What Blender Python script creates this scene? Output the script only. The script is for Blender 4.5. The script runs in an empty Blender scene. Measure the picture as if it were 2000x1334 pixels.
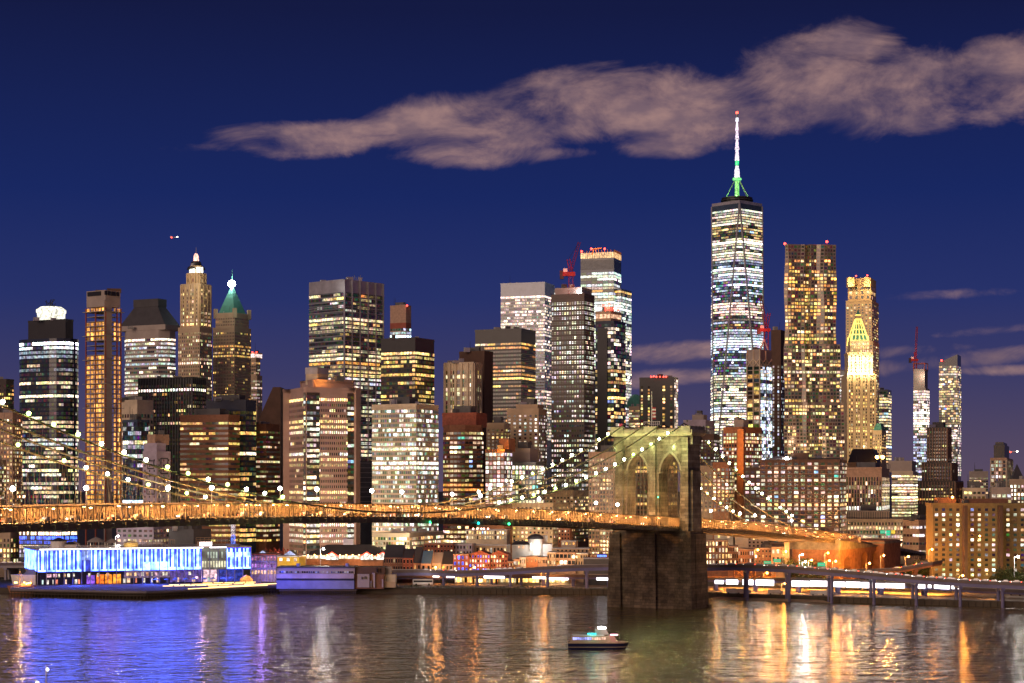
import bpy, math, random
from math import sin, cos, pi, radians, sqrt, atan2
random.seed(7)
sc = bpy.context.scene
col = sc.collection
# ------------------------------------------------------------------ camera
H, YH, F = 55.87, 952.6, 3645.6            # eye height (m), horizon row and focal length in photo pixels
cd = bpy.data.cameras.new('camera'); cam = bpy.data.objects.new('camera', cd); col.objects.link(cam)
cam.location = (0, 0, H); cam.rotation_euler = (radians(90), 0, 0)
cd.sensor_width = 36; cd.lens = F / 2000 * 36; cd.shift_y = (YH - 667) / 2000
cd.clip_start = 1; cd.clip_end = 60000
sc.camera = cam
# ------------------------------------------------------------------ colour management
vs = sc.view_settings
vs.view_transform = 'Standard'; vs.look = 'None'; vs.gamma = 1; vs.exposure = 0.0; vs.use_curve_mapping = False
sc.render.engine = 'CYCLES'
cy = sc.cycles
cy.use_denoising = True; cy.max_bounces = 6; cy.diffuse_bounces = 2; cy.glossy_bounces = 3; cy.transmission_bounces = 3
cy.sample_clamp_indirect = 4; cy.caustics_reflective = False; cy.caustics_refractive = False

class NT:
    """small helper to write node trees"""
    def __init__(s, t): s.t = t; s.n = t.nodes; s.l = t.links
    def node(s, ty, **k):
        o = s.n.new(ty)
        for a, b in k.items(): setattr(o, a, b)
        return o
    def link(s, a, b): s.l.new(a, b)
    def setin(s, sock, v):
        if hasattr(v, 'is_output'): s.l.new(v, sock)
        else: sock.default_value = v
    def m(s, op, a, b=0.0, c=0.0, clamp=False):
        o = s.node('ShaderNodeMath', operation=op, use_clamp=clamp)
        s.setin(o.inputs[0], a); s.setin(o.inputs[1], b)
        if op in ('MULTIPLY_ADD', 'SMOOTH_MIN', 'SMOOTH_MAX'): s.setin(o.inputs[2], c)
        return o.outputs[0]
    def mix(s, f, a, b, blend='MIX'):
        o = s.node('ShaderNodeMix', data_type='RGBA', blend_type=blend)
        s.setin(o.inputs[0], f); s.setin(o.inputs[6], a); s.setin(o.inputs[7], b)
        return o.outputs[2]
    def smooth(s, v, a, b):
        o = s.node('ShaderNodeMapRange', interpolation_type='SMOOTHSTEP')
        s.setin(o.inputs[0], v); o.inputs[1].default_value = a; o.inputs[2].default_value = b
        return o.outputs[0]

# ------------------------------------------------------------------ world: night sky with city glow and long clouds
SUN_EL, SUN_ROT = 14.0, 218.0
w = bpy.data.worlds.new('World'); sc.world = w; w.use_nodes = True
t = NT(w.node_tree); t.n.clear()
out = t.node('ShaderNodeOutputWorld'); bg = t.node('ShaderNodeBackground')
tc = t.node('ShaderNodeTexCoord'); sx = t.node('ShaderNodeSeparateXYZ'); t.link(tc.outputs['Generated'], sx.inputs[0])
az = t.m('ARCTAN2', sx.outputs[0], sx.outputs[1]); el = t.m('ARCSINE', sx.outputs[2])
ramp = t.node('ShaderNodeValToRGB'); t.link(t.m('MULTIPLY', el, 2.0, clamp=True), ramp.inputs[0])
cr = ramp.color_ramp
for i, (p, c) in enumerate([(0.0, (.105, .072, .118)), (.05, (.082, .062, .122)), (.12, (.044, .044, .132)), (.2, (.021, .032, .142)),
                            (.31, (.0095, .021, .120)), (.5, (.0068, .0105, .056)), (.85, (.005, .009, .045))]):
    e = cr.elements[i] if i < 2 else cr.elements.new(p)
    e.position = p; e.color = (*c, 1)
nish = t.node('ShaderNodeTexSky', sky_type='NISHITA'); nish.sun_disc = False
nish.sun_elevation = radians(-4.5); nish.sun_rotation = radians(SUN_ROT); nish.sun_intensity = 1
sky = t.mix(1.0, ramp.outputs[0], t.mix(1.0, nish.outputs[0], (.05, .05, .05, 1), 'MULTIPLY'), 'ADD')
# glow of the boroughs low on the horizon behind the photographer, which lights the facades
back = t.smooth(t.m('MULTIPLY', sx.outputs[1], -1.0), -.15, .55)
low = t.m('SUBTRACT', 1.0, t.smooth(el, .02, .75))
glow = t.m('MULTIPLY', t.m('MULTIPLY', back, low), t.smooth(el, -.3, .0))
gl = t.mix(glow, (0, 0, 0, 1), (.26, .155, .13, 1))
sky = t.mix(1.0, sky, gl, 'ADD')
# clouds: soft ellipses (azimuth, elevation) broken up by stretched noise
def azel(px, py):
    a = math.atan((px - 1000) / F); return a, math.atan((YH - py) / F * cos(a))
CL = [(1800, 178, 430, 80, .02, 1.), (1590, 118, 190, 72, .1, .85), (1450, 205, 430, 66, .05, 1.), (1130, 200, 270, 78, .10, 1.), (960, 240, 260, 75, .12, 1.),
      (600, 274, 205, 40, .03, 1.0), (900, 296, 170, 34, 0, .8), (1330, 278, 130, 30, .05, .7), (1985, 160, 260, 92, 0, .9), (420, 288, 90, 12, .05, .35),
      (1060, 300, 110, 14, 0, .4), (1310, 686, 190, 20, .03, .55), (1290, 742, 200, 17, .05, .45),
      (1790, 579, 170, 13, .03, .5), (1975, 642, 190, 11, .07, .42), (1850, 706, 260, 16, .1, .42), (1760, 685, 120, 12, .05, .34), (1990, 722, 170, 9, 0, .36)]
nz = t.node('ShaderNodeTexNoise', noise_dimensions='3D'); nz.inputs['Scale'].default_value = 1; nz.inputs['Detail'].default_value = 10; nz.inputs['Roughness'].default_value = .63
cmb = t.node('ShaderNodeCombineXYZ'); t.link(t.m('MULTIPLY', az, 20.0), cmb.inputs[0]); t.link(t.m('MULTIPLY', el, 38.0), cmb.inputs[1]); cmb.inputs[2].default_value = 3.3
t.link(cmb.outputs[0], nz.inputs['Vector']); nz.inputs['Distortion'].default_value = .5
mask = None
for cx, cyy, rx, ry, an, wt in CL:
    a0, e0 = azel(cx, cyy)
    da = t.m('SUBTRACT', az, a0); de = t.m('SUBTRACT', el, e0)
    uu = t.m('ADD', t.m('MULTIPLY', da, cos(an) * F / rx), t.m('MULTIPLY', de, sin(an) * F / rx))
    vv = t.m('ADD', t.m('MULTIPLY', da, -sin(an) * F / ry), t.m('MULTIPLY', de, cos(an) * F / ry))
    d = t.m('SUBTRACT', 1.0, t.m('ADD', t.m('MULTIPLY', uu, uu), t.m('MULTIPLY', vv, vv)))
    d = t.m('MULTIPLY', d, wt)
    mask = d if mask is None else t.m('SMOOTH_MAX', mask, d, .25)
mask = t.m('MINIMUM', mask, .62)
den = t.smooth(t.m('ADD', mask, t.m('MULTIPLY', t.m('SUBTRACT', nz.outputs['Fac'], .5), 2.5)), -.05, 1.05)
nz2 = t.node('ShaderNodeTexNoise'); nz2.inputs['Scale'].default_value = 2.2; nz2.inputs['Detail'].default_value = 5; t.link(cmb.outputs[0], nz2.inputs['Vector'])
ccol = t.mix(t.smooth(nz2.outputs['Fac'], .35, .68), (.22, .14, .165, 1), (.42, .25, .225, 1))
sky = t.mix(t.m('MULTIPLY', den, .86), sky, ccol)
t.link(sky, bg.inputs[0]); bg.inputs[1].default_value = 1.0; t.link(bg.outputs[0], out.inputs[0])
# one weak, very soft warm lamp: the sky glow of the city behind the photographer
sl = bpy.data.lights.new('city_glow', 'SUN'); so = bpy.data.objects.new('city_glow', sl); col.objects.link(so)
sl.energy = 1.45; sl.angle = radians(35); sl.color = (1, .70, .52)
ra, re_ = radians(SUN_ROT), radians(SUN_EL)
from mathutils import Vector
sd = Vector((sin(ra) * cos(re_), cos(ra) * cos(re_), sin(re_)))
so.rotation_euler = sd.to_track_quat('Z', 'Y').to_euler()

# ------------------------------------------------------------------ helpers
def X(px, D): return (px - 1000) / F * D
def Z(py, D): return H - (py - YH) * D / F

MATS = {}
def mat(name, c, rough=.75, metal=0.0, var=.18, scale=.12, bump=0.0, spec=.4):
    if name in MATS: return MATS[name]
    m = bpy.data.materials.new(name); m.use_nodes = True; t = NT(m.node_tree)
    b = t.n['Principled BSDF']; b.inputs['Roughness'].default_value = rough; b.inputs['Metallic'].default_value = metal
    b.inputs['Specular IOR Level'].default_value = spec
    tc = t.node('ShaderNodeTexCoord'); n = t.node('ShaderNodeTexNoise'); t.link(tc.outputs['Object'], n.inputs['Vector'])
    n.inputs['Scale'].default_value = scale; n.inputs['Detail'].default_value = 6; n.inputs['Roughness'].default_value = .65
    lo = tuple(x * (1 - var) for x in c) + (1,); hi = tuple(min(1, x * (1 + var)) for x in c) + (1,)
    t.link(t.mix(t.smooth(n.outputs['Fac'], .3, .7), lo, hi), b.inputs['Base Color'])
    if bump:
        bp = t.node('ShaderNodeBump'); bp.inputs['Distance'].default_value = bump; n2 = t.node('ShaderNodeTexNoise'); n2.inputs['Scale'].default_value = scale * 8
        t.link(tc.outputs['Object'], n2.inputs['Vector']); t.link(n2.outputs['Fac'], bp.inputs['Height']); t.link(bp.outputs[0], b.inputs['Normal'])
    MATS[name] = m; return m
def emit(name, c, s, sample=True):
    if name in MATS: return MATS[name]
    m = bpy.data.materials.new(name); m.use_nodes = True; t = NT(m.node_tree); b = t.n['Principled BSDF']
    b.inputs['Base Color'].default_value = (*[min(.8, x) for x in c], 1); b.inputs['Emission Color'].default_value = (*c, 1); b.inputs['Emission Strength'].default_value = s
    if not sample: m.cycles.emission_sampling = 'NONE'
    MATS[name] = m; return m
def glass_mat(name, dark, rough=.12, ns=.55, samp=False):
    m = bpy.data.materials.new(name); m.use_nodes = True; t = NT(m.node_tree); b = t.n['Principled BSDF']
    b.inputs['Base Color'].default_value = (*dark, 1); b.inputs['Roughness'].default_value = rough
    at = t.node('ShaderNodeAttribute', attribute_name='glow'); tc = t.node('ShaderNodeTexCoord')
    n = t.node('ShaderNodeTexNoise'); t.link(tc.outputs['Object'], n.inputs['Vector']); n.inputs['Scale'].default_value = ns; n.inputs['Detail'].default_value = 2
    f = t.smooth(n.outputs['Fac'], .32, .72)
    t.link(at.outputs['Color'], b.inputs['Emission Color'])
    t.link(t.m('MULTIPLY_ADD', f, 1.15, .35), b.inputs['Emission Strength'])
    m.cycles.emission_sampling = 'FRONT' if samp else 'NONE'; MATS[name] = m; return m
GL = glass_mat('window_glass', (.012, .016, .022))

class MB:
    def __init__(s): s.v = []; s.f = []; s.m = []; s.c = []; s.g = False
    def face(s, pts, mi=0, c=None):
        n = len(s.v); s.v += [tuple(p) for p in pts]; s.f.append(tuple(range(n, n + len(pts)))); s.m.append(mi); s.c.append(c)
        if c: s.g = True
    def idx(s, ids, mi=0, c=None):
        s.f.append(tuple(ids)); s.m.append(mi); s.c.append(c)
        if c: s.g = True
    def prism(s, poly, z0, z1, mi=0, c=None, top=None):
        top = top or poly; n = len(poly); b = len(s.v)
        s.v += [(p[0], p[1], z0) for p in poly] + [(p[0], p[1], z1) for p in top]
        for i in range(n):
            j = (i + 1) % n; s.idx((b + i, b + j, b + n + j, b + n + i), mi, c)
        s.idx(tuple(b + n + i for i in range(n)), mi, c); s.idx(tuple(b + n - 1 - i for i in range(n)), mi, c)
        return s
    def box(s, a, b, mi=0, c=None):
        return s.prism([(a[0], a[1]), (b[0], a[1]), (b[0], b[1]), (a[0], b[1])], a[2], b[2], mi, c)
    def rbox(s, cx, cy, ang, lx, ly, z0, z1, mi=0, c=None):
        u = (cos(ang), sin(ang)); v = (-sin(ang), cos(ang))
        return s.prism([(cx + u[0] * a * lx / 2 + v[0] * b * ly / 2, cy + u[1] * a * lx / 2 + v[1] * b * ly / 2) for a, b in ((-1, -1), (1, -1), (1, 1), (-1, 1))], z0, z1, mi, c)
    def tube(s, p, q, r0, r1=None, n=5, mi=0, c=None, caps=True):
        r1 = r0 if r1 is None else r1; p = Vector(p); q = Vector(q); d = (q - p)
        if d.length < 1e-6: return s
        d.normalize(); a = d.orthogonal().normalized(); bb = d.cross(a); b = len(s.v)
        if n == 4: a, bb = (a + bb).normalized(), (bb - a).normalized()
        for o, r in ((p, r0), (q, r1)):
            for i in range(n):
                an = 2 * pi * i / n; w_ = o + (a * cos(an) + bb * sin(an)) * r; s.v.append(tuple(w_))
        for i in range(n):
            j = (i + 1) % n; s.idx((b + i, b + j, b + n + j, b + n + i), mi, c)
        if caps: s.idx(tuple(b + n + i for i in range(n)), mi, c); s.idx(tuple(b + n - 1 - i for i in range(n)), mi, c)
        return s
    def path(s, pts, r, n=5, mi=0):
        b = len(s.v); P = [Vector(p) for p in pts]
        for k, p in enumerate(P):
            d = (P[min(k + 1, len(P) - 1)] - P[max(k - 1, 0)]).normalized(); a = d.cross(Vector((0, 0, 1)))
            a = a.normalized() if a.length > .01 else Vector((1, 0, 0)); c = d.cross(a)
            for i in range(n): s.v.append(tuple(p + (a * cos(2 * pi * i / n) + c * sin(2 * pi * i / n)) * r))
        for k in range(len(P) - 1):
            for i in range(n):
                j = (i + 1) % n; s.idx((b + k * n + i, b + k * n + j, b + k * n + n + j, b + k * n + n + i), mi)
        s.idx(tuple(b + n - 1 - i for i in range(n)), mi); e_ = b + (len(P) - 1) * n; s.idx(tuple(e_ + i for i in range(n)), mi)
        return s
    def lathe(s, cx, cy, prof, n=12, mi=0, c=None, ph=0.0):
        b = len(s.v)
        for r, z in prof:
            for i in range(n): s.v.append((cx + r * cos(ph + 2 * pi * i / n), cy + r * sin(ph + 2 * pi * i / n), z))
        for k in range(len(prof) - 1):
            for i in range(n):
                j = (i + 1) % n; s.idx((b + k * n + i, b + k * n + j, b + k * n + n + j, b + k * n + n + i), mi, c)
        s.idx(tuple(b + n - 1 - i for i in range(n)), mi, c); e_ = b + (len(prof) - 1) * n; s.idx(tuple(e_ + i for i in range(n)), mi, c)
        return s
    def ball(s, p, r, mi=0, n=8, k=5, c=None):
        return s.lathe(p[0], p[1], [(max(.02 * r, r * sin(pi * i / k)), p[2] - r * cos(pi * i / k)) for i in range(k + 1)], n, mi, c)
    def build(s, name, mats, parent=None, smooth=False):
        if not isinstance(mats, (list, tuple)): mats = [mats]
        me = bpy.data.meshes.new(name); o = bpy.data.objects.new(name, me); col.objects.link(o)
        L = Vector((0, 0, 0))
        if parent is not None:
            o.parent = parent; p = parent
            while p: L += p.location; p = p.parent
        me.from_pydata([(x - L.x, y - L.y, z - L.z) for x, y, z in s.v], [], s.f)
        for m_ in mats: me.materials.append(m_)
        if len(mats) > 1: me.polygons.foreach_set('material_index', s.m)
        if s.g:
            at = me.color_attributes.new('glow', 'FLOAT_COLOR', 'CORNER'); buf = []
            for f, c in zip(s.f, s.c): buf += [*(c or (0, 0, 0)), 1.0] * len(f)
            at.data.foreach_set('color', buf)
        if smooth: me.polygons.foreach_set('use_smooth', [True] * len(s.f))
        me.update(); return o
def tag(o, label=None, cat=None, group=None, kind=None):
    for k, v_ in (('label', label), ('category', cat), ('group', group), ('kind', kind)):
        if v_: o[k] = v_
    return o
def thing(name, label, cat, loc=(0, 0, 0), rz=0, group=None):
    o = bpy.data.objects.new(name, None); col.objects.link(o); o.location = loc; o.rotation_euler = (0, 0, rz); o.empty_display_size = .5
    return tag(o, label, cat, group)
def copy_tree(o, parent=None):
    c = o.copy(); col.objects.link(c)
    if parent is not None: c.parent = parent
    for ch in list(o.children): copy_tree(ch, c)
    return c
def light(parent, p, power, c, r=.3, kind='POINT', spot=None, aim=None):
    l = bpy.data.lights.new('bulb_or_fill', kind); l.energy = power; l.color = c  # serves lamps with fixtures and added fill lights alike
    if kind != 'SUN': l.shadow_soft_size = r
    o = bpy.data.objects.new('bulb_or_fill', l); col.objects.link(o); L = Vector((0, 0, 0))
    if parent is not None:
        o.parent = parent; q = parent
        while q: L += q.location; q = q.parent
    o.location = Vector(p) - L
    if spot: l.spot_size = radians(spot); l.spot_blend = .6
    if aim is not None: o.rotation_euler = (Vector(p) - Vector(aim)).to_track_quat('Z', 'Y').to_euler()
    return o

# ------------------------------------------------------------------ window light
PAL = {
    'warm': [((1, .66, .27), 5), ((1, .76, .40), 6), ((1, .86, .60), 4), ((1, .54, .18), 2), ((1, .93, .80), 2), ((.45, .65, 1), .25)],
    'gold': [((1, .60, .16), 6), ((1, .68, .26), 5), ((1, .80, .45), 3), ((1, .45, .10), 1)],
    'white': [((1, .86, .62), 6), ((1, .92, .78), 4), ((.90, .95, 1), 1.2), ((1, .76, .42), 3)],
    'cool': [((.75, .85, 1), 5), ((.95, .95, 1), 4), ((.6, .72, 1), 3), ((1, .92, .75), 1.5)],
    'green': [((.80, .95, .82), 4), ((.95, .97, .85), 4), ((1, .9, .6), 2), ((.7, .9, 1), 1)],
    'mix': [((1, .66, .27), 5), ((1, .76, .40), 5), ((1, .86, .60), 4), ((1, .93, .80), 3), ((.4, .6, 1), 1.0), ((.1, .25, 1), .4), ((1, .12, .1), .35), ((.2, .9, .7), .25)],
    'pink': [((1, .72, .55), 5), ((1, .8, .66), 5), ((1, .9, .8), 3), ((1, .5, .4), .6)],
    'blue': [((.05, .12, 1), 5), ((1, .75, .5), 4), ((.3, .4, 1), 2), ((1, .5, .6), 1)],
}
R = random.random
def lamp_col(pal, b):
    P = PAL[pal]; x = R() * sum(p[1] for p in P); c = P[0][0]
    for cc, w_ in P:
        x -= w_
        if x <= 0: c = cc; break
    k = b * 1.55 * math.exp(random.gauss(-.35, .62)); return (c[0] * k, c[1] * k, c[2] * k)
ST = dict(k=.83, fh=3.9, bw=2.6, wf=.8, hf=.5, lit=.35, full=.12, run=3, pal='warm', b=1.0, dim=.05)
def window_rows(root, pathf, z0, z1, wall, st, bands=(), name='window_row', off=.15):
    """one strip mesh per storey: window panes between piers of the wall's own material"""
    s = dict(ST); s.update(st); s['fh'] *= s['k']; s['bw'] *= min(1, s['k'] * .98)
    n = max(1, int(round((z1 - z0) / s['fh']))); fh = (z1 - z0) / n; home = {}
    for i in range(n):
        za = z0 + i * fh + fh * (1 - s['hf']) * .4; zb = za + fh * s['hf']; zm = (za + zb) / 2
        q = dict(s); full = R() < s['full']
        for (ba, bb, over) in bands:
            if ba <= zm <= bb: q.update(over); full = R() < q['full']
        if q.get('skip'): continue
        p = .93 if full else q['lit'] * random.uniform(.35, 1.65)
        rowpal = q['pal']; cols = []; kinds = []
        path = pathf(zm) if callable(pathf) else pathf
        if rowpal not in home: home[rowpal] = lamp_col({'mix': 'warm', 'blue': 'white'}.get(rowpal, rowpal), 1)
        hm = home[rowpal]; hs = max(hm); own_ = .25 if rowpal in ('blue',) else .5
        def draw():
            c_ = lamp_col(rowpal, q['b'])
            if R() < own_:
                k_ = max(c_) / hs; c_ = tuple(x * k_ for x in hm)
            return c_
        state = R() < p; left = 1; c = draw(); rc = draw()
        for A, B in zip(path[:-1], path[1:]):
            dx, dy = B[0] - A[0], B[1] - A[1]; L = sqrt(dx * dx + dy * dy)
            if L < .8: continue
            nx, ny = dy / L * off, -dx / L * off
            nb = max(1, int(round(L / s['bw']))); bw = L / nb; g = (1 - q['wf']) / 2
            if cols: kinds.append(None)
            cols.append((A[0] + nx, A[1] + ny))
            for b in range(nb):
                left -= 1
                if left <= 0:
                    state = R() < p; left = 1 + int(R() * q['run'])
                    c = tuple(x * y for x, y in zip(rc, [random.uniform(.6, 1.35)] * 3)) if full else draw()
                cc = tuple(x * random.uniform(.72, 1.2) for x in c) if state else (tuple(x * q['dim'] * R() for x in c) if q['dim'] else (0, 0, 0))
                for k, fr in ((None, b + g), (cc, b + 1 - g)):
                    kinds.append(k if k is not None else None); cols.append((A[0] + dx * fr / nb + nx, A[1] + dy * fr / nb + ny))
            kinds.append(None); cols.append((B[0] + nx, B[1] + ny))
        m = MB(); m.v = [(x, y, za) for x, y in cols] + [(x, y, zb) for x, y in cols]; k_ = len(cols); m.g = True
        for a, kd in enumerate(kinds): m.idx((a, a + 1, k_ + a + 1, k_ + a), 1 if kd is None else 0, kd or (0, 0, 0))
        m.build(name, [q.get('glass', GL), wall], root)
def ribs(root, path, z0, z1, spacing, wd, dp, m_, name='pilaster_ribs'):
    m = MB()
    for A, B in zip(path[:-1], path[1:]):
        dx, dy = B[0] - A[0], B[1] - A[1]; L = sqrt(dx * dx + dy * dy)
        if L < 1: continue
        n = max(1, int(round(L / spacing))); an = atan2(dy, dx); nx, ny = dy / L, -dx / L
        for i in range(n + 1):
            f = i / n; f = min(max(f, wd / 2 / L), 1 - wd / 2 / L)
            m.rbox(A[0] + dx * f + nx * dp / 2, A[1] + dy * f + ny * dp / 2, an, wd, dp, z0, z1)
    return m.build(name, m_, root)
def ledges(root, poly, zs, h, dp, m_, name='ledge_ribs'):
    cx = sum(p[0] for p in poly) / len(poly); cyy = sum(p[1] for p in poly) / len(poly); m = MB()
    sx_ = max(abs(p[0] - cx) for p in poly); k = 1 + dp / max(sx_, 1)
    P = [(cx + (p[0] - cx) * k, cyy + (p[1] - cyy) * k) for p in poly]
    for z in zs: m.prism(P, z, z + h)
    return m.build(name, m_, root)
def foot(D, xL, xC, xR, phi, ch=0):
    """footprint of a block whose near corner stands at distance D; returns polygon BL, C, BR, back"""
    s_, c_ = sin(phi), cos(phi); Xc = X(xC, D); kL = (xL - 1000) / F; kR = (xR - 1000) / F
    L = (Xc - kL * D) / (c_ + kL * s_)
    den = s_ - kR * c_
    Rr = (kR * D - Xc) / den if (xR - xC > 1 and den > .02) else None
    if Rr is None or Rr < 6 or Rr > 140: Rr = min(max(Rr or 32, 12), 90)
    BL = (Xc - L * c_, D + L * s_); C = (Xc, D); BR = (Xc + Rr * s_, D + Rr * c_); BK = (BL[0] + BR[0] - C[0], BL[1] + BR[1] - C[1])
    return [BL, C, BR, BK], L, Rr
def lerp(a, b, f): return (a[0] + (b[0] - a[0]) * f, a[1] + (b[1] - a[1]) * f)
def shrink(poly, k):
    cx = sum(p[0] for p in poly) / len(poly); cyy = sum(p[1] for p in poly) / len(poly)
    return [(cx + (p[0] - cx) * k, cyy + (p[1] - cyy) * k) for p in poly]
def chamfer(poly, d):
    o = []
    for i, p in enumerate(poly):
        a = poly[i - 1]; b = poly[(i + 1) % len(poly)]
        for q in (a, b):
            l = sqrt((q[0] - p[0]) ** 2 + (q[1] - p[1]) ** 2); o.append((p[0] + (q[0] - p[0]) * d / l, p[1] + (q[1] - p[1]) * d / l))
    return o
def curved(poly, d, n=4):
    o = []
    for i, p in enumerate(poly):
        a = poly[i - 1]; b = poly[(i + 1) % len(poly)]; la = sqrt((a[0] - p[0]) ** 2 + (a[1] - p[1]) ** 2); lb = sqrt((b[0] - p[0]) ** 2 + (b[1] - p[1]) ** 2)
        A = (p[0] + (a[0] - p[0]) * d / la, p[1] + (a[1] - p[1]) * d / la); B = (p[0] + (b[0] - p[0]) * d / lb, p[1] + (b[1] - p[1]) * d / lb)
        for k in range(n + 1):
            u = k / n; o.append(tuple((1 - u) ** 2 * A[j] + 2 * u * (1 - u) * p[j] + u * u * B[j] for j in (0, 1)))
    return o
ZG = 3.0
def bld(name, label, tiers, cat='building', group=None, plant=True):
    """a building of one or more tiers. tier: D, xL, xC, xR, y (top row), wall material + options"""
    root = None; info = []
    prev_top = ZG
    for i, T in enumerate(tiers):
        D, phi = T['D'], radians(T.get('phi', 27))
        poly, L, Rr = foot(D, T['xL'], T['xC'], T['xR'], phi)
        z1 = Z(T['y'], D); z0 = T['z0'] if 'z0' in T else (Z(T['y0'], D) if 'y0' in T else (ZG if i == 0 else prev_top))
        vis = [poly[0], poly[1], poly[2]]
        if T.get('side'): vis = [poly[3]] + vis
        body = poly
        if T.get('cham'):
            body = chamfer(poly, T['cham']); vis = body[0:6] if not T.get('side') else body
            vis = [body[1], body[2], body[3], body[4]]; 
            vis = [body[0]] + vis + [body[5]]
        if T.get('curve'):
            body = curved(poly, T['curve']); n = 5; vis = body[2:n * 2 + 3]
        if root is None:
            cx = sum(p[0] for p in poly) / 4; cyy = sum(p[1] for p in poly) / 4
            root = thing(name, label, cat, (cx, cyy, z0), group=group)
        W = T['w']; wm = W
        nm = T.get('n', 'wall' if i == 0 else 'upper_wall')
        MB().prism(body, z0, z1).build(nm, W, root)
        cap = T.get('cap', 3.0)
        if T.get('par', True):
            P2 = shrink(body, 1.012); m = MB()
            m.prism(P2, z1 - .9, z1 + .9); m.build('parapet', T.get('pm', W), root)
        if T.get('win', True) is not False:
            bands = []
            for ya, yb, ov in T.get('bands', ()): bands.append((Z(yb, D), Z(ya, D), ov))
            zb = max(z0 + 2, Z(T.get('yv', 1110), D)); zt = z1 - cap
            if 'yt' in T: zt = Z(T['yt'], D)
            if zt > zb + 2: window_rows(root, vis, zb, zt, T.get('pier', W), T.get('win') or {}, bands)
        if T.get('ribs'):
            sp, wd, dp, rm = T['ribs']; ribs(root, vis, max(z0, Z(T.get('yv', 1120), D)), z1 - T.get('ribcap', 0), sp, wd, dp, rm)
        if T.get('ledge'):
            sp, h_, dp, rm = T['ledge']; zz = []; z = max(z0 + 3, Z(T.get('yv', 1110), D))
            while z < z1 - 1: zz.append(z); z += sp
            ledges(root, body, zz, h_, dp, rm)
        info.append(dict(poly=poly, body=body, z0=z0, z1=z1, L=L, R=Rr, D=D, vis=vis)); prev_top = z1
    if info:
        I = info[-1]; P = shrink(I['poly'], .8); zt = I['z1']
        for _ in range(3 if I['L'] > 14 else 1):
            q = (P[0][0] + (P[1][0] - P[0][0]) * R() + (P[2][0] - P[1][0]) * R() * .6, P[0][1] + (P[1][1] - P[0][1]) * R() + (P[2][1] - P[1][1]) * R() * .6); sz_ = random.uniform(1.5, 3.5)
            MB().rbox(q[0], q[1], radians(27), sz_ * 1.6, sz_, zt, zt + random.uniform(1.8, 4.2)).build('roof_unit', MATS[random.choice(['plant_grey', 'silver', 'concrete'])], root)
        if D > 1150 and R() < .5: q = lerp(P[0], P[1], R()); MB().tube((q[0], q[1], zt), (q[0], q[1], zt + random.uniform(5, 11)), .18, .08, 4).build('aerial', MATS['dark_steel'], root)
    if plant and info:
        I = info[-1]; P = shrink(I['poly'], random.uniform(.35, .6)); zt = I['z1']; h_ = random.uniform(3, 6)
        MB().prism(P, zt, zt + h_).build('roof_plant', MATS['plant_grey'], root)
        if R() < .6:
            cx, cyy = P[0][0], P[0][1]; MB().tube((cx, cyy, zt), (cx, cyy, zt + h_ + 5), .25, .1, 4).build('aerial', MATS['dark_steel'], root)
    return root, info
def beacon(root, px, py, D, r=1.0, name='warning_light', m=None):
    r *= .68
    MB().ball((X(px, D), D, Z(py, D)), r, n=6, k=4).build(name, m or MATS['red_lamp'], root)

# ------------------------------------------------------------------ materials
mat('plant_grey', (.10, .10, .105)); mat('dark_steel', (.05, .05, .055), .5, .6); mat('asphalt', (.05, .05, .05), .85)
mat('concrete', (.32, .30, .28)); mat('granite', (.26, .235, .19), .85, var=.35, scale=.25, bump=.25)
mat('bridge_steel', (.21, .155, .10), .6, .1); mat('cable_steel', (.15, .14, .08), .6)
mat('viaduct_steel', (.13, .12, .24), .6); mat('viaduct_grey', (.28, .25, .25), .7); mat('rail_steel', (.30, .29, .30), .5)
mat('brick_red', (.26, .075, .045), var=.25, scale=.6); mat('brick_brown', (.19, .085, .05), var=.2, scale=.5); mat('brick_orange', (.36, .15, .07), var=.2, scale=.5)
mat('brick_pale', (.40, .26, .18), scale=.5); mat('cream', (.55, .46, .34)); mat('whitewash', (.62, .58, .53)); mat('slate', (.045, .043, .05), .6)
mat('stone_pink', (.40, .27, .235), var=.1); mat('stone_grey', (.34, .29, .26), var=.1); mat('stone_tan', (.44, .33, .22), var=.12); mat('stone_warm', (.52, .38, .22), var=.1)
mat('black_steel', (.016, .016, .019), .35); mat('navy_glass', (.018, .026, .05), .2); mat('blue_glass', (.05, .075, .12), .18); mat('grey_glass', (.13, .15, .17), .25)
mat('bronze', (.05, .035, .028), .4); mat('silver', (.42, .41, .42), .35, .5); mat('copper_green', (.07, .26, .20), .7); mat('dark_brown', (.10, .055, .038))
mat('lilac', (.42, .36, .44)); mat('white_metal', (.7, .68, .66), .5); mat('navy_hull', (.012, .014, .05), .3); mat('pile_wood', (.07, .055, .04), .9); mat('planks', (.16, .14, .16), .8)
mat('blue_metal', (.20, .22, .42), .55); mat('yellow_wall', (.75, .50, .04)); mat('red_steel', (.25, .02, .025), .5); mat('white_steel', (.55, .55, .56), .5)
mat('bark', (.08, .06, .045), .9); mat('rust_band', (.30, .08, .05)); mat('tile_roof', (.07, .06, .06), .7); mat('blue_roof', (.06, .12, .22), .5); mat('sand', (.38, .27, .19), .9, scale=.4)
emit('red_lamp', (1, .05, .03), 9); emit('white_lamp', (1, .93, .86), 40); emit('cable_glow', (.62, 1, .24), 7); emit('cable_white', (.9, 1, .66), 50); emit('sodium', (1, .42, .08), 40); emit('warm_lamp', (1, .70, .32), 30)
emit('head_lamp', (1, .92, .8), 14, False); emit('tail_lamp', (1, .05, .02), 9, False); emit('orange_room', (1, .26, .02), 1.6); emit('trail_white', (.97, .95, 1), 3.6)
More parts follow.
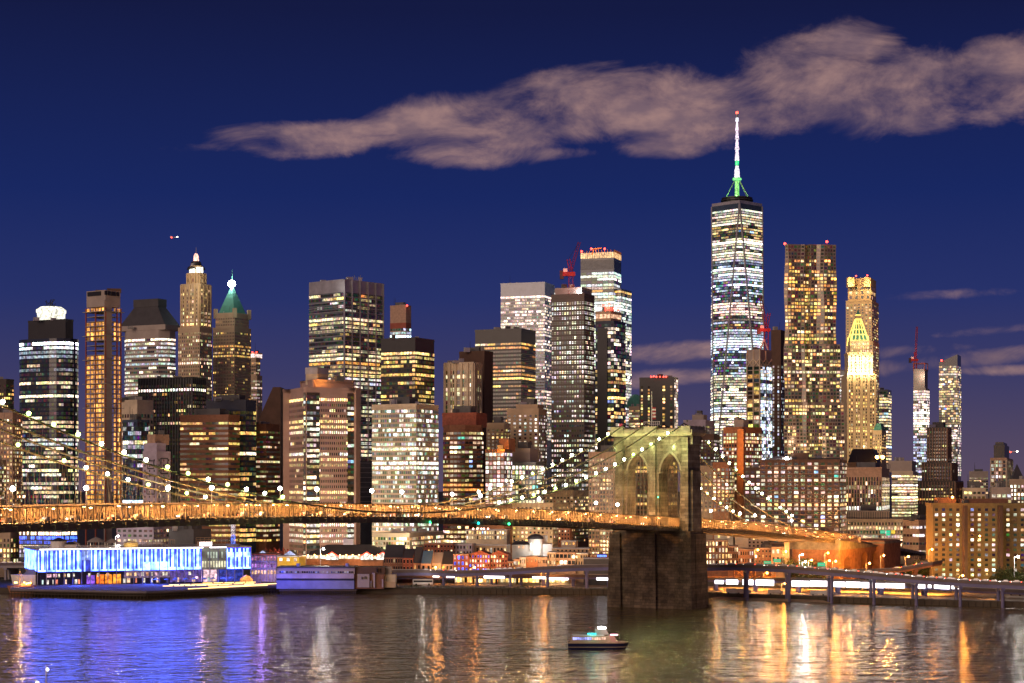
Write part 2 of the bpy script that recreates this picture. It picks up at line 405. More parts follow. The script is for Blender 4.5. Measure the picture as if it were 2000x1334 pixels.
emit('panel_white', (.42, .62, 1), 3.4, False); emit('panel_blue', (.012, .06, 1), 1.0, False); emit('edge_white', (1, .93, .98), 5, False)
emit('green_lamp', (.05, 1, .3), 6); emit('cyan_lamp', (.02, .9, .85), 4); emit('pink_lamp', (1, .45, .6), 4); emit('gold_bench', (1, .62, .22), 3.2, False)

# ------------------------------------------------------------------ ground, shore and water
def water_mat():
    m = bpy.data.materials.new('river_water'); m.use_nodes = True; t = NT(m.node_tree); b = t.n['Principled BSDF']
    b.inputs['Base Color'].default_value = (.15, .105, .045, 1); b.inputs['Roughness'].default_value = .13; b.inputs['IOR'].default_value = 1.5
    b.inputs['Specular IOR Level'].default_value = .8
    tc = t.node('ShaderNodeTexCoord'); src = tc.outputs['Object']; nrm = None
    for sc_, dist, st_, det, dst in ((.035, 1.4, (.9, 1.4, 1), 2, 1.0), (.12, 1.8, (.85, 1.3, 1), 2, .8), (.30, .75, (.9, 1.2, 1), 2, .5), (1.0, .10, (1, 1.2, 1), 2, .3)):
        mp = t.node('ShaderNodeMapping'); t.link(src, mp.inputs[0]); mp.inputs['Scale'].default_value = st_; mp.inputs['Rotation'].default_value = (0, 0, random.uniform(-.3, .3))
        n = t.node('ShaderNodeTexNoise'); t.link(mp.outputs[0], n.inputs['Vector']); n.inputs['Scale'].default_value = sc_; n.inputs['Detail'].default_value = det; n.inputs['Distortion'].default_value = dst
        bp = t.node('ShaderNodeBump'); bp.inputs['Distance'].default_value = dist * 1.45; bp.inputs['Strength'].default_value = 1; t.link(n.outputs['Fac'], bp.inputs['Height'])
        if nrm: t.link(nrm, bp.inputs['Normal'])
        nrm = bp.outputs[0]
    t.link(nrm, b.inputs['Normal']); return m
wm = MB(); wm.face([(-3000, -600, 0), (3000, -600, 0), (3000, 1400, 0), (-3000, 1400, 0)])
tag(wm.build('water', water_mat()), kind='structure')
SHORE = [(-3000, 1010), (-330, 1004), (-262, 990), (-150, 1000), (-60, 985), (0, 982), (60, 975), (98, 944), (130, 928), (165, 905), (215, 880), (260, 862), (420, 840), (3000, 800)]
g = MB(); g.idx([0]) if False else None
pts = SHORE
g.v = [(x, y, 2.6) for x, y in pts] + [(x * 9, 26000, 2.6) for x, y in pts] + [(x, y, -3) for x, y in pts]
n = len(pts)
for i in range(n - 1): g.idx((i, i + 1, n + i + 1, n + i))
tag(g.build('ground', MATS['asphalt']), kind='structure')
g = MB()
for (a, b) in zip(pts[:-1], pts[1:]):
    if a[0] < -400: a = (-400, 1004)
    if b[0] > 500: b = (500, b[1])
    g.prism([(a[0], a[1] - .3), (b[0], b[1] - .3), (b[0], b[1] + 1.2), (a[0], a[1] + 1.2)], -2, 2.75)
sw = thing('seawall', 'long low dark seawall along the far bank of the river', 'seawall', (0, 980, 0)); g.build('wall_face', MATS['pile_wood'], sw)
m = MB()
for i in range(150):
    x = -30 + i * 3.1
    for a, b in zip(pts[:-1], pts[1:]):
        if a[0] <= x < b[0]: m.tube((x, a[1] + (b[1] - a[1]) * (x - a[0]) / (b[0] - a[0]) - .7, -1), (x, a[1] + (b[1] - a[1]) * (x - a[0]) / (b[0] - a[0]) - .7, 2.2 + R()), .22, n=4)
tag(m.build('fender_ribs', MATS['pile_wood'], sw), kind='stuff')
bm = MB(); bm.prism([(92, 948), (108, 928), (130, 917), (158, 902), (150, 912), (128, 930), (100, 946)], -1, .9, top=[(95, 950), (110, 934), (130, 924), (152, 912), (150, 915), (128, 933), (100, 949)])
tag(bm.build('beach', MATS['sand']), kind='structure')
gb = MB(); gb.prism([(-900, -200), (900, -200), (900, 300), (-900, 300)], -1, 2.2); tag(gb.build('near_bank_ground', MATS['asphalt']), kind='structure')

# ------------------------------------------------------------------ the suspension bridge
X0, Y0, A0 = 68.12, 872.99, 1.0795; U = (cos(A0), sin(A0)); V = (sin(A0), -cos(A0)); SPAN = 479.0; WC = 14.94
def BP(tt, off, z): return (X0 - U[0] * tt + V[0] * off, Y0 - U[1] * tt + V[1] * off, z)
def interp(tab, x):
    if x <= tab[0][0]: return tab[0][1] + (x - tab[0][0]) * (tab[1][1] - tab[0][1]) / (tab[1][0] - tab[0][0])
    for (a, b), (c, d) in zip(tab[:-1], tab[1:]):
        if x <= c:
            u = (x - a) / (c - a); return b + (d - b) * u
    return tab[-1][1]
DK = [(-420, 15.5), (-350, 21.1), (-286, 26.1), (-240, 29.4), (-192, 32.4), (-150, 35.1), (-111, 37.5), (-70, 39.5), (-27, 41.1), (0, 42.2), (45, 43.6), (85, 45.3), (135, 47.1), (181, 48.5), (231, 49.8), (270, 50.6), (308, 51.1), (345, 51.3), (378, 51.3), (410, 51.15), (445, 50.9), (500, 50.2), (640, 46), (720, 43)]
def ztop(tt): return sum(interp(DK, tt + d) for d in (-12, 0, 12)) / 3
def zcable(tt):
    if tt >= 0: return 47.1 + (86.9 - 47.1) * ((tt - SPAN / 2) / (SPAN / 2)) ** 2
    return interp([(-290, 18.0), (-271, 20.5), (-230, 25.0), (-187, 31.6), (-142, 40.3), (-115, 47.0), (-88, 54.8), (-71, 60.5), (-53, 66.9), (-35, 73.3), (-16, 79.7), (0, 85.2)], tt)
br = thing('suspension_bridge', 'stone towered suspension bridge with lamp strung cables crossing the river', 'bridge', (X0, Y0, 0))
T0, T1, DT = -268, 505, 2.36
HT = 3.6
# towers: a limestone and granite tower with two pointed arches; the far one carries the cables, its twin stands beyond the frame
def stone_mat():
    m = bpy.data.materials.new('tower_stone'); m.use_nodes = True; t = NT(m.node_tree); b = t.n['Principled BSDF']; b.inputs['Roughness'].default_value = .85
    tc = t.node('ShaderNodeTexCoord'); mp = t.node('ShaderNodeMapping'); mp.inputs['Rotation'].default_value = (radians(90), 0, 0); t.link(tc.outputs['Object'], mp.inputs[0])
    sx = t.node('ShaderNodeSeparateXYZ'); t.link(tc.outputs['Object'], sx.inputs[0]); cb = t.node('ShaderNodeCombineXYZ')
    t.link(t.m('ADD', t.m('MULTIPLY', sx.outputs[0], V[0]), t.m('MULTIPLY', sx.outputs[1], V[1])), cb.inputs[0]); t.link(sx.outputs[2], cb.inputs[1])
    br_ = t.node('ShaderNodeTexBrick'); t.link(cb.outputs[0], br_.inputs['Vector']); br_.inputs['Scale'].default_value = 1; br_.inputs['Brick Width'].default_value = 3.4; br_.inputs['Row Height'].default_value = 1.35
    br_.inputs['Mortar Size'].default_value = .055; br_.inputs['Color1'].default_value = (.30, .27, .22, 1); br_.inputs['Color2'].default_value = (.14, .125, .10, 1); br_.inputs['Mortar'].default_value = (.09, .08, .065, 1)
    n = t.node('ShaderNodeTexNoise'); n.inputs['Scale'].default_value = .14; n.inputs['Detail'].default_value = 10; n.inputs['Roughness'].default_value = .7; t.link(tc.outputs['Object'], n.inputs['Vector'])
    c = t.mix(t.smooth(n.outputs['Fac'], .35, .62), br_.outputs['Color'], t.mix(1.0, br_.outputs['Color'], (.38, .34, .30, 1), 'MULTIPLY'))
    t.link(c, b.inputs['Base Color']); bp = t.node('ShaderNodeBump'); bp.inputs['Distance'].default_value = .3; t.link(br_.outputs['Color'], bp.inputs['Height']); t.link(bp.outputs[0], b.inputs['Normal']); return m
STONE = stone_mat()
STONE2 = STONE.copy(); STONE2.name = 'shaded_base_stone'  # darker copy: the shade on the tower base is put into its colour
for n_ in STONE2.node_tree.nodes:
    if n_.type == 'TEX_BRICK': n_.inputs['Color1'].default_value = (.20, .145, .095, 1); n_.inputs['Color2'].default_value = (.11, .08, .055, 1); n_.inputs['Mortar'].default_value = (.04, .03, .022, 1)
def plan(offs, es, tc=0): return [BP(tc - e, o, 0)[:2] for o, e in zip(offs, es)]
def prect(m, o0, o1, e0, e1, z0, z1, tc=0, grow=0, k=None):
    P = [BP(tc + e1, o0, 0)[:2], BP(tc + e1, o1, 0)[:2], BP(tc + e0, o1, 0)[:2], BP(tc + e0, o0, 0)[:2]]
    if k is None: return m.prism(P, z0, z1)
    q = [BP(tc + e1 + k, o0 - k, 0)[:2], BP(tc + e1 + k, o1 + k, 0)[:2], BP(tc + e0 - k, o1 + k, 0)[:2], BP(tc + e0 - k, o0 - k, 0)[:2]]
    return m.prism(P, z0, z1, top=q)
def stone_tower(tc):
    b = MB()                         # base below the roadway
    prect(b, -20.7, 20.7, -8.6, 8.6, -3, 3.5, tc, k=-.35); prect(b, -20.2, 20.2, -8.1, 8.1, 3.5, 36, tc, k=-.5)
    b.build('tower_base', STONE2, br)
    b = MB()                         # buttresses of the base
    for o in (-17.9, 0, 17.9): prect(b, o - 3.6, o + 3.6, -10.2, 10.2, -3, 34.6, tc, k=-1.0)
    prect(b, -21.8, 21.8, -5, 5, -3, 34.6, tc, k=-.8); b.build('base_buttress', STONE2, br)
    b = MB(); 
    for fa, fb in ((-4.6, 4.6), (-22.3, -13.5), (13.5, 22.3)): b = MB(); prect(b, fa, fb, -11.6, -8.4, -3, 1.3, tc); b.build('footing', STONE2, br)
    # three shafts and the wall over two pointed arches
    zs, za, zt = 36, 62.5, 84.3 - 3.2
    for o, w_ in ((-16.6, 3.4), (0, 3.1), (16.6, 3.4)):
        b = MB(); prect(b, o - w_, o + w_, -5.2, 5.2, zs, 64, tc, k=-.3); prect(b, o - w_ + 1.3, o + w_ - 1.3, -7.6 if o else -6.4, 7.6 if o else 6.4, zs, zt - 2, tc, k=-.5); b.build('shaft', STONE, br)
    e = 4.3; N = 14
    for s in (-1, 1):                # spandrel wall with the arch opening cut through
        oc = s * 8.3; hw = 5.0
        arc = []
        r = hw * 2.3
        for i in range(N + 1):       # left curve up to the point
            a = (i / N) * math.acos((r - hw) / r); arc.append((oc - hw + r - r * cos(a), za + r * sin(a)))
        arc2 = [(2 * oc - x, z) for x, z in arc[::-1]][1:]
        O = arc + arc2; b = MB(); zt2 = zt
        lo, hi = oc - 8.4 + .1, oc + 8.4 - .1
        for f in (-e, e):
            Pn = lambda o, z: BP(tc + f, o, z)
            for (a, c) in zip(O[:-1], O[1:]): b.face([Pn(a[0], a[1]), Pn(c[0], c[1]), Pn(c[0], zt2), Pn(a[0], zt2)])
            b.face([Pn(lo, za), Pn(O[0][0], za), Pn(O[0][0], zt2), Pn(lo, zt2)]); b.face([Pn(O[-1][0], za), Pn(hi, za), Pn(hi, zt2), Pn(O[-1][0], zt2)])
        for (a, c) in zip(O[:-1], O[1:]): b.face([BP(tc - e, *a), BP(tc + e, *a), BP(tc + e, *c), BP(tc - e, *c)])
        b.build('pointed_arch', STONE, br)
        b = MB()                     # moulding round the arch
        for (a, c) in zip(O[:-1], O[1:]):
            k = 1.35; q = lambda p: (oc + (p[0] - oc) * 1.16, za + (p[1] - za) * 1.10 + .3)
            A_, C_ = q(a), q(c)
            for f in (e + .35,): b.face([BP(tc + f, *a), BP(tc + f, *c), BP(tc + f, *C_), BP(tc + f, *A_)])
        b.build('arch_moulding', MATS['granite'], br)
    b = MB(); prect(b, -19.9, 19.9, -5.4, 5.4, zt - 5.2, zt, tc); b.build('attic_wall', STONE, br)
    b = MB(); prect(b, -20.0, 20.0, -7.6, 7.6, zt - 1.2, zt, tc, k=.9); prect(b, -20.9, 20.9, -8.5, 8.5, zt, zt + 1.6, tc); prect(b, -20.2, 20.2, -7.9, 7.9, zt + 1.6, zt + 2.3, tc)
    for o in (-16.9, 0, 16.9): prect(b, o - 3.2, o + 3.2, -9.0, 9.0, zt + .1, zt + 3.2, tc)
    b.build('cornice', MATS['granite'], br)
stone_tower(0); 
# deck
def strip(m, o0, o1, dz0, dz1, ta=T0, tb=T1, step=11.8, mi=0):
    n = int((tb - ta) / step); b = len(m.v)
    for i in range(n + 1):
        tt = ta + (tb - ta) * i / n; z = ztop(tt)
        for o, dz in ((o0, dz0), (o1, dz0), (o1, dz1), (o0, dz1)): m.v.append(BP(tt, o, z + dz))
    for i in range(n):
        for k in range(4):
            j = (k + 1) % 4; m.idx((b + i * 4 + k, b + i * 4 + j, b + i * 4 + 4 + j, b + i * 4 + 4 + k), mi)
    m.idx((b, b + 1, b + 2, b + 3)); e_ = b + n * 4; m.idx((e_ + 3, e_ + 2, e_ + 1, e_))
OT = 13.0
m = MB(); strip(m, -12.6, -2.9, -HT - 1.25, -HT - .75); strip(m, 2.9, 12.6, -HT - 1.25, -HT - .75); m.build('roadway', MATS['asphalt'], br)
m = MB(); strip(m, -2.4, 2.4, -.35, -.1); m.build('promenade', MATS['planks'], br)
m = MB(); k = 0
for i in range(int((T1 - T0) / DT)):
    tt = T0 + i * DT; z = ztop(tt)
    if i % 2 == 0: m.tube(BP(tt, -13.6, z - HT - 1.7), BP(tt, 13.6, z - HT - 1.7), .42, n=4)
for o in (-11, -5.5, 5.5, 11): strip(m, o - .2, o + .2, -HT - 2.5, -HT - 2.0)
strip(m, -13.1, -12.7, -HT - 2.9, -HT - 1.3); strip(m, 12.7, 13.1, -HT - 2.9, -HT - 1.3); m.build('floor_beam', MATS['bridge_steel'], br)
m = MB()                               # cantilevered brackets that show under the near edge
for i in range(int((T1 - T0) / (DT * 2))):
    tt = T0 + i * DT * 2; z = ztop(tt) - HT
    m.tube(BP(tt, 13.1, z - 1.5), BP(tt, 14.6, z - 1.5), .14, n=4); m.tube(BP(tt, 14.5, z - 1.5), BP(tt, 14.5, z - 2.7), .12, n=4); m.tube(BP(tt, 13.1, z - 2.7), BP(tt, 14.6, z - 2.7), .12, n=4)
tag(m.build('bracket_lattice', MATS['cable_steel'], br), kind='stuff')
def truss(off, dz0, dz1, name):
    m = MB()
    strip(m, off - .2, off + .2, dz1 - .3, dz1, step=7); strip(m, off - .2, off + .2, dz0, dz0 + .32, step=7)
    for i in range(int((T1 - T0) / DT)):
        ta = T0 + i * DT; tb = ta + DT; za, zb = ztop(ta), ztop(tb)
        m.tube(BP(ta, off, za + dz0), BP(ta, off, za + dz1), .2 if abs(off) > 5 else .12, n=4, caps=False)
        j = i // 2 * 2
        m.tube(BP(ta, off + .12, za + dz0 + .2), BP(tb, off + .12, zb + dz1 - .2), .065, n=4, caps=False); m.tube(BP(tb, off - .12, zb + dz0 + .2), BP(ta, off - .12, za + dz1 - .2), .065, n=4, caps=False)
    return m.build(name, MATS['bridge_steel'], br)
truss(OT, -HT - 1.3, 0, 'outer_truss'); truss(-OT, -HT - 1.3, 0, 'outer_truss'); truss(2.75, -HT - 1.0, .0, 'inner_truss'); truss(-2.75, -HT - 1.0, .0, 'inner_truss')
for a, b in ((-13, -2.75), (2.75, 13)):  # overhead struts
    m = MB()
    for i in range(0, int((T1 - T0) / DT), 4): tt = T0 + i * DT; m.tube(BP(tt, a, ztop(tt) - .2), BP(tt, b, ztop(tt) - .2), .13, n=4)
    tag(m.build('overhead_bracing', MATS['bridge_steel'], br), kind='stuff')
# main cables, suspenders and diagonal stays
CAB = {}
for off, lit in ((WC, 1), (4.0, 0), (-4.0, 0), (-WC, 1)):
    c = MB().path([BP(tt, off, zcable(tt)) for tt in [-272 + i * 6 for i in range(131)]], .29, 6).build('main_cable', MATS['cable_steel'], br); CAB[off] = c
    mb = MB()
    for i in range(-26, 52):
        tt = i * 9.4
        if lit or abs(tt) > 0: mb.lathe(*BP(tt, off, 0)[:2], [(.42, zcable(tt) - .42), (.42, zcable(tt) + .42)], 6)
    tag(mb.build('clamp_ribs', MATS['cable_steel'], c), kind='stuff')
PROTO = None
globe_me = None
def globe(p, r, m_, name, parent):
    global globe_me
    key = (r, m_.name)
    if key not in GLOBES: 
        o = MB().ball((0, 0, 0), r, n=7, k=4).build(name, m_, None); GLOBES[key] = o.data
    else: o = bpy.data.objects.new(name, GLOBES[key]); col.objects.link(o)
    L = Vector((0, 0, 0)); q = parent
    while q: L += q.location; q = q.parent
    o.parent = parent; o.location = Vector(p) - L; return o
GLOBES = {}
miss = {415, 168 + 9}
for off in (WC, -WC):
    ts = [i * 9.4 - 5.4 for i in range(3, 49)] + [-26 - 9.0 * i for i in range(14)]
    for j, tt in enumerate(ts):
        zc = zcable(tt)
        if tt > 0 and (zc < ztop(tt) + .2 or (off < 0 and 145 < tt < 320)): continue
        if 0 < tt < 22 or (off < 0 and tt < 0 and (tt > -84 or tt < -150)): continue
        if R() < .05: continue
        if j % 2 == 0 and tt > -150: light(CAB[off], BP(tt, off + .9 if off > 0 else off - .9, zc + 1.3), 1000, (.8, 1, .3), .2)
        globe(BP(tt, off, zc + 1.0), *random.choice([(.58, MATS['cable_white']), (.64, MATS['cable_glow']), (.6, MATS['cable_white'])]), 'cable_lamp', CAB[off])
n_s = 0; rest = MB(); rest2 = MB()
for off in (WC, 4.0, -4.0, -WC):
    tt = 8.0
    while tt < 452:
        zc, zd = zcable(tt), ztop(tt) + (0 if abs(off) > 10 else 0)
        oo = OT if off > 10 else (-OT if off < -10 else (2.75 if off > 0 else -2.75))
        if zc > zd + .4:
            a, b = BP(tt, off, zc), BP(tt, oo, zd - .2)
            if off == WC and n_s < 100 and (tt > 260 or tt < 178):
                MB().tube(a, b, .05, n=4, caps=False).build('suspender', mat('wire', (.16, .15, .12), .5), br); n_s += 1
            else: rest.tube(a, b, .04, n=3, caps=False)
        tt += 4.7
    tt = -8.0
    while tt > -190:
        zc, zd = zcable(tt), ztop(tt); oo = OT if off > 10 else (-OT if off < -10 else (2.75 if off > 0 else -2.75))
        if zc > zd + .4: rest.tube(BP(tt, off, zc), BP(tt, oo, zd - .2), .04, n=3, caps=False)
        tt -= 4.7
    for i in range(4, 23):              # stays fan from the tower top
        for s in (1, -1):
            te = s * i * 5.6
            if abs(off) > 10 or i % 2: (rest2).tube(BP(0, off * .98, 80.5), BP(te, off * .98, ztop(te)), .034, n=3, caps=False)
tag(rest.build('suspender_cable', mat('wire', (.16, .15, .12), .5), br), kind='stuff'); tag(rest2.build('stay_cable', MATS['wire'], br), kind='stuff')
# the anchorage and brick approach on the Manhattan side
def aprect(m, t0_, t1_, o0, o1, z0, zf):
    P = [BP(t0_, o0, 0)[:2], BP(t0_, o1, 0)[:2], BP(t1_, o1, 0)[:2], BP(t1_, o0, 0)[:2]]; b = len(m.v)
    m.v += [(p[0], p[1], z0) for p in P] + [(P[0][0], P[0][1], zf(t0_)), (P[1][0], P[1][1], zf(t0_)), (P[2][0], P[2][1], zf(t1_)), (P[3][0], P[3][1], zf(t1_))]
    for i in range(4):
        j = (i + 1) % 4; m.idx((b + i, b + j, b + 4 + j, b + 4 + i))
    m.idx((b + 4, b + 5, b + 6, b + 7)); m.idx((b + 3, b + 2, b + 1, b))
BRK = mat('anchorage_stone', (.36, .17, .09), var=.3, scale=.35, bump=.3)
anch = MB(); zf = lambda tt: ztop(tt) - 4.4
for ta, tb in ((-222, -229), (-244, -262), (-277, -283), (-298, -330)): aprect(anch, ta, tb, -13, 15, 2, zf)
for ta, tb, ax in ((-229, -244, 7), (-262, -277, 9), (-283, -298, 9)):  # arch heads
    N = 8
    for i in range(N):
        a0_, a1_ = ta + (tb - ta) * i / N, ta + (tb - ta) * (i + 1) / N
        f = lambda u: 9 + ax * sqrt(max(0, 1 - ((u - (ta + tb) / 2) / ((tb - ta) / 2)) ** 2))
        aprect(anch, a0_, a1_, -13, 15, min(f(a0_), f(a1_)) + .6 if i in (0, N - 1) else f((a0_ + a1_) / 2), zf)
anch.build('approach_wall', BRK, br)
an = MB(); aprect(an, -292, -326, -15, 20, 2, lambda tt: 24.0); an.build('anchorage_block', BRK, br)
an = MB(); aprect(an, -291, -327, -16, 21, 22.2, lambda tt: 23.4); aprect(an, -220, -292, -14.5, 16, zf(-255) - 1.0 if False else 20.5, lambda tt: zf(tt) - .05 if tt > -300 else 22); an.build('stone_cornice', MATS['granite'], br)
m = MB()
strip(m, -12.9, 12.9, -HT - 1.25, -HT - .6, -330, -268, 6); strip(m, 12.4, 12.9, -HT - .6, -HT + .6, -420, -268, 6); strip(m, -12.9, 12.9, -HT - 1.25, -HT - .6, -420, -330, 6); m.build('approach_road', MATS['granite'], br)
m = MB()
strip(m, 12.4, 12.8, -HT - 4.6, -HT - 4.2, -415, -330, 6)
for i in range(18):
    ta, tb = -330 - i * 4.8, -330 - (i + 1) * 4.8
    m.tube(BP(ta, 12.6, ztop(ta) - HT - 1), BP((ta + tb) / 2, 12.6, ztop(ta) - HT - 4.4), .16, n=4); m.tube(BP((ta + tb) / 2, 12.6, ztop(ta) - HT - 4.4), BP(tb, 12.6, ztop(tb) - HT - 1), .16, n=4)
m.build('side_truss', MATS['bridge_steel'], br)
# road lamps of the bridge: small fittings under the top chord with warm light
fx = MB()
rl = []
i = 0
tt = -262
while tt < 500:
    for off in (8.2, -8.2):
        z = ztop(tt) - .9
        if abs(tt) > 10: rl.append((tt, off, z))
    tt += 15.5
rp = None
for (tt, off, z) in rl:
    p = BP(tt, off, z)
    if rp is None:
        o = MB().box((p[0] - .5, p[1] - .2, p[2]), (p[0] + .5, p[1] + .2, p[2] + .18)).build('road_lamp', MATS['warm_lamp'], br); rp = (o, Vector(p))
    else: o = rp[0].copy(); col.objects.link(o); o.location = rp[0].location + Vector(p) - rp[1]
    orange = tt < -110
    light(br, (p[0], p[1], p[2] - .4), 12500 if off > 0 else 10500, (1, .43, .11) if not orange else (1, .38, .1), .5)
# floodlights on the tower: pale green from the lamps, and a green aviation light in the arch
for o_, pw in ((-15, 5200), (-6, 4200), (4, 4600), (15, 6000)):
    light(br, BP(15, o_, 75), pw, (.84, 1, .34), 1.0)
light(br, BP(22, 4, 52), 2200, (1, .85, .45), 1.0)
light(br, BP(9, 6.4, 50), 300, (.05, 1, .25), .3)
light(br, BP(-14, 52, 24), 9000, (1, .58, .28), 4)  # added warm fill for the narrow side of the base, no fixture
globe(BP(7.2, 3.4, 51.5), .35, MATS['green_lamp'], 'navigation_lamp', br)
light(br, BP(16, -8, 33), 1500, (1, .62, .3), 1, 'SPOT', 50, BP(8, -8, 14)); light(br, BP(16, 8, 33), 1500, (1, .62, .3), 1, 'SPOT', 50, BP(8, 8, 14))
for (tt, off) in ((232, 13.4), (197, 13.4), (173, 13.4)): globe(BP(tt, off + .6, ztop(tt) - HT - 2.6), .5, MATS['green_lamp' if tt != 197 else 'cyan_lamp'], 'navigation_lamp', br)
# flagpole on top of the tower
fp = thing('flagpole', 'white pole with a striped red flag on top of the bridge tower', 'flagpole', BP(0, -3, 84))
MB().tube(BP(0, -3, 84), BP(0, -3, 101), .28, .14, 6).build('pole', MATS['white_steel'], fp)
fl = MB()
for i in range(7):
    a = BP(0, -3, 88 + i * .8); fl.box((a[0] + .2, a[1] - .06, a[2]), (a[0] + 1.9, a[1] + .06, a[2] + .8), i % 2)
fl.build('flag', [MATS['red_steel'], MATS['white_metal']], fp)
sc_f = MB()
for i in range(9):
    a = BP(0, -7 + i, 84.6); sc_f.tube(a, (a[0], a[1], a[2] + 2.4), .12, n=4)
for dz in (85.6, 86.8): sc_f.tube(BP(0, -7, dz), BP(0, 1, dz), .12, n=4)
tag(sc_f.build('guard_rail', MATS['white_metal']), 'white guard rail around the flagpole on the bridge tower', 'railing')

# promenade lamp posts
lp = thing('promenade_lamp', 'tall bright white lamp post on the bridge walkway, first from the river tower', 'street lamp', (0, 0, 0), group='lamp posts on the bridge walkway')
MB().tube((0, 0, 0), (0, 0, 4.3), .09, .07, 6).build('post', MATS['white_steel'], lp); MB().ball((0, 0, 4.7), .68, n=10, k=7).build('lamp_head', MATS['white_lamp'], lp)
PT = [48, 70, 124, 173, 195, 231, 251, 285, 306, 342, 363, 399, 428, -62, -102, -123, -180]
for i, tt in enumerate(PT):
    o = lp if i == 0 else copy_tree(lp); p = BP(tt, 1.6, ztop(tt) - .1); o.location = p
    if i: o['label'] = 'tall bright white lamp post on the bridge walkway, ' + ['', 'second', 'third', 'fourth', 'fifth', 'sixth', 'seventh', 'eighth', 'ninth', 'tenth', 'eleventh', 'twelfth', 'thirteenth'][i] + ' out from the river tower' if i < 13 else 'bright white lamp post on the walkway between tower and shore, ' + ['nearest the tower', 'second', 'third', 'furthest from the tower'][i - 13]
    light(None, (p[0], p[1], p[2] + 6.2), 3600, (1, .93, .85), .6)
ES = bpy.data.objects

# ------------------------------------------------------------------ the skyline
M_ = MATS
def glow_strip(root, info, y0, y1, c, name='lit_storey'):
    I = info; m = MB(); v = I['vis']; za, zb = Z(y1, I['D']), Z(y0, I['D'])
    for A, B in zip(v[:-1], v[1:]):
        dx, dy = B[0] - A[0], B[1] - A[1]; L = sqrt(dx * dx + dy * dy)
        if L < 1: continue
        nx, ny = dy / L * .3, -dx / L * .3; n = max(1, int(L / 3))
        for i in range(n):
            f, g_ = (i + .08) / n, (i + .92) / n; k = random.uniform(.7, 1.3)
            m.face([(A[0] + dx * f + nx, A[1] + dy * f + ny, za), (A[0] + dx * g_ + nx, A[1] + dy * g_ + ny, za), (A[0] + dx * g_ + nx, A[1] + dy * g_ + ny, zb), (A[0] + dx * f + nx, A[1] + dy * f + ny, zb)], 0, tuple(x * k for x in c))
    return m.build(name, GL, root)
def roof_beacons(root, pts, D, r=1.1):
    for (px, py) in pts: beacon(root, px, py, D, r)

# --- far left group
bld('office_building', 'brown office block with a lit orange top storey at the edge behind the cables', [dict(D=1560, xL=-70, xC=12, xR=27, y=742, w=M_['bronze'], yv=1000, win=dict(fh=4.2, bw=3, lit=.35, pal='gold', wf=.6))], plant=False)
r, I = bld('glass_tower', 'dark rounded glass tower with two white lit bands and a lit drum on its roof', [
    dict(D=1380, xL=25, xC=125, xR=166, y=662, w=M_['navy_glass'], curve=14, yv=1000, cap=1, win=dict(fh=3.9, bw=2.2, wf=.94, hf=.6, lit=.10, full=.10, run=7, pal='white', b=.9),
         bands=[(668, 684, dict(lit=1, full=1, pal='cool', b=2.0, hf=.9)), (684, 696, dict(lit=.95, full=1, pal='cool', b=.35)), (696, 820, dict(lit=.08, full=.08)), (720, 727, dict(lit=1, full=1, b=.35, pal='cool')), (748, 754, dict(lit=.8, full=.5)), (838, 1000, dict(lit=.4, full=.3, pal='white', b=1.1))]),
    dict(D=1395, xL=55, xC=128, xR=143, y=625, w=M_['black_steel'], win=False, n='plant_storey')], plant=False)
cx, cyy = X(100, 1415), 1415
m = MB().lathe(cx, cyy, [(10.5, Z(625, 1415)), (10.5, Z(612, 1415)), (11.2, Z(611, 1415)), (11.2, Z(606, 1415)), (8, Z(600, 1415))], 16, c=(1.5, 1.45, 1.15)); m.build('lit_drum', GL, r)
m = MB()
for i in range(9): m.tube((cx - 4 + i * .9, cyy, Z(600, 1415)), (cx - 5 + R() * 8, cyy + R() * 3, Z(583 + R() * 10, 1415)), .25, n=4)
m.build('antenna_lattice', M_['dark_steel'], r)
# tower under construction: concrete core and open slabs
D = 1180
ct = thing('unfinished_tower', 'slender tower under construction with bare concrete core and orange lit open floors', 'building', (X(200, D), D + 15, ZG))
P, L, Rr = foot(D, 168, 206, 236, radians(35)); 
c0, c1, c2, c3 = P[0], P[1], P[2], P[3]
zt = Z(586, D)
MB().prism([lerp(c1, c2, -.06), lerp(c1, c2, .42), lerp(lerp(c0, c3, .5), lerp(c1, c2, .5), .7), lerp(c0, c1, .92)], ZG, zt).build('concrete_core', M_['stone_grey'], ct)
MB().prism(shrink(P, .97), Z(598, D), Z(566, D)).build('upper_core', M_['stone_grey'], ct)
m = MB(); 
for a, b in ((P[0], P[1]), (P[1], P[2])):
    for i in range(9): 
        if R() < .7: q = lerp(a, b, (i + .3) / 9); m.rbox(q[0], q[1] - .3, atan2(b[1] - a[1], b[0] - a[0]), 2.0, .5, Z(576, D), Z(568, D))
m.build('opening_grille', M_['black_steel'], ct)
m = MB(); m.rbox(X(185, D), D + 18, .2, 7, 4, Z(566, D), Z(561, D)); m.rbox(X(211, D), D + 18, .2, 9, 4, Z(566, D), Z(558, D)); m.build('formwork_lattice', M_['dark_brown'], ct)
k = 0
for i in range(46):
    z = Z(985, D) + i * 3.05
    if z > Z(600, D): break
    if 30 < i < 34 or i in (38, 39): 
        MB().prism(shrink(P, .95), z, z + .35).build('slab', M_['concrete'], ct); continue
    wide = 1.05 + (.16 if i % 5 == 0 else 0); MB().prism(shrink(P, wide), z, z + .35).build('slab', M_['concrete'], ct)
m = MB(); m.g = True
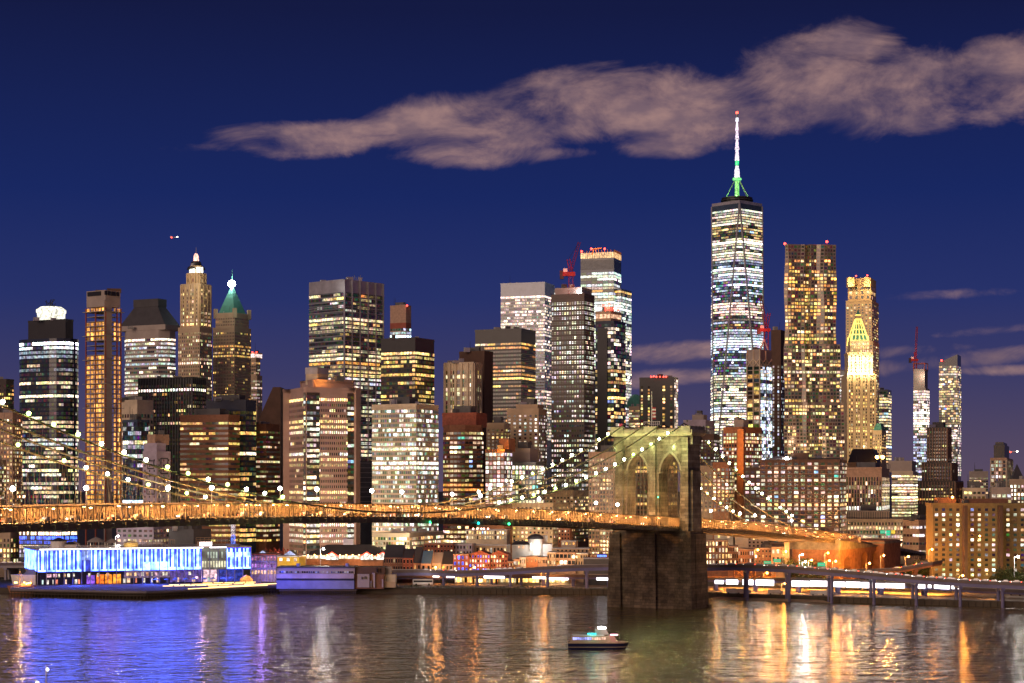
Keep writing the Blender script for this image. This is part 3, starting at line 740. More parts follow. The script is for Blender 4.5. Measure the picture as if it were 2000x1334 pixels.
for i in range(46):
    z = Z(985, D) + i * 3.05
    if z > Z(606, D) or 30 < i < 34 or i in (38, 39): continue
    for (a, b, n_) in ((P[0], P[1], 5), (P[1], P[2], 6)):
        for j in range(n_):
            if a is P[1] and j < 3: continue
            u0, u1 = j / n_ + .02, (j + 1) / n_ - .03; kk = math.exp(random.gauss(.1, .6)); q0, q1 = lerp(a, b, u0), lerp(a, b, u1)
            m.face([(q0[0], q0[1] + 1.2, z + .6), (q1[0], q1[1] + 1.2, z + .6), (q1[0], q1[1] + 1.2, z + 2.6), (q0[0], q0[1] + 1.2, z + 2.6)], 0, (1.0 * kk, .42 * kk, .08 * kk))
tag(m.build('work_light', GL, ct), kind='stuff')
m = MB()
for q in (P[0], lerp(P[0], P[1], .5), P[1], P[2], lerp(P[1], P[2], .75)): m.tube((q[0], q[1], ZG), (q[0], q[1], Z(600, D)), .5, n=4)
m.build('column_lattice', M_['rust_band'], ct)
# office block with the dark hipped roof
r, I = bld('office_tower', 'office tower with dark hipped roof and rows of bright white windows', [
    dict(D=1640, xL=234, xC=322, xR=352, y=640, w=M_['stone_grey'], cham=7, cap=8, yv=880, win=dict(fh=4.3, bw=2.6, wf=.92, hf=.5, lit=.55, full=.30, run=5, pal='white', b=1.0),
         bands=[(655, 700, dict(lit=.9, full=.7)), (700, 745, dict(lit=.35)), (745, 880, dict(lit=.5, full=.4))])], plant=False)
P = I[0]['poly']; top = shrink(P, .52); zc = I[0]['z1']
MB().prism(shrink(P, 1.03), zc - 1.5, zc + 3).build('stone_cornice', M_['stone_grey'], r)
MB().prism(shrink(P, 1.0), zc + 3, Z(596, 1640), top=top).build('roof', M_['slate'], r); MB().prism(shrink(top, 1.06), Z(596, 1640), Z(583, 1650)).build('roof_ridge', M_['slate'], r)
# art deco tower with the lit stepped crown and red tipped spire
D = 1600
r, I = bld('art_deco_tower', 'stepped stone skyscraper with floodlit white crown and red tipped spire', [
    dict(D=D, xL=348, xC=390, xR=414, y=640, w=M_['stone_tan'], yv=820, win=dict(fh=3.8, bw=2.4, wf=.42, hf=.55, lit=.18, pal='warm', run=2, b=1.3)),
    dict(D=D + 4, xL=353, xC=390, xR=412, y=555, w=M_['stone_tan'], n='upper_wall', win=dict(fh=3.8, bw=2.4, wf=.42, hf=.55, lit=.22, pal='warm', run=2, b=1.3), ribs=(5, 1.2, .8, M_['stone_warm'])),
    dict(D=D + 9, xL=365, xC=389, xR=402, y=534, w=M_['stone_warm'], n='crown_wall', win=dict(fh=4, bw=3, wf=.4, hf=.6, lit=.3, pal='white'), ribs=(4, 1.2, 1.0, M_['stone_warm'])),
    dict(D=D + 13, xL=366, xC=388, xR=400, y=520, w=M_['stone_warm'], n='lantern_wall', cham=3, win=False)], plant=False)
cx, cyy = X(383, D + 22), D + 22
glow_strip(r, I[3], 521, 533, (3, 3, 2.5), 'lantern_window')
for px, py, pw in ((362, 600, 9000), (376, 575, 12000), (395, 600, 9000), (407, 570, 8000), (372, 640, 5000), (380, 540, 12000), (402, 540, 9000), (385, 526, 5000)): light(r, (X(px, D - 12), D - 12, Z(py, D)), pw * (.07 if py > 590 else .2 if py > 550 else .5), (1, .88, .62), 1)
MB().lathe(cx, cyy, [(8, Z(521, D)), (7.5, Z(517, D)), (5, Z(513, D)), (4.2, Z(506, D)), (2.6, Z(504, D))], 12).build('dome', M_['dark_steel'], r)
MB().lathe(cx, cyy, [(2.4, Z(504, D)), (2.2, Z(494, D)), (1, Z(489, D))], 8, c=(2.2, 1.1, .85)).build('lantern_tip', GL, r); MB().tube((cx, cyy, Z(489, D)), (cx, cyy, Z(476, D)), .4, .1, 5).build('spire', M_['silver'], r)
# copper roofed tower with a star lamp
D = 1720
r, I = bld('pyramid_tower', 'tan skyscraper with green pyramid roof and a brilliant white lamp near its tip', [
    dict(D=D, xL=416, xC=458, xR=490, y=640, w=M_['stone_tan'], yv=800, win=dict(fh=3.7, bw=2.2, wf=.4, hf=.5, lit=.08, pal='gold', run=2, b=1.2), bands=[(675, 690, dict(lit=.5)), (640, 650, dict(lit=.4)), (770, 800, dict(lit=.5))]),
    dict(D=D + 4, xL=421, xC=458, xR=486, y=612, w=M_['stone_tan'], n='upper_wall', win=dict(fh=4, bw=2.4, wf=.4, lit=.05, pal='gold'))], plant=False)
P = I[1]['poly']; cx = sum(p[0] for p in P) / 4; cyy = sum(p[1] for p in P) / 4
MB().prism(shrink(P, .86), I[1]['z1'], Z(556, D), top=shrink(P, .08)).build('roof', M_['copper_green'], r)
for i in (0, 1, 2): q = P[i]; MB().rbox(q[0], q[1] + 1, .4, 3.4, 3.4, I[1]['z1'] - 4, I[1]['z1'] + 5).build('corner_turret', M_['stone_tan'], r)
MB().tube((cx, cyy, Z(557, D)), (cx, cyy, Z(523, D)), 1.0, .15, 6).build('spire', M_['copper_green'], r)
MB().ball((cx, cyy - 3.5, Z(551, D)), 3.4, n=10, k=6).build('beacon_lamp', emit('beacon_white', (1, 1, .97), 60), r)
light(r, (X(452, D - 20), D - 14, Z(590, D)), 1800, (.6, 1, .8), 2); light(r, (X(470, D - 20), D - 20, Z(590, D)), 4500, (.6, 1, .8), 2)
r, I = bld('slim_tower', 'small floodlit stone tower with tapering lit top beside the green pyramid', [
    dict(D=1820, xL=487, xC=502, xR=512, y=735, w=M_['stone_tan'], yv=800, win=dict(fh=3.8, bw=2.6, wf=.5, lit=.6, pal='pink', b=1.0)), dict(D=1824, xL=488, xC=500, xR=508, y=700, w=M_['stone_tan'], n='upper_wall', win=dict(lit=.2, bw=3)), dict(D=1828, xL=490, xC=498, xR=503, y=690, w=M_['stone_warm'], n='crown_wall', win=False)], plant=False)
glow_strip(r, I[2], 691, 698, (1.6, 1.2, 1.1)); roof_beacons(r, [(493, 688), (501, 688)], 1828)
bld('ribbed_block', 'dark ribbed office block with one cool lit storey below the hipped roof tower', [
    dict(D=1450, xL=270, xC=375, xR=402, y=738, w=M_['black_steel'], yv=985, cap=4, ribs=(2.6, .7, .5, M_['plant_grey']), win=dict(fh=3.9, bw=2.6, wf=.8, hf=.6, lit=.06, pal='gold', b=.8),
         bands=[(758, 766, dict(lit=.6, full=.9, pal='cool', run=6)), (772, 850, dict(lit=.25, pal='gold', run=5))])], plant=False)
bld('white_block', 'pale block with a plain white crown beside the unfinished tower', [dict(D=1290, xL=228, xC=268, xR=299, y=783, w=M_['cream'], phi=38, yv=990, cap=8, win=dict(fh=5, bw=3.4, wf=.7, hf=.6, lit=.25, pal='mix'))])
bld('blue_glass_building', 'low dark blue glass building reflecting light in front of the white crowned block', [dict(D=1240, xL=240, xC=268, xR=290, y=822, w=M_['blue_glass'], phi=35, yv=985, cap=.5, win=dict(fh=3.6, bw=2, wf=.94, hf=.8, lit=.03, pal='cool'), bands=[(825, 850, dict(lit=.5, pal='cool', b=.4)), (860, 868, dict(lit=.8, pal='white', b=1.2))])])
r, I = bld('painted_building', 'lilac stepped building with square line patterns painted on its blank wall', [
    dict(D=1165, xL=279, xC=306, xR=333, y=884, w=M_['lilac'], phi=35, yv=985, win=dict(fh=4, bw=5, wf=.25, hf=.4, lit=.1)), dict(D=1168, xL=281, xC=306, xR=324, y=868, w=M_['lilac'], phi=35, n='upper_wall', win=False), dict(D=1171, xL=288, xC=303, xR=316, y=851, w=M_['brick_pale'], phi=35, n='plant_storey', win=False)], plant=False)
m = MB(); C, B = I[0]['poly'][0], I[0]['poly'][1]; D = 1165; a_ = atan2(B[1] - C[1], B[0] - C[0])
C2, B2 = I[0]['poly'][1], I[0]['poly'][2]
for (P0, P1, f0, f1, ya, yb) in ((C, B, .35, .8, 900, 915), (C, B, .3, .85, 930, 965), (C2, B2, .3, .8, 895, 925), (C, B, .4, .75, 940, 955)):
    a_ = atan2(P1[1] - P0[1], P1[0] - P0[0]); L = sqrt((P1[0] - P0[0]) ** 2 + (P1[1] - P0[1]) ** 2)
    for y_ in (ya, yb): q = lerp(P0, P1, (f0 + f1) / 2); m.rbox(q[0], q[1], a_, (f1 - f0) * L, .3, Z(y_, D) - .35, Z(y_, D) + .35)
    for f in (f0, f1): q = lerp(P0, P1, f); m.rbox(q[0], q[1], a_, .8, .3, Z(yb, D), Z(ya, D))
m.build('painted_pattern', M_['dark_steel'], r)
# banded brick office with a dark glass notch, and the block behind it
bld('brick_office', 'red brown office block with bands of brick and yellow windows', [
    dict(D=1230, xL=352, xC=446, xR=468, y=812, w=M_['brick_brown'], phi=20, yv=1060, cap=3, win=dict(fh=4.1, bw=3, wf=.98, hf=.45, lit=.22, full=.1, run=6, pal='gold', b=1.0), bands=[(1018, 1062, dict(lit=.85, full=.6, pal='gold', b=.7))])])
bld('notched_office', 'dark glass office with strong yellow storeys between two brick blocks', [
    dict(D=1245, xL=402, xC=480, xR=500, y=783, w=M_['navy_glass'], phi=24, yv=1060, cap=6, win=dict(fh=4.1, bw=2.4, wf=.9, hf=.6, lit=.3, full=.25, run=5, pal='gold', b=1.0), bands=[(1018, 1062, dict(lit=.9, full=.8, b=.8))])])
bld('banded_block', 'dark red banded block tucked against the pink stone tower', [
    dict(D=1265, xL=484, xC=520, xR=546, y=830, w=M_['brick_brown'], phi=20, yv=1060, win=dict(fh=4.1, bw=3, wf=.98, hf=.4, lit=.25, full=.1, run=5, pal='gold', b=.8), bands=[(1018, 1062, dict(lit=.9, full=.8, b=.7))])], plant=False)
wd = thing('wedge_building', 'dark brown building with one steep sloping roof edge behind the pink stone tower', 'building', (X(525, 1340), 1350, ZG))
D = 1340; m = MB(); pts_ = [(498, 990), (498, 835), (533, 756), (548, 756), (548, 990)]; b = len(m.v)
for dd in (0, 24): m.v += [(X(px, D), D + dd, max(ZG, Z(py, D))) for px, py in pts_]
m.idx((0, 4, 3, 2, 1)); m.idx((5, 6, 7, 8, 9))
for i in range(5): j = (i + 1) % 5; m.idx((i, j, 5 + j, 5 + i))
m.build('wall', M_['dark_brown'], wd)
# pink stone office with chamfered corners
D = 1190
r, I = bld('stone_office', 'massive pinkish stone office block with chamfered corner and lit upper rows', [
    dict(D=D, xL=524, xC=668, xR=730, y=757, w=M_['stone_pink'], phi=22, cham=26, yv=1085, cap=5, win=dict(fh=4.2, bw=1.75, wf=.55, hf=.5, lit=.16, full=.22, run=5, pal='warm', b=1.15),
         bands=[(765, 785, dict(lit=.5, full=.9, pal='warm', b=1.2)), (785, 818, dict(lit=.12, full=0)), (818, 826, dict(full=1, b=1.4)), (838, 848, dict(full=1, b=1.4, pal='white')), (884, 892, dict(full=1)), (1015, 1062, dict(lit=.5, full=.7, pal='white', b=1.0))]),
    dict(D=D + 10, xL=560, xC=664, xR=716, y=742, w=M_['stone_pink'], phi=22, cham=20, n='plant_storey', win=False)], plant=False)
# deep vertical recesses with wide windows
v = I[0]['vis']
for (k, f, wd_) in ((1, .28, 5.5), (2, .12, 9), (2, .88, 9), (3, .5, 5)):
    if k >= len(v) - 1: continue
    A, B = v[k], v[k + 1]; L = sqrt((B[0] - A[0]) ** 2 + (B[1] - A[1]) ** 2); f0, f1 = max(0.01, f - wd_ / L / 2), min(.99, f + wd_ / L / 2); a, b = lerp(A, B, f0), lerp(A, B, f1)
    nx, ny = (B[1] - A[1]) / L * .35, -(B[0] - A[0]) / L * .35; a = (a[0] + nx, a[1] + ny); b = (b[0] + nx, b[1] + ny)
    m = MB().rbox((a[0] + b[0]) / 2, (a[1] + b[1]) / 2 + .3, atan2(b[1] - a[1], b[0] - a[0]), sqrt((a[0] - b[0]) ** 2 + (a[1] - b[1]) ** 2), .6, Z(1085, D), Z(765, D)); m.build('glazed_bay', M_['bronze'], r)
    window_rows(r, [a, b], Z(1085, D), Z(768, D), M_['bronze'], dict(fh=4.2, bw=3, wf=.92, hf=.55, lit=.35, full=.25, pal='warm', b=1.3, run=3), [(Z(1062, D), Z(1015, D), dict(lit=.9, full=.8))], name='bay_window', off=.12)
D2 = 1200
ctw = thing('cooling_tower', 'small box on the roof of the pink block, one face lit orange', 'rooftop plant', (X(611, D2), D2 + 20, Z(745, D2)))
m = MB(); P, _, _ = foot(D2 + 16, 597, 620, 625, radians(30)); m.prism(P, Z(748, D2), Z(727, D2)); m.build('wall', M_['cream'], ctw)
MB().prism(shrink(P, 1.04), Z(727, D2), Z(714, D2)).build('louvre', M_['silver'], ctw); light(ctw, (X(624, D2), D2 + 4, Z(742, D2)), 3500, (1, .4, .05), .4)
# big glass slab with the long slanting side
D = 1500
r, I = bld('glass_slab', 'tall pale glass slab with many glowing yellow storeys and a finned side', [
    dict(D=D, xL=604, xC=671, xR=748, y=546, w=M_['grey_glass'], phi=41, yv=900, cap=10, par=False, win=dict(fh=3.9, bw=2.4, wf=.97, hf=.62, lit=.5, full=.4, run=7, pal='gold', b=.75, dim=.06),
         bands=[(572, 584, dict(lit=.4, full=0, pal='gold', run=8)), (584, 616, dict(lit=.12, full=0, pal='mix')), (616, 650, dict(lit=.9, full=.9, pal='gold', b=.75)), (650, 676, dict(lit=.22, full=0)), (676, 704, dict(lit=.7, full=.6)), (704, 722, dict(lit=.55, full=.5, b=.7)), (722, 745, dict(lit=.9, full=1, pal='warm', b=1.3)), (745, 900, dict(lit=.6, full=.4, pal='white'))]),], plant=False)
v = I[0]['vis']; ribs(r, v[1:], Z(900, D), I[0]['z1'], 9.6, .7, 1.4, M_['silver'], 'fin_ribs'); ledges(r, I[0]['body'], [Z(570, D) - i * 3.93 for i in range(44)], .5, .5, M_['silver'], 'spandrel_ribs')
MB().prism(shrink(I[0]['body'], 1.006), Z(569, D), I[0]['z1'] + .5).build('screen_wall', M_['silver'], r)
m = MB(); q = (X(690, D), D + 30)
for i in range(7): m.tube((q[0] - 2 + i * .7, q[1], I[0]['z1']), (q[0] - 5 + i * 1.7, q[1], I[0]['z1'] + 5 + (i % 3)), .22, n=4)
m.build('antenna_lattice', M_['silver'], r); light(r, (X(660, D - 8), D - 8, Z(562, D)), 3000, (1, .95, .9), 1)
r, I = bld('slim_block', 'small far tower with red roof light and one cool lit floor group', [dict(D=2050, xL=762, xC=793, xR=803, y=597, w=M_['brick_pale'], yv=680, cap=24, win=dict(fh=4.3, bw=4, wf=.9, hf=.7, lit=.9, full=.5, pal='green', b=1.0))])
roof_beacons(r, [(795, 597)], 2048, 1.4); MB().prism(shrink(I[0]['body'], 1.01), Z(642, 2050), Z(630, 2050)).build('rust_band', M_['rust_band'], r)
bld('black_tower', 'black office tower with irregular yellow rows beside the pale glass slab', [
    dict(D=1380, xL=744, xC=811, xR=848, y=661, w=M_['black_steel'], phi=28, yv=810, cap=9, win=dict(fh=3.9, bw=3.1, wf=.9, hf=.6, lit=.45, full=.15, run=3, pal='gold', b=1.1), bands=[(690, 704, dict(lit=.95, full=1, b=1.2)), (704, 718, dict(lit=.6, full=.3)), (718, 728, dict(lit=.05, full=0)), (728, 736, dict(full=1)), (782, 790, dict(full=1))])], plant=False)
bld('curtain_wall_office', 'pale green glass office block with cream bands and cool lit windows', [
    dict(D=1160, xL=727, xC=813, xR=856, y=791, w=M_['cream'], phi=28, yv=1085, cap=2, ledge=(2.95, .35, .35, M_['cream']), win=dict(fh=3.55, bw=1.9, wf=.86, hf=.6, lit=.45, full=.08, run=2, pal='green', b=.95, dim=.10, glass=glass_mat('green_glass', (.10, .14, .10), .3)))])
bld('curtain_annex', 'low cream banded annex at the foot of the pale green office', [dict(D=1120, xL=728, xC=800, xR=866, y=1044, w=M_['cream'], phi=20, yv=1085, cap=1, win=dict(k=1, fh=3.2, bw=1.8, wf=.8, hf=.6, lit=.5, pal='warm', b=.9, dim=.15))], plant=False)
# middle group
bld('terraced_brick_office', 'dark brick office stepping back in two terraces with scattered yellow windows', [
    dict(D=1240, xL=857, xC=930, xR=952, y=832, w=M_['brick_brown'], phi=20, cham=8, yv=1062, win=dict(fh=3.8, bw=3.2, wf=.85, hf=.5, lit=.4, full=.12, run=2, pal='mix', b=1.0), bands=[(838, 850, dict(lit=.8)), (940, 960, dict(lit=.85, full=1, pal='gold')), (1015, 1062, dict(lit=.7, full=.4, pal='warm'))]),
    dict(D=1252, xL=864, xC=930, xR=951, y=808, w=M_['brick_red'], phi=20, n='upper_wall', win=False)])
bld('ribbed_pale_tower', 'pale ribbed stone tower rising behind the terraced brick office', [dict(D=1400, xL=867, xC=925, xR=940, y=709, w=M_['cream'], phi=24, yv=815, cap=5, ribs=(4.6, 1.9, .9, M_['cream']), win=dict(fh=3.9, bw=4.6, wf=.7, hf=.8, lit=.10, pal='gold', run=1), bands=[(728, 736, dict(lit=.95, full=1, pal='gold'))])], plant=False)
bld('blank_slab', 'plain grey brown slab standing behind the ribbed pale tower', [dict(D=1450, xL=897, xC=946, xR=963, y=687, w=M_['dark_brown'], phi=28, win=False)])
bld('black_slab', 'broad black office slab with yellow rows and a ribbed dark side', [
    dict(D=1540, xL=928, xC=1018, xR=1046, y=643, w=M_['black_steel'], phi=24, yv=840, cap=10, win=dict(fh=3.9, bw=2.8, wf=.9, hf=.5, lit=.25, run=6, pal='gold', b=1.1), bands=[(668, 684, dict(lit=.45, full=.3)), (684, 712, dict(lit=.06)), (712, 745, dict(lit=.6, full=.5)), (762, 790, dict(lit=.7, full=.6))])], plant=False)
r, I = bld('mirror_tower', 'grey blue glass tower with plain top and bright speckled storeys behind the black slab', [
    dict(D=2150, xL=978, xC=1064, xR=1083, y=552, w=mat('pale_blue_glass', (.12, .16, .25), .2, spec=.8), phi=18, yv=860, cap=14, win=dict(fh=4.1, bw=2.4, wf=.9, hf=.6, lit=.65, full=.3, run=3, pal='pink', b=1.05, dim=.1), bands=[(576, 581, dict(lit=1, full=1, b=1.6)), (581, 600, dict(lit=.35)), (684, 712, dict(lit=.1, full=0)), (712, 740, dict(lit=.5)), (740, 760, dict(lit=.1)), (760, 790, dict(lit=.9, full=.8, b=1.3))])], plant=False)
bld('pale_low_tower', 'distant pale low tower with a row of white roof lamps beside the red crane', [dict(D=2500, xL=1074, xC=1110, xR=1134, y=565, w=M_['grey_glass'], yv=600, win=dict(lit=.8, full=.8, pal='cool', b=1.2))], plant=False)
bld('beige_tower', 'beige residential tower with narrow lit windows and stepped roof', [
    dict(D=1330, xL=990, xC=1052, xR=1068, y=800, w=M_['stone_tan'], phi=18, yv=960, win=dict(fh=3.2, bw=5.2, wf=.4, hf=.5, lit=.35, pal='pink', run=1)), dict(D=1334, xL=1008, xC=1050, xR=1062, y=792, w=M_['stone_tan'], phi=18, n='plant_storey', win=False)])
bld('beige_apartments', 'broad beige apartment block with pairs of warm windows below the deck line', [
    dict(D=1215, xL=930, xC=1080, xR=1112, y=985, w=M_['stone_tan'], phi=14, yv=1068, cap=1, win=dict(fh=3.1, bw=3.3, wf=.5, hf=.5, lit=.4, pal='gold', run=2, b=1.0))], plant=False)
bld('beige_annex', 'short beige block with water tank and few lit windows', [dict(D=1300, xL=950, xC=985, xR=997, y=828, w=M_['stone_tan'], phi=20, yv=900, win=dict(fh=3.2, bw=4, wf=.45, lit=.3, pal='gold', run=1))])
r, I = bld('lattice_window_block', 'brick block with a tight grid of bright square windows and an orange lit roof box', [
    dict(D=1205, xL=948, xC=985, xR=1000, y=880, w=M_['brick_brown'], phi=20, yv=985, cap=1, win=dict(fh=3.3, bw=3.2, wf=.75, hf=.7, lit=.8, pal='pink', run=1, b=1.2))], plant=False)
P, _, _ = foot(1215, 975, 994, 1000, radians(20)); m = MB().prism(P, Z(882, 1215), Z(856, 1215)).build('roof_box', M_['brick_orange'], r); light(r, (X(978, 1205), 1203, Z(876, 1205)), 5000, (1, .35, .03), .4)
bld('glass_terrace_block', 'small grey block with glass terraces, lamps and a plain windowless top', [dict(D=1225, xL=1000, xC=1046, xR=1062, y=905, w=M_['grey_glass'], phi=20, yv=985, cap=1, win=dict(fh=4, bw=3, wf=.7, hf=.7, lit=.5, pal='mix')), dict(D=1232, xL=1001, xC=1035, xR=1050, y=878, w=M_['stone_grey'], phi=20, n='plant_storey', win=False)])
# dark tower with the arched grid of windows and the crane over it
D = 1330
bld('grid_window_tower', 'dark brown tower with a regular grid of small bright arched windows', [
    dict(D=D, xL=1077, xC=1141, xR=1161, y=575, w=M_['bronze'], phi=26, yv=1000, cap=4, win=dict(k=1, fh=3.55, bw=2.05, wf=.58, hf=.52, lit=.72, full=.1, run=2, pal='white', b=.95, dim=.06), bands=[(748, 756, dict(lit=0, full=0)), (770, 800, dict(lit=.5, pal='cool')), (800, 815, dict(pal='cool', lit=.9)), (826, 848, dict(lit=.05, full=0)), (848, 1000, dict(lit=.65))], ledge=(3.55, .5, .3, M_['bronze'])),
    dict(D=D + 8, xL=1084, xC=1136, xR=1156, y=563, w=M_['concrete'], phi=26, n='plant_storey', win=False)], plant=False)
def crane(label, D, px, yb, yj, xt, yt, xc, yc):
    """luffing crane: mast, slewing cab, jib and counter jib"""
    c = thing('tower_crane', label, 'crane', (X(px, D), D, Z(yb, D)))
    def lat(p, q, w_, name):
        m = MB(); p = Vector(p); q = Vector(q); d = (q - p); a = d.cross(Vector((0, 1, 0))).normalized() * w_; b = Vector((0, 1, 0)) * w_; n = max(4, int(d.length / (w_ * 2.2)))
        cs = [a + b, a - b, -a - b, b - a]
        for k in cs: m.tube(p + k, q + k, .2, n=4)
        for i in range(n):
            u, v_ = p + d * (i / n), p + d * ((i + 1) / n)
            for k in range(4): m.tube(u + cs[k], v_ + cs[(k + 1) % 4], .1, n=3)
        m.build(name, M_['red_steel'], c)
    lat((X(px, D), D, Z(yb, D)), (X(px, D), D, Z(yj, D)), 1.5, 'mast_lattice'); lat((X(px, D), D, Z(yj, D)), (X(xt, D), D + 6, Z(yt, D)), .9, 'jib_lattice'); lat((X(px, D), D, Z(yj, D)), (X(xc, D), D - 3, Z(yc, D)), 1.1, 'back_mast_lattice')
    x, z = X(px, D), Z(yj, D); MB().box((x - 6, D - 2, z - 3.4), (x + 3, D + 2, z - .6)).build('machine_deck', M_['red_steel'], c); MB().box((x - 8, D - 1.6, z - 5.5), (x - 5, D + 1.6, z + .5)).build('counterweight', M_['dark_steel'], c); MB().box((x - 5.5, D - 2.6, z - .6), (x - 2.6, D - .5, z + 1.8)).build('cab', M_['white_metal'], c)
    MB().tube((X(xc, D), D - 3, Z(yc, D)), (X(xt, D), D + 6, Z(yt, D)), .12, n=3).build('stay_rope', M_['dark_steel'], c)
    return c
c = crane('red luffing crane working over the dark grid windowed tower', D + 14, 1115, 575, 530, 1132, 471, 1110, 507)
light(c, (X(1122, D), D - 6, Z(545, D)), 6000, (1, .1, .08), 1); light(c, (X(1104, D), D - 4, Z(520, D)), 3500, (1, .1, .08), 1)
MB().ball((X(1132, D), D + 6, Z(568, D)), 1.6, n=8, k=5).build('work_lamp', M_['white_lamp'], c)
# tall glass tower with the orange lit top
D = 2320
r, I = bld('stepped_glass_tower', 'tall stepped glass tower with orange lit rooftop and bright white storeys', [
    dict(D=D + 3, xL=1150, xC=1213, xR=1233, y=565, w=M_['blue_glass'], phi=24, yv=840, cap=1, win=dict(fh=4.4, bw=3.2, wf=.85, hf=.72, lit=.75, full=.6, run=4, pal='green', b=1.2), bands=[(566, 576, dict(lit=1, full=1, pal='gold', b=1.1)), (640, 840, dict(lit=.7, pal='white'))]),
    dict(D=D, xL=1134, xC=1199, xR=1213, y=498, w=M_['blue_glass'], phi=18, n='upper_wall', z0=Z(840, D), yv=720, cap=2, win=dict(fh=4.4, bw=9, wf=.93, hf=.75, lit=.95, full=.9, run=3, pal='green', b=1.25), bands=[(495, 530, dict(skip=1)), (545, 552, dict(lit=0, full=0)), (566, 572, dict(pal='gold', b=1.1))])], plant=False)
glow_strip(r, I[1], 492, 503, (1.3, .75, .3)); m = MB(); v = I[1]['vis']
for A, B in zip(v[:-1], v[1:]):
    for i in range(12): q = lerp(A, B, i / 11); m.tube((q[0], q[1], Z(498, D)), (q[0], q[1], Z(487, D)), .4, n=4)
m.build('rooftop_screen_lattice', M_['brick_orange'], r); m = MB(); m.tube((X(1157, D), D + 8, Z(496, D)), (X(1160, D), D + 8, Z(485, D)), .9); m.tube((X(1160, D), D + 8, Z(485, D)), (X(1176, D), D + 8, Z(483, D)), .9); m.build('davit_arm', M_['brick_orange'], r)
light(r, (X(1165, D), D - 3, Z(484, D)), 20000, (1, .4, .1), 1); roof_beacons(r, [(1136, 491), (1155, 486), (1181, 486)], D - 2, 2.0)
ledges(r, I[1]['body'], [Z(508 + i * 2.4, D) for i in range(8)], .6, .4, M_['black_steel'], 'louvre_ribs')
# navy tower
D = 1500
r, I = bld('navy_tower', 'navy glass tower with tan crown, red roof lamps and orange apartments at its corners', [
    dict(D=D, xL=1163, xC=1199, xR=1222, y=628, w=M_['navy_glass'], phi=30, yv=960, cap=1, win=dict(fh=3.7, bw=3.6, wf=.9, hf=.7, lit=.32, run=2, pal='pink', b=1.1), bands=[(720, 960, dict(pal='mix', lit=.35)), (860, 960, dict(pal='pink', lit=.6))]),
    dict(D=D + 3, xL=1163, xC=1193, xR=1213, y=609, w=M_['stone_tan'], phi=30, n='crown_wall', win=False)], plant=False)
glow_strip(r, I[1], 613, 621, (1.1, .62, .38)); roof_beacons(r, [(1178, 597), (1190, 593), (1207, 605)], D, 1.3); light(r, (X(1190, D), D + 8, Z(598, D)), 6000, (1, .08, .05), 1); MB().rbox(X(1189, D), D + 14, .3, 8, 7, Z(609, D), Z(597, D)).build('roof_plant', M_['stone_grey'], r)
m = MB(); m.rbox(I[0]['vis'][1][0] - 9, I[0]['vis'][1][1] + 4.7, -radians(30), 9, .8, Z(960, D), Z(640, D)); m.build('dark_bay', M_['black_steel'], r)
r, I = bld('domed_building', 'distant building with a green dome beside the black hotel block', [dict(D=2300, xL=1228, xC=1250, xR=1256, y=795, w=M_['stone_tan'], phi=20, yv=840, win=dict(lit=.8, full=.4, pal='warm'))], plant=False)
MB().lathe(X(1242, 2310), 2318, [(11, Z(797, 2310)), (10.5, Z(785, 2310)), (7.5, Z(776, 2310)), (3, Z(770, 2310))], 14).build('dome', M_['copper_green'], r)
D = 1750
r, I = bld('black_hotel', 'black box of a building with red roof lamps and columns of yellow windows', [dict(D=D, xL=1249, xC=1317, xR=1324, y=738, w=M_['black_steel'], phi=18, yv=870, cap=9, win=False)], plant=False)
v = I[0]['vis']
for f0, f1, p in ((.04, .10, .6), (.24, .30, .8), (.66, .74, .45), (.88, .95, .5)):
    a, b = lerp(v[0], v[1], f0), lerp(v[0], v[1], f1); a = (a[0], a[1] - .2); b = (b[0], b[1] - .2); window_rows(r, [a, b], Z(860, D), Z(752, D), M_['black_steel'], dict(fh=3.5, bw=3.4, wf=.85, hf=.62, lit=p, run=1, pal='gold', b=1.3, full=0), name='window')
window_rows(r, [v[1], v[2]], Z(860, D), Z(740, D), M_['silver'], dict(fh=3.5, bw=3, wf=.8, hf=.8, lit=.7, pal='pink', b=1), name='window')
roof_beacons(r, [(1272, 736), (1277, 735), (1282, 736), (1289, 736), (1296, 736), (1301, 736)], D, 1.1); light(r, (X(1276, D), D - 1, Z(733, D)), 900, (1, .05, .03), .3)
# low fillers behind the bridge tower
bld('beige_cluster', 'beige apartment tower seen between the bridge tower and the brick tower', [dict(D=1300, xL=1366, xC=1400, xR=1412, y=912, w=M_['stone_tan'], phi=20, yv=1000, win=dict(fh=3.1, bw=3.8, wf=.5, lit=.35, pal='gold', run=1))])
r, I = bld('balcony_block', 'tan apartment block with a column of glowing balconies by the bridge tower', [dict(D=1280, xL=1392, xC=1424, xR=1434, y=905, w=M_['brick_orange'], phi=20, yv=1000, win=dict(fh=3.1, bw=3.6, wf=.6, hf=.65, lit=.6, pal='warm', run=1, b=1.1))])
bld('grey_stone_tower', 'grey stone tower rising just behind the top of the bridge tower', [dict(D=1500, xL=1335, xC=1378, xR=1396, y=822, w=M_['lilac'], phi=20, yv=960, win=dict(fh=3.6, bw=3.6, wf=.4, lit=.08)), dict(D=1503, xL=1352, xC=1374, xR=1381, y=812, w=M_['stone_grey'], phi=20, n='plant_storey', win=False)])
bld('speckled_block', 'narrow dark block with scattered lit windows below the tallest tower', [dict(D=1400, xL=1368, xC=1394, xR=1406, y=850, w=M_['dark_brown'], phi=20, yv=930, win=dict(fh=3.1, bw=3, wf=.5, lit=.4, run=1, pal='pink'))])
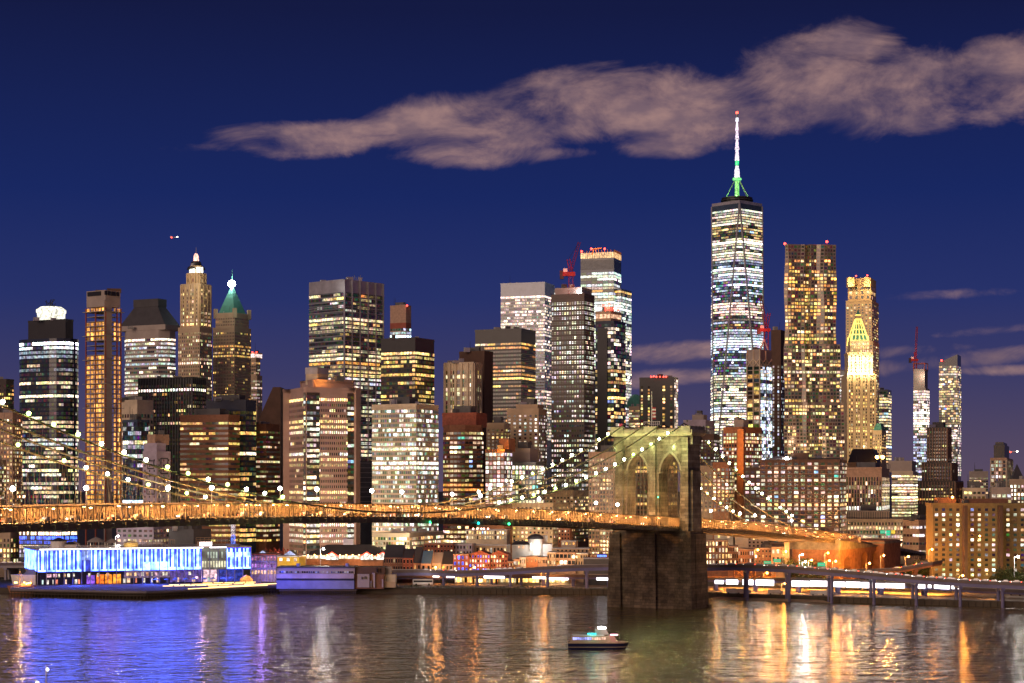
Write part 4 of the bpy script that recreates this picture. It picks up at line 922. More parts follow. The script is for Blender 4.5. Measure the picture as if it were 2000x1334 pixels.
# ------------------------------------------------------------------ the tallest tower: square base, square top turned by 45 degrees
D = 2385; wt = thing('tallest_tower', 'tallest glass skyscraper, tapering facets and a lit white and green spire', 'building', (X(1438, D), D + 30, ZG))
cx, cyy = X(1439.5, D + 30), D + 30; hb = 32.0; rt = 32.5; pb = radians(-1)
zb, zt = 57.0, Z(398, D + 5)
base = [(cx + sqrt(2) * hb * cos(pb + radians(225 + 90 * k)), cyy + sqrt(2) * hb * sin(pb + radians(225 + 90 * k))) for k in range(4)]  # front-left, front-right, back-right, back-left
topv = [(cx + rt * cos(pb + radians(270 + 90 * k)) * 1.0, cyy + rt * sin(pb + radians(270 + 90 * k))) for k in range(4)]      # front, right, back, left
m = MB(); m.v = [(*p, zb) for p in base] + [(*p, zt) for p in topv]
for k in range(4):
    m.idx((k, (k + 1) % 4, 4 + k)); m.idx(((k + 1) % 4, 4 + (k + 1) % 4, 4 + k))
m.idx((4, 5, 6, 7)); m.build('glass_shaft', M_['blue_glass'], wt); MB().prism(base, ZG, zb).build('base_wall', M_['concrete'], wt)
def wpath(z):
    u = min(1, max(0, (z - zb) / (zt - zb))); k = lambda a, b: lerp(a, b, u)
    # octagon: from edge base[3]->topv[3], base[0]->topv[3], base[0]->topv[0], base[1]->topv[0], base[1]->topv[1]
    return [k(base[3], topv[3]), k(base[0], topv[3]), k(base[0], topv[0]), k(base[1], topv[0]), k(base[1], topv[1])]
B_ = lambda y0_, y1_, **o: (Z(y1_, D), Z(y0_, D), o)
window_rows(wt, wpath, Z(905, D), zt - 3, M_['blue_glass'], dict(fh=4.15, bw=3.1, wf=.93, hf=.64, lit=.55, full=.35, run=5, pal='cool', b=1.5, dim=.15), [
    B_(400, 408, skip=1), B_(408, 438, lit=1, full=1, pal='white', b=1.35, hf=.86), B_(438, 447, lit=.6, full=0, pal='gold', run=6, b=.8), B_(447, 454, lit=.6, full=0, pal='mix', run=3, b=.9), B_(454, 464, lit=.4, full=0, pal='gold', b=.7), B_(464, 508, lit=1, full=1, pal='white', b=1.3, hf=.8), B_(508, 516, lit=.9, full=1, pal='cool', b=.8), B_(516, 524, lit=.15, full=0),
    B_(524, 546, lit=.95, full=1, pal='cool', b=1.7), B_(546, 572, lit=.6, full=.3), B_(572, 590, lit=.25, full=0), B_(590, 626, lit=.75, full=.5, pal='pink'), B_(626, 634, lit=.9, full=1, pal='cool', b=.8), B_(634, 644, lit=.08, full=0, pal='mix'), B_(644, 682, lit=1, full=1, pal='cool', b=1.7, hf=.72), B_(682, 690, lit=.5, full=.3), B_(690, 700, lit=.1, full=0), B_(700, 734, lit=.2, full=0), B_(734, 905, lit=.8, full=.5, pal='white', b=1.4)])
m = MB()
for a, b in ((0, 3), (0, 0), (1, 0), (1, 1)): m.tube((*base[a], zb), (*topv[b], zt), 1.3, n=4)
m.build('edge_trim', M_['silver'], wt); MB().prism([lerp((cx, cyy), p, 1.0) for p in topv], zt, Z(391, D)).build('parapet', M_['silver'], wt)
m = MB()
for rr, z0_, z1_ in ((20, 391, 388), (21, 386.5, 384), (20, 382.5, 380)): m.lathe(cx, cyy, [(rr, Z(z0_, D)), (rr, Z(z1_, D))], 24)
for i in range(16): a = i * pi / 8; m.tube((cx + 19 * cos(a), cyy + 19 * sin(a), Z(391, D)), (cx + 19 * cos(a), cyy + 19 * sin(a), Z(380, D)), .6, n=4)
m.build('ring_platform_lattice', M_['dark_steel'], wt)
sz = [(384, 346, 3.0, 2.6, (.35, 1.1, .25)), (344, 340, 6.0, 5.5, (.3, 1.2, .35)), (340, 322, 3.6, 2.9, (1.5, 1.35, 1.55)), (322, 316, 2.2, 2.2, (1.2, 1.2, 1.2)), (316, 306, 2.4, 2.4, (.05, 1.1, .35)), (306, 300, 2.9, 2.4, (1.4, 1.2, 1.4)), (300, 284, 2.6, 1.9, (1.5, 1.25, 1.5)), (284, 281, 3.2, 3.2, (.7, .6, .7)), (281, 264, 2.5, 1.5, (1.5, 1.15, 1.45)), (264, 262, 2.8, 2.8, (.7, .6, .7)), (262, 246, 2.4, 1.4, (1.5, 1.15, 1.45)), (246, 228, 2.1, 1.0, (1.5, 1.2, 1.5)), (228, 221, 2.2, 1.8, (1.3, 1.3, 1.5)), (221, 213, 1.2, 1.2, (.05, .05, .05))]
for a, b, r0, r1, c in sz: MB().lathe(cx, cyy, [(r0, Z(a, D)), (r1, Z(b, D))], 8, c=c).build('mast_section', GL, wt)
MB().ball((cx, cyy, Z(211, D)), 1.9, n=8, k=5).build('warning_light', M_['red_lamp'], wt)
m = MB()
for a in (200, 340, 90, 20): m.tube((cx + 17 * cos(radians(a)), cyy + 17 * sin(radians(a)), Z(384, D)), (cx + 3 * cos(radians(a)), cyy + 3 * sin(radians(a)), Z(344, D)), .55, n=4)
m.build('stay_lattice', M_['silver'], wt); light(wt, (cx - 12, cyy - 16, Z(372, D)), 22000, (.25, 1, .2), 1)
# lattice fronted tower under construction with crane
D = 1560
r, I = bld('cross_braced_tower', 'narrow tower with cross bracing at its top and a brilliantly lit glass side', [
    dict(D=D, xL=1459, xC=1484, xR=1507, y=684, w=M_['stone_grey'], phi=38, yv=900, cap=13, win=dict(fh=4.2, bw=6.5, wf=.78, hf=.78, lit=.35, run=1, pal='gold', b=.8))], plant=False)
v = I[0]['vis']; window_rows(r, [(v[1][0] + .1, v[1][1] - .3), (v[2][0] + .1, v[2][1] - .3)], Z(900, D), Z(715, D), M_['grey_glass'], dict(fh=3.4, bw=2.2, wf=.85, hf=.8, lit=.8, full=.4, run=2, pal='cool', b=1.3), name='stair_window', off=.4)
m = MB()
for A, B in ((v[0], v[1]), (v[1], v[2])):
    for i in range(2):
        a, b = lerp(A, B, i / 2), lerp(A, B, (i + 1) / 2)
        for (y0, y1) in ((716, 700), (900, 882)):
            m.tube((a[0], a[1] - .6, Z(y0, D)), (b[0], b[1] - .6, Z(y1, D)), .6, n=4); m.tube((a[0], a[1] - .6, Z(y1, D)), (b[0], b[1] - .6, Z(y0, D)), .6, n=4)
        m.tube((a[0], a[1] - .5, Z(900, D)), (a[0], a[1] - .5, Z(684, D)), .7, n=4)
m.build('cross_bracing', M_['cream'], r)
c = crane('red and white crane on the cross braced tower in front of the tallest tower', D + 14, 1497, 684, 640, 1486, 574, 1501, 612); light(c, (X(1490, D), D, Z(645, D)), 9000, (1, .12, .08), 1)
m = MB()
for s in (-1, 1): m.tube((X(1497 + s * 9, D), D + 14, Z(684, D)), (X(1497, D), D + 14, Z(660, D)), .7, n=4)
m.build('base_frame', M_['white_steel'], c)
bld('dark_slab', 'plain dark slab squeezed between the braced tower and the rippled tower', [dict(D=1640, xL=1506, xC=1525, xR=1534, y=646, w=M_['dark_brown'], phi=24, yv=900, cap=30, win=dict(fh=3.8, bw=5, wf=.3, hf=.6, lit=.35, full=.0, pal='cool', run=1, b=.7))], plant=False)
# brick tower with an orange lit stripe, and the dark glass one beside
D = 1330
r, I = bld('orange_lit_tower', 'brick apartment tower with one narrow face floodlit orange', [dict(D=D, xL=1413, xC=1450, xR=1488, y=836, w=M_['brick_orange'], phi=40, yv=960, cap=3, win=dict(fh=3.15, bw=3.0, wf=.65, hf=.62, lit=.6, run=1, pal='mix', b=1.1)),
    dict(D=D + 8, xL=1434, xC=1452, xR=1462, y=822, w=M_['stone_grey'], phi=40, n='plant_storey', win=False)], plant=False)
MB().lathe(X(1447, D), D + 18, [(2.8, Z(822, D)), (2.8, Z(815, D)), (.4, Z(812, D))], 10).build('water_tank', M_['stone_grey'], r)
P, _, _ = foot(D - 7, 1440, 1452, 1456, radians(18)); MB().prism(P, ZG, Z(838, D - 7)).build('stair_tower', M_['brick_orange'], r)
for y_ in (845, 880, 915): light(r, (X(1446, D), D - 16, Z(y_, D)), 4200, (1, .38, .03), 1)
bld('dark_glass_infill', 'small dark glass block with a white roof lamp beneath the tallest tower', [dict(D=1380, xL=1410, xC=1432, xR=1442, y=842, w=M_['navy_glass'], phi=20, yv=960, cap=8, win=dict(fh=3.6, bw=3.6, wf=.8, lit=.45, run=1, pal='mix'))])
# rippled steel tower
D = 1480
gh = thing('rippled_tower', 'very tall rippled steel apartment tower full of small yellow windows', 'building', (X(1585, D), D + 15, ZG))
def ripple(z, wl, wr, depth):
    P = []; L0, L1 = X(wl, D), X(wr, D); n = 16
    for i in range(n + 1):
        u = i / n; x = L0 + (L1 - L0) * u
        y = D - 1.9 * abs(sin(u * pi * 3.0 + .4)) * (1 + .5 * sin(z * .035 + u * 9)) + (3.2 if .42 < u < .50 else 0) + 3.5 * u
        P.append((x + .5 * sin(z * .11 + i), y))
    return P
def ripple_body(wl, wr, z0, z1, name):
    m = MB(); zs_ = []; z = z0
    while z < z1: zs_.append(z); z += 7
    zs_.append(z1); rings = [ripple(z, wl, wr, 1) + [(X(wr, D) + 1, D + 34), (X(wl, D + 36) + 1, D + 34)] for z in zs_]; n = len(rings[0])
    for zz, rg in zip(zs_, rings): m.v += [(*p, zz) for p in rg]
    for k in range(len(zs_) - 1):
        for i in range(n): j = (i + 1) % n; m.idx((k * n + i, k * n + j, k * n + n + j, k * n + n + i))
    m.idx(tuple((len(zs_) - 1) * n + i for i in range(n))); m.build(name, mat('rippled_steel', (.24, .195, .16), .4, .35, var=.1), gh)
ripple_body(1531.5, 1650, ZG, Z(786, D), 'wall'); ripple_body(1531.5, 1642, Z(786, D), Z(672, D), 'middle_wall'); ripple_body(1532, 1635, Z(672, D), Z(477, D), 'upper_wall')
gst = dict(fh=3.35, bw=2.75, wf=.7, hf=.62, lit=.5, full=.06, run=2, pal='gold', b=1.35, dim=.07)
for wl, wr, ya, yb in ((1531.5, 1650, 900, 790), (1531.5, 1642, 786, 674), (1532, 1635, 672, 478)):
    window_rows(gh, (lambda z, a=wl, b=wr: ripple(z, a, b, 1)), Z(ya, D), Z(yb, D), MATS['rippled_steel'], gst, [B_(0, 0)] + [(Z(505, D), Z(476, D), dict(hf=.85, lit=0, full=0)), (Z(782, D), Z(765, D), dict(hf=.85, lit=.05, full=0)), (Z(545, D), Z(535, D), dict(lit=.7)), (Z(900, D), Z(790, D), dict(lit=.36))])
roof_beacons(gh, [(1533, 476), (1615, 472)], D, 1.5); MB().rbox(X(1560, D), D + 20, 0, 14, 10, Z(477, D), Z(474, D)).build('roof_plant', M_['rust_band'], gh)
light(gh, (X(1582, D), D - 40, Z(860, D)), 30000, (1, .62, .35), 3)
# gothic landmark with the gilded crown, and the tan tower behind
D = 2280
r, I = bld('tan_stone_tower', 'tall slim tan stone tower with floodlit corner blocks standing behind the gilded crown', [
    dict(D=D, xL=1652, xC=1705, xR=1717, y=668, w=M_['stone_warm'], phi=20, yv=900, win=dict(fh=3.8, bw=5.5, wf=.5, hf=.5, lit=.3, pal='gold', run=1, b=1.3)),
    dict(D=D + 3, xL=1652, xC=1703, xR=1716, y=587, w=M_['stone_warm'], phi=20, n='middle_wall', win=dict(fh=4, bw=5.5, wf=.5, hf=.5, lit=.25, pal='gold', run=1, b=1.3)),
    dict(D=D + 6, xL=1656, xC=1701, xR=1711, y=544, w=M_['stone_warm'], phi=20, n='upper_wall', cap=8, win=dict(fh=6, bw=8, wf=.4, hf=.6, lit=.15, pal='gold', run=1)),
    ], plant=False)
for px in (1659, 1664, 1693, 1703): light(r, (X(px, D - 5), D - 7, Z(556, D)), 9000, (1, .66, .25), .8)
for px, py in ((1660, 690), (1690, 640), (1710, 720), (1662, 800), (1700, 840)): light(r, (X(px, D - 40), D - 30, Z(py, D)), 17000, (1, .72, .38), 2)
roof_beacons(r, [(1672, 539), (1694, 538)], D, 1.5); 
for x0_, x1_ in ((1656, 1669), (1688, 1700)): MB().rbox(X((x0_ + x1_) / 2, D), D + 6, 0, (x1_ - x0_) / F * D, 10, Z(560, D), Z(541, D)).build('corner_pier', M_['stone_warm'], r)
D = 2000
wl_ = thing('gothic_tower', 'ornate gothic stone tower with a gilded, brilliantly floodlit pyramid crown', 'building', (X(1683, D), D + 15, ZG))
def tbox(xa, xb, ya, yb, name, m_=None, dd=0, depth=22, parent=None):
    return MB().prism([(X(xa, D), D + dd), (X(xb, D), D + dd), (X(xb, D) + 1, D + dd + depth), (X(xa, D) + 1, D + dd + depth)], max(ZG, Z(yb, D)), Z(ya, D)).build(name, m_ or M_['stone_warm'], wl_)
tbox(1654, 1711, 731, 1100, 'wall', dd=0, depth=40); tbox(1657, 1705, 690, 731, 'floodlit_storey', dd=2, depth=26); tbox(1662, 1700, 664, 690, 'upper_wall', dd=5, depth=20)
tbox(1655, 1707, 729, 733, 'stone_cornice', dd=-1, depth=30); tbox(1656, 1706, 688, 692, 'upper_cornice', dd=1, depth=28)
window_rows(wl_, [(X(1657, D), D), (X(1708, D), D)], Z(905, D), Z(736, D), M_['stone_warm'], dict(fh=4, bw=3.1, wf=.5, hf=.6, lit=.3, pal='gold', run=1, b=1.3))
ribs(wl_, [(X(1654, D), D), (X(1711, D), D)], ZG, Z(731, D), 7.8, 2.2, .9, M_['stone_warm']); ribs(wl_, [(X(1657, D), D + 2), (X(1705, D), D + 2)], Z(731, D), Z(690, D), 5.2, 1.8, 1.0, M_['stone_warm'])
window_rows(wl_, [(X(1658, D), D + 2), (X(1704, D), D + 2)], Z(728, D), Z(692, D), M_['stone_warm'], dict(fh=4, bw=2.6, wf=.5, hf=.55, lit=.0, full=0)); window_rows(wl_, [(X(1664, D), D + 5), (X(1699, D), D + 5)], Z(688, D), Z(667, D), M_['stone_warm'], dict(fh=4.4, bw=3, wf=.55, hf=.6, lit=.7, full=.5, pal='warm', b=1.6))
c0 = [(X(1664, D), D + 6), (X(1698, D), D + 6), (X(1698, D), D + 25), (X(1664, D), D + 25)]
MB().prism(c0, Z(664, D), Z(622, D), top=shrink(c0, .30)).build('crown_roof', M_['copper_green'], wl_); c1_ = shrink(c0, .26); MB().prism(c1_, Z(622, D), Z(614, D)).build('crown_lantern', M_['stone_warm'], wl_); MB().prism(shrink(c0, .24), Z(614, D), Z(602, D), top=shrink(c0, .02)).build('crown_spire', M_['copper_green'], wl_)
gold = emit('gilded_light', (1, .66, .14), 1.9, False); m = MB()  # floodlighting of the crown put into the tracery as its own glow
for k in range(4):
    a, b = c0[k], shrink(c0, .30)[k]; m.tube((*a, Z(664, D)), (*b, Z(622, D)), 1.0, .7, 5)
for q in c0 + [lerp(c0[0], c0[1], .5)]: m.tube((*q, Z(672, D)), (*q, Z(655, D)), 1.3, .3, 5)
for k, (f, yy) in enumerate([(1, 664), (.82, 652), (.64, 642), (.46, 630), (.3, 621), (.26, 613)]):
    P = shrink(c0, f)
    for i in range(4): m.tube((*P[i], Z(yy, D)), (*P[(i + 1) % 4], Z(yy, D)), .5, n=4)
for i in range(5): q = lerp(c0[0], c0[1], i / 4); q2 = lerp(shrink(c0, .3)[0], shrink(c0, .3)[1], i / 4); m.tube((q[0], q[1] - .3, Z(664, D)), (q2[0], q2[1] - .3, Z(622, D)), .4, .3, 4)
m.build('glowing_gilt_tracery', gold, wl_)
for px in (1658, 1667, 1676, 1685, 1694, 1703): light(wl_, (X(px, D - 4), D - 3.4, Z(727, D)), 9000, (1, .78, .40), .5); light(wl_, (X(px, D - 4), D - 3.4, Z(703, D)), 7000, (1, .78, .40), .5)
for px, py, pw in ((1672, 672, 8000), (1692, 672, 8000), (1681, 650, 7000), (1660, 760, 14000), (1700, 760, 14000), (1680, 800, 30000), (1680, 860, 30000)): light(wl_, (X(px, D), D - (6 if py < 700 else 26), Z(py, D)), pw * (.16 if py > 700 else .5), (1, .76, .46), 1.5)
r, I = bld('gothic_annex', 'pale gothic side wing with steep green gable below the gilded tower', [dict(D=1990, xL=1705, xC=1722, xR=1731, y=842, w=M_['stone_warm'], phi=20, yv=900, win=dict(fh=4, bw=3, wf=.5, lit=.2, pal='gold', run=1))], plant=False)
P = I[0]['poly']; MB().prism(P, I[0]['z1'], Z(826, 1990), top=shrink(P, .5)).build('roof', M_['copper_green'], r); light(r, (X(1715, 1960), 1960, Z(870, 1960)), 30000, (1, .72, .38), 2)
bld('narrow_lit_block', 'narrow block with purple lit cornice left of the gilded tower', [dict(D=2150, xL=1640, xC=1652, xR=1657, y=726, w=M_['grey_glass'], phi=20, yv=900, cap=3, win=dict(fh=4, bw=3, lit=.6, full=.3, pal='warm'), bands=[(724, 732, dict(lit=1, full=1, pal='cool', b=1.4))])], plant=False)
bld('bright_slab', 'white slab of fully lit storeys just beyond the tan stone tower', [dict(D=2400, xL=1712, xC=1734, xR=1741, y=762, w=M_['grey_glass'], phi=20, yv=905, cap=1, win=dict(fh=4.6, bw=3, wf=.9, hf=.6, lit=.75, full=.6, pal='warm', b=1.2), bands=[(762, 766, dict(lit=1, full=1, pal='cool', b=1.4))])], plant=False)
# far right pair and the stepped block
D = 2300
r, I = bld('pink_lit_tower', 'thin unfinished tower with pink white lit floors and a crane on top', [
    dict(D=D, xL=1784, xC=1808, xR=1815, y=760, w=M_['concrete'], phi=26, yv=960, cap=1, win=dict(fh=4, bw=2.6, wf=.85, hf=.7, lit=.95, full=.6, pal='pink', b=1.8), bands=[(850, 960, dict(pal='cool', b=1.2, lit=.7))]),
    dict(D=D + 2, xL=1784, xC=1806, xR=1812, y=722, w=M_['concrete'], phi=26, n='upper_core', cap=26, win=False)], plant=False)
m = MB()
for a in I[1]['poly']: m.tube((*a, Z(724, D)), (*a, Z(708, D)), .5, n=4)
for a, b in zip(I[1]['poly'], I[1]['poly'][1:] + I[1]['poly'][:1]): m.tube((*a, Z(709, D)), (*b, Z(709, D)), .4, n=4)
m.build('scaffold_lattice', M_['rust_band'], r); light(r, (X(1800, D), D - 3, Z(735, D)), 5000, (1, .7, .5), 1)
c = crane('slender dark red crane on top of the pink lit unfinished tower', D + 10, 1788, 722, 700, 1793, 637, 1786, 688); light(c, (X(1790, D), D - 6, Z(680, D)), 9000, (1, .1, .06), 1)
D = 2150
r, I = bld('slant_glass_tower', 'dark faceted glass tower with slanted top and sparkling windows', [
    dict(D=D, xL=1834, xC=1870, xR=1877, y=712, w=M_['navy_glass'], phi=22, yv=930, cap=1, par=False, win=dict(fh=3.4, bw=2.2, wf=.9, hf=.7, lit=.42, run=2, pal='mix', b=1.1, dim=.1), bands=[(830, 930, dict(lit=.55, pal='pink'))])], plant=False)
P = I[0]['poly']; z = I[0]['z1']; m = MB(); m.v = [(*p, z) for p in P] + [(*P[0], z + 3), (*P[1], Z(692, D)), (*P[2], Z(693, D)), (*P[3], z + 3)]
for i in range(4): j = (i + 1) % 4; m.idx((i, j, 4 + j, 4 + i))
m.idx((4, 5, 6, 7)); m.build('slanted_crown', M_['navy_glass'], r); roof_beacons(r, [(1839, 704)], D, 1.6)
bld('ribbed_stepped_tower', 'brown ribbed office tower stepping out in three tiers', [
    dict(D=1650, xL=1790, xC=1866, xR=1881, y=941, w=M_['bronze'], phi=22, yv=985, cap=2, ribs=(2.6, .8, .5, M_['brick_pale']), win=dict(fh=3.9, bw=2.6, wf=.7, lit=.15, pal='gold'), bands=[(942, 985, dict(lit=.35))]),
    dict(D=1656, xL=1800, xC=1858, xR=1870, y=905, w=M_['bronze'], phi=22, n='middle_wall', cap=2, ribs=(2.6, .8, .5, M_['brick_pale']), win=dict(fh=3.9, bw=2.6, wf=.7, lit=.06, pal='green'), bands=[(906, 912, dict(lit=.8, full=1))]),
    dict(D=1662, xL=1810, xC=1850, xR=1858, y=836, w=M_['bronze'], phi=22, n='upper_wall', cap=2, ribs=(2.6, .8, .5, M_['brick_pale']), win=dict(fh=3.9, bw=2.6, wf=.7, lit=.08, pal='warm'), bands=[(892, 899, dict(lit=.9, full=1, pal='green'))])])
bld('white_lit_office', 'white office block whose storeys all shine white behind the brown court building', [
    dict(D=1500, xL=1742, xC=1783, xR=1792, y=922, w=M_['cream'], phi=18, yv=1010, cap=2, win=dict(fh=3.0, bw=3, wf=.97, hf=.5, lit=.93, full=.9, pal='warm', b=1.6)), dict(D=1504, xL=1735, xC=1781, xR=1789, y=902, w=M_['stone_grey'], phi=18, n='upper_wall', win=False)], plant=False)
bld('brown_court', 'brown stone building with tall slit windows and a dark glass stripe', [
    dict(D=1330, xL=1652, xC=1722, xR=1737, y=915, w=M_['brick_pale'], phi=14, yv=1005, cap=6, win=dict(fh=3.8, bw=2.4, wf=.55, hf=.92, lit=.28, run=1, pal='mix'))])
r, I = bld('mansard_house', 'dark green mansard roofed building with two bright orange lamps', [dict(D=1560, xL=1655, xC=1712, xR=1722, y=905, w=M_['stone_tan'], phi=14, yv=915, win=dict(lit=.3, bw=4, wf=.4))], plant=False)
P = I[0]['poly']; MB().prism(P, I[0]['z1'], Z(876, 1560), top=shrink(P, .72)).build('roof', M_['slate'], r)
for px in (1713, 1724): MB().ball((X(px, 1552), 1552, Z(893, 1552)), 1.5, n=8, k=5).build('roof_lamp', M_['sodium'], r)
# apartment slab with balcony bands
r, I = bld('banded_apartments', 'wide dark brown apartment slab ruled with pale balcony lines', [
    dict(D=1190, xL=1484, xC=1640, xR=1653, y=900, w=M_['dark_brown'], phi=16, yv=1062, cap=.5, ledge=(2.62, .28, .55, M_['brick_pale']), win=dict(k=1, fh=2.62, bw=4.2, wf=.6, hf=.6, lit=.33, run=1, pal='mix', b=1.1))], plant=False)
v = I[0]['vis']
for f in (.44,): a, b = lerp(v[0], v[1], f), lerp(v[0], v[1], f + .014); window_rows(r, [(a[0], a[1] - .7), (b[0], b[1] - .7)], Z(1062, 1190), Z(902, 1190), M_['dark_brown'], dict(k=1, fh=2.62, bw=2.2, wf=.8, hf=.62, lit=.95, pal='white', run=1, b=1.4), name='stair_window')
MB().rbox(X(1567, 1200), 1210, -.2, 11, 10, Z(900, 1200), Z(884, 1200)).build('lift_house', M_['dark_brown'], r); MB().rbox(X(1615, 1200), 1208, -.2, 20, 8, Z(900, 1200), Z(894, 1200)).build('roof_shed', M_['black_steel'], r)
MB().lathe(X(1531, 1200), 1215, [(9, Z(901, 1200)), (7.5, Z(895, 1200)), (2.5, Z(890, 1200))], 12).build('roof_dome', M_['silver'], r); MB().ball((X(1540, 1196), 1203, Z(896, 1200)), 1.3).build('roof_lamp', M_['white_lamp'], r)
bld('dark_banded_block', 'darker banded apartment block partly hidden by the wide brown slab', [dict(D=1260, xL=1454, xC=1486, xR=1492, y=915, w=M_['dark_brown'], phi=16, yv=1060, cap=1, ledge=(2.8, .25, .4, M_['brick_brown']), win=dict(k=1, fh=2.8, bw=3.6, wf=.6, hf=.55, lit=.35, run=1, pal='pink'))], plant=False)
bld('headquarters', 'pale concrete block with a louvred top and grid of dark windows above the approach', [
    dict(D=1290, xL=1655, xC=1764, xR=1776, y=1016, w=M_['cream'], phi=10, yv=1085, cap=1, win=dict(fh=3.6, bw=2.6, wf=.6, hf=.7, lit=.12, run=2, pal='warm')), dict(D=1296, xL=1655, xC=1738, xR=1746, y=1000, w=M_['stone_grey'], phi=10, n='louvred_storey', win=False, ribs=(1.6, .5, .4, M_['plant_grey']))])
bld('pink_hall', 'pinkish lit hall with strip windows beside the tall brick housing', [dict(D=1270, xL=1764, xC=1795, xR=1830, y=1018, w=M_['brick_pale'], phi=40, yv=1085, cap=1, win=dict(fh=6, bw=3, wf=.85, hf=.3, lit=.5, full=.3, pal='pink', b=1.4))])
# brick housing block
r, I = bld('brick_housing', 'big brick housing block with many small mixed windows behind the raised road', [
    dict(D=1010, xL=1822, xC=2060, xR=2100, y=986, w=mat('olive_brick', (.21, .145, .06), var=.2, scale=.5), phi=6, yv=1128, cap=1.2, win=dict(k=1, fh=2.72, bw=4.0, wf=.42, hf=.52, lit=.5, run=1, pal='mix', b=1.15, full=0))], plant=False)
MB().rbox(X(1852, 1015), 1022, 0, 10, 8, Z(986, 1015), Z(972, 1015)).build('lift_house', M_['brick_orange'], r); MB().rbox(X(1925, 1015), 1022, 0, 26, 8, Z(986, 1015), Z(974, 1015)).build('roof_shed', M_['brick_brown'], r); MB().ball((X(1862, 1012), 1014, Z(971, 1012)), .6).build('roof_lamp', M_['sodium'], r); light(r, (X(1862, 1012), 1010, Z(970, 1012)), 1200, (1, .35, .05), .3)
for i, px in enumerate((1880, 1949)): MB().prism([(X(px, 1008), 1003.4), (X(px + 6, 1008), 1003.4), (X(px + 6, 1008), 1009), (X(px, 1008), 1009)], ZG, Z(987, 1008)).build('corner_recess', M_['dark_brown'], r)
light(r, (X(1918, 1000), 992, Z(1047, 1000)), 800, (1, .35, .05), .3); MB().ball((X(1918, 1000), 1004.8, Z(1047, 1004)), .45).build('wall_lamp', M_['sodium'], r)
for px in (1840, 1900, 1960): light(None, (X(px, 985), 985, 9), 9000, (1, .62, .2), 1, 'SPOT', 150, (X(px, 1010), 1012, 24))  # added spots without fixtures to brighten this facade
bld('pale_far_office', 'far pale office with red roof lamps seen past the ribbed tower', [dict(D=2000, xL=1893, xC=1930, xR=1942, y=922, w=M_['stone_grey'], phi=14, yv=965, cap=5, win=dict(fh=3.8, bw=3, wf=.9, lit=.4, full=.2, pal='warm'))])
bld('speckled_tower', 'slim tower with dark stepped top and glowing apartments near the frame edge', [
    dict(D=1600, xL=1934, xC=1966, xR=1978, y=896, w=M_['brick_pale'], phi=18, yv=985, cap=1, ribs=(4.5, .9, .5, M_['cream']), win=dict(fh=3.7, bw=4.4, wf=.75, hf=.7, lit=.55, run=1, pal='warm')), dict(D=1604, xL=1941, xC=1962, xR=1971, y=871, w=M_['black_steel'], phi=18, n='dark_crown', win=False), dict(D=1607, xL=1944, xC=1960, xR=1967, y=866, w=M_['black_steel'], phi=18, n='dark_top', win=False)], plant=False)
r, I = bld('spired_hall', 'old stone hall with a steep dark pointed roof at the frame edge', [dict(D=1400, xL=1972, xC=2015, xR=2030, y=938, w=M_['stone_tan'], phi=14, yv=985, win=dict(fh=3.6, bw=3.4, wf=.5, hf=.6, lit=.75, run=2, pal='pink', b=1.3))], plant=False)
cx, cyy = X(1989, 1408), 1412; q = [(cx - 5, cyy - 5), (cx + 5, cyy - 5), (cx + 5, cyy + 5), (cx - 5, cyy + 5)]; MB().prism(q, Z(940, 1400), Z(906, 1400), top=shrink(q, .02)).build('roof', M_['slate'], r)
bld('low_grey_office', 'low grey office with lit cornice under the speckled tower', [dict(D=1350, xL=1936, xC=1976, xR=1985, y=954, w=M_['stone_grey'], phi=12, yv=985, win=dict(fh=4.5, bw=4, wf=.7, lit=.4, pal='white'))])
bld('low_yellow_block', 'low block with bright yellow windows behind the brick housing roof', [dict(D=1380, xL=1882, xC=1925, xR=1936, y=955, w=M_['cream'], phi=12, yv=985, cap=1, win=dict(fh=3.6, bw=3.6, wf=.7, lit=.75, run=2, pal='gold', b=1.2))])
# low buildings filling the ground behind the deck
for k, (px, w_, y_, D, m_, lab) in enumerate([
    (10, 42, 808, 1290, 'brick_pale', 'narrow pale apartment house behind the cables at the frame edge'),
    (-30, 60, 900, 1200, 'stone_tan', 'tan loft building low behind the cables at the frame edge')]):
    bld('apartment_house', lab, [dict(D=D, xL=px - w_ / 2, xC=px + w_ * .35, xR=px + w_ / 2, y=y_, w=M_[m_], phi=18, yv=1060, win=dict(fh=3.3, bw=3, wf=.5, lit=.5, run=1, pal='warm'))])
bld('blue_lit_arcade', 'low glass building washed in blue light behind the pier pavilion', [dict(D=1090, xL=38, xC=120, xR=150, y=1036, w=M_['navy_glass'], phi=18, yv=1090, cap=.5, par=False, win=dict(fh=3.1, bw=1.6, wf=.8, hf=.7, lit=.7, full=.3, run=1, pal='cool', b=1.1), bands=[(1042, 1075, dict(lit=1, full=1, pal='blue', b=1.3))])], plant=False)
bld('grey_warehouse', 'grey warehouse with small dark windows under the bridge deck', [dict(D=1110, xL=228, xC=300, xR=336, y=1022, w=M_['lilac'], phi=20, yv=1070, win=dict(fh=3.8, bw=4.6, wf=.6, hf=.5, lit=.12, run=1, pal='mix'))])
bld('pale_warehouse', 'pale warehouse with one lit upper row under the bridge deck', [dict(D=1130, xL=286, xC=355, xR=372, y=1024, w=M_['cream'], phi=14, yv=1070, win=dict(fh=3.8, bw=2.4, wf=.5, hf=.6, lit=.35, run=2, pal='gold'))])
bld('blank_garage', 'plain dark garage with sloping grey walls behind the pavilion roof', [dict(D=1085, xL=330, xC=378, xR=412, y=1037, w=M_['plant_grey'], phi=30, win=False)])
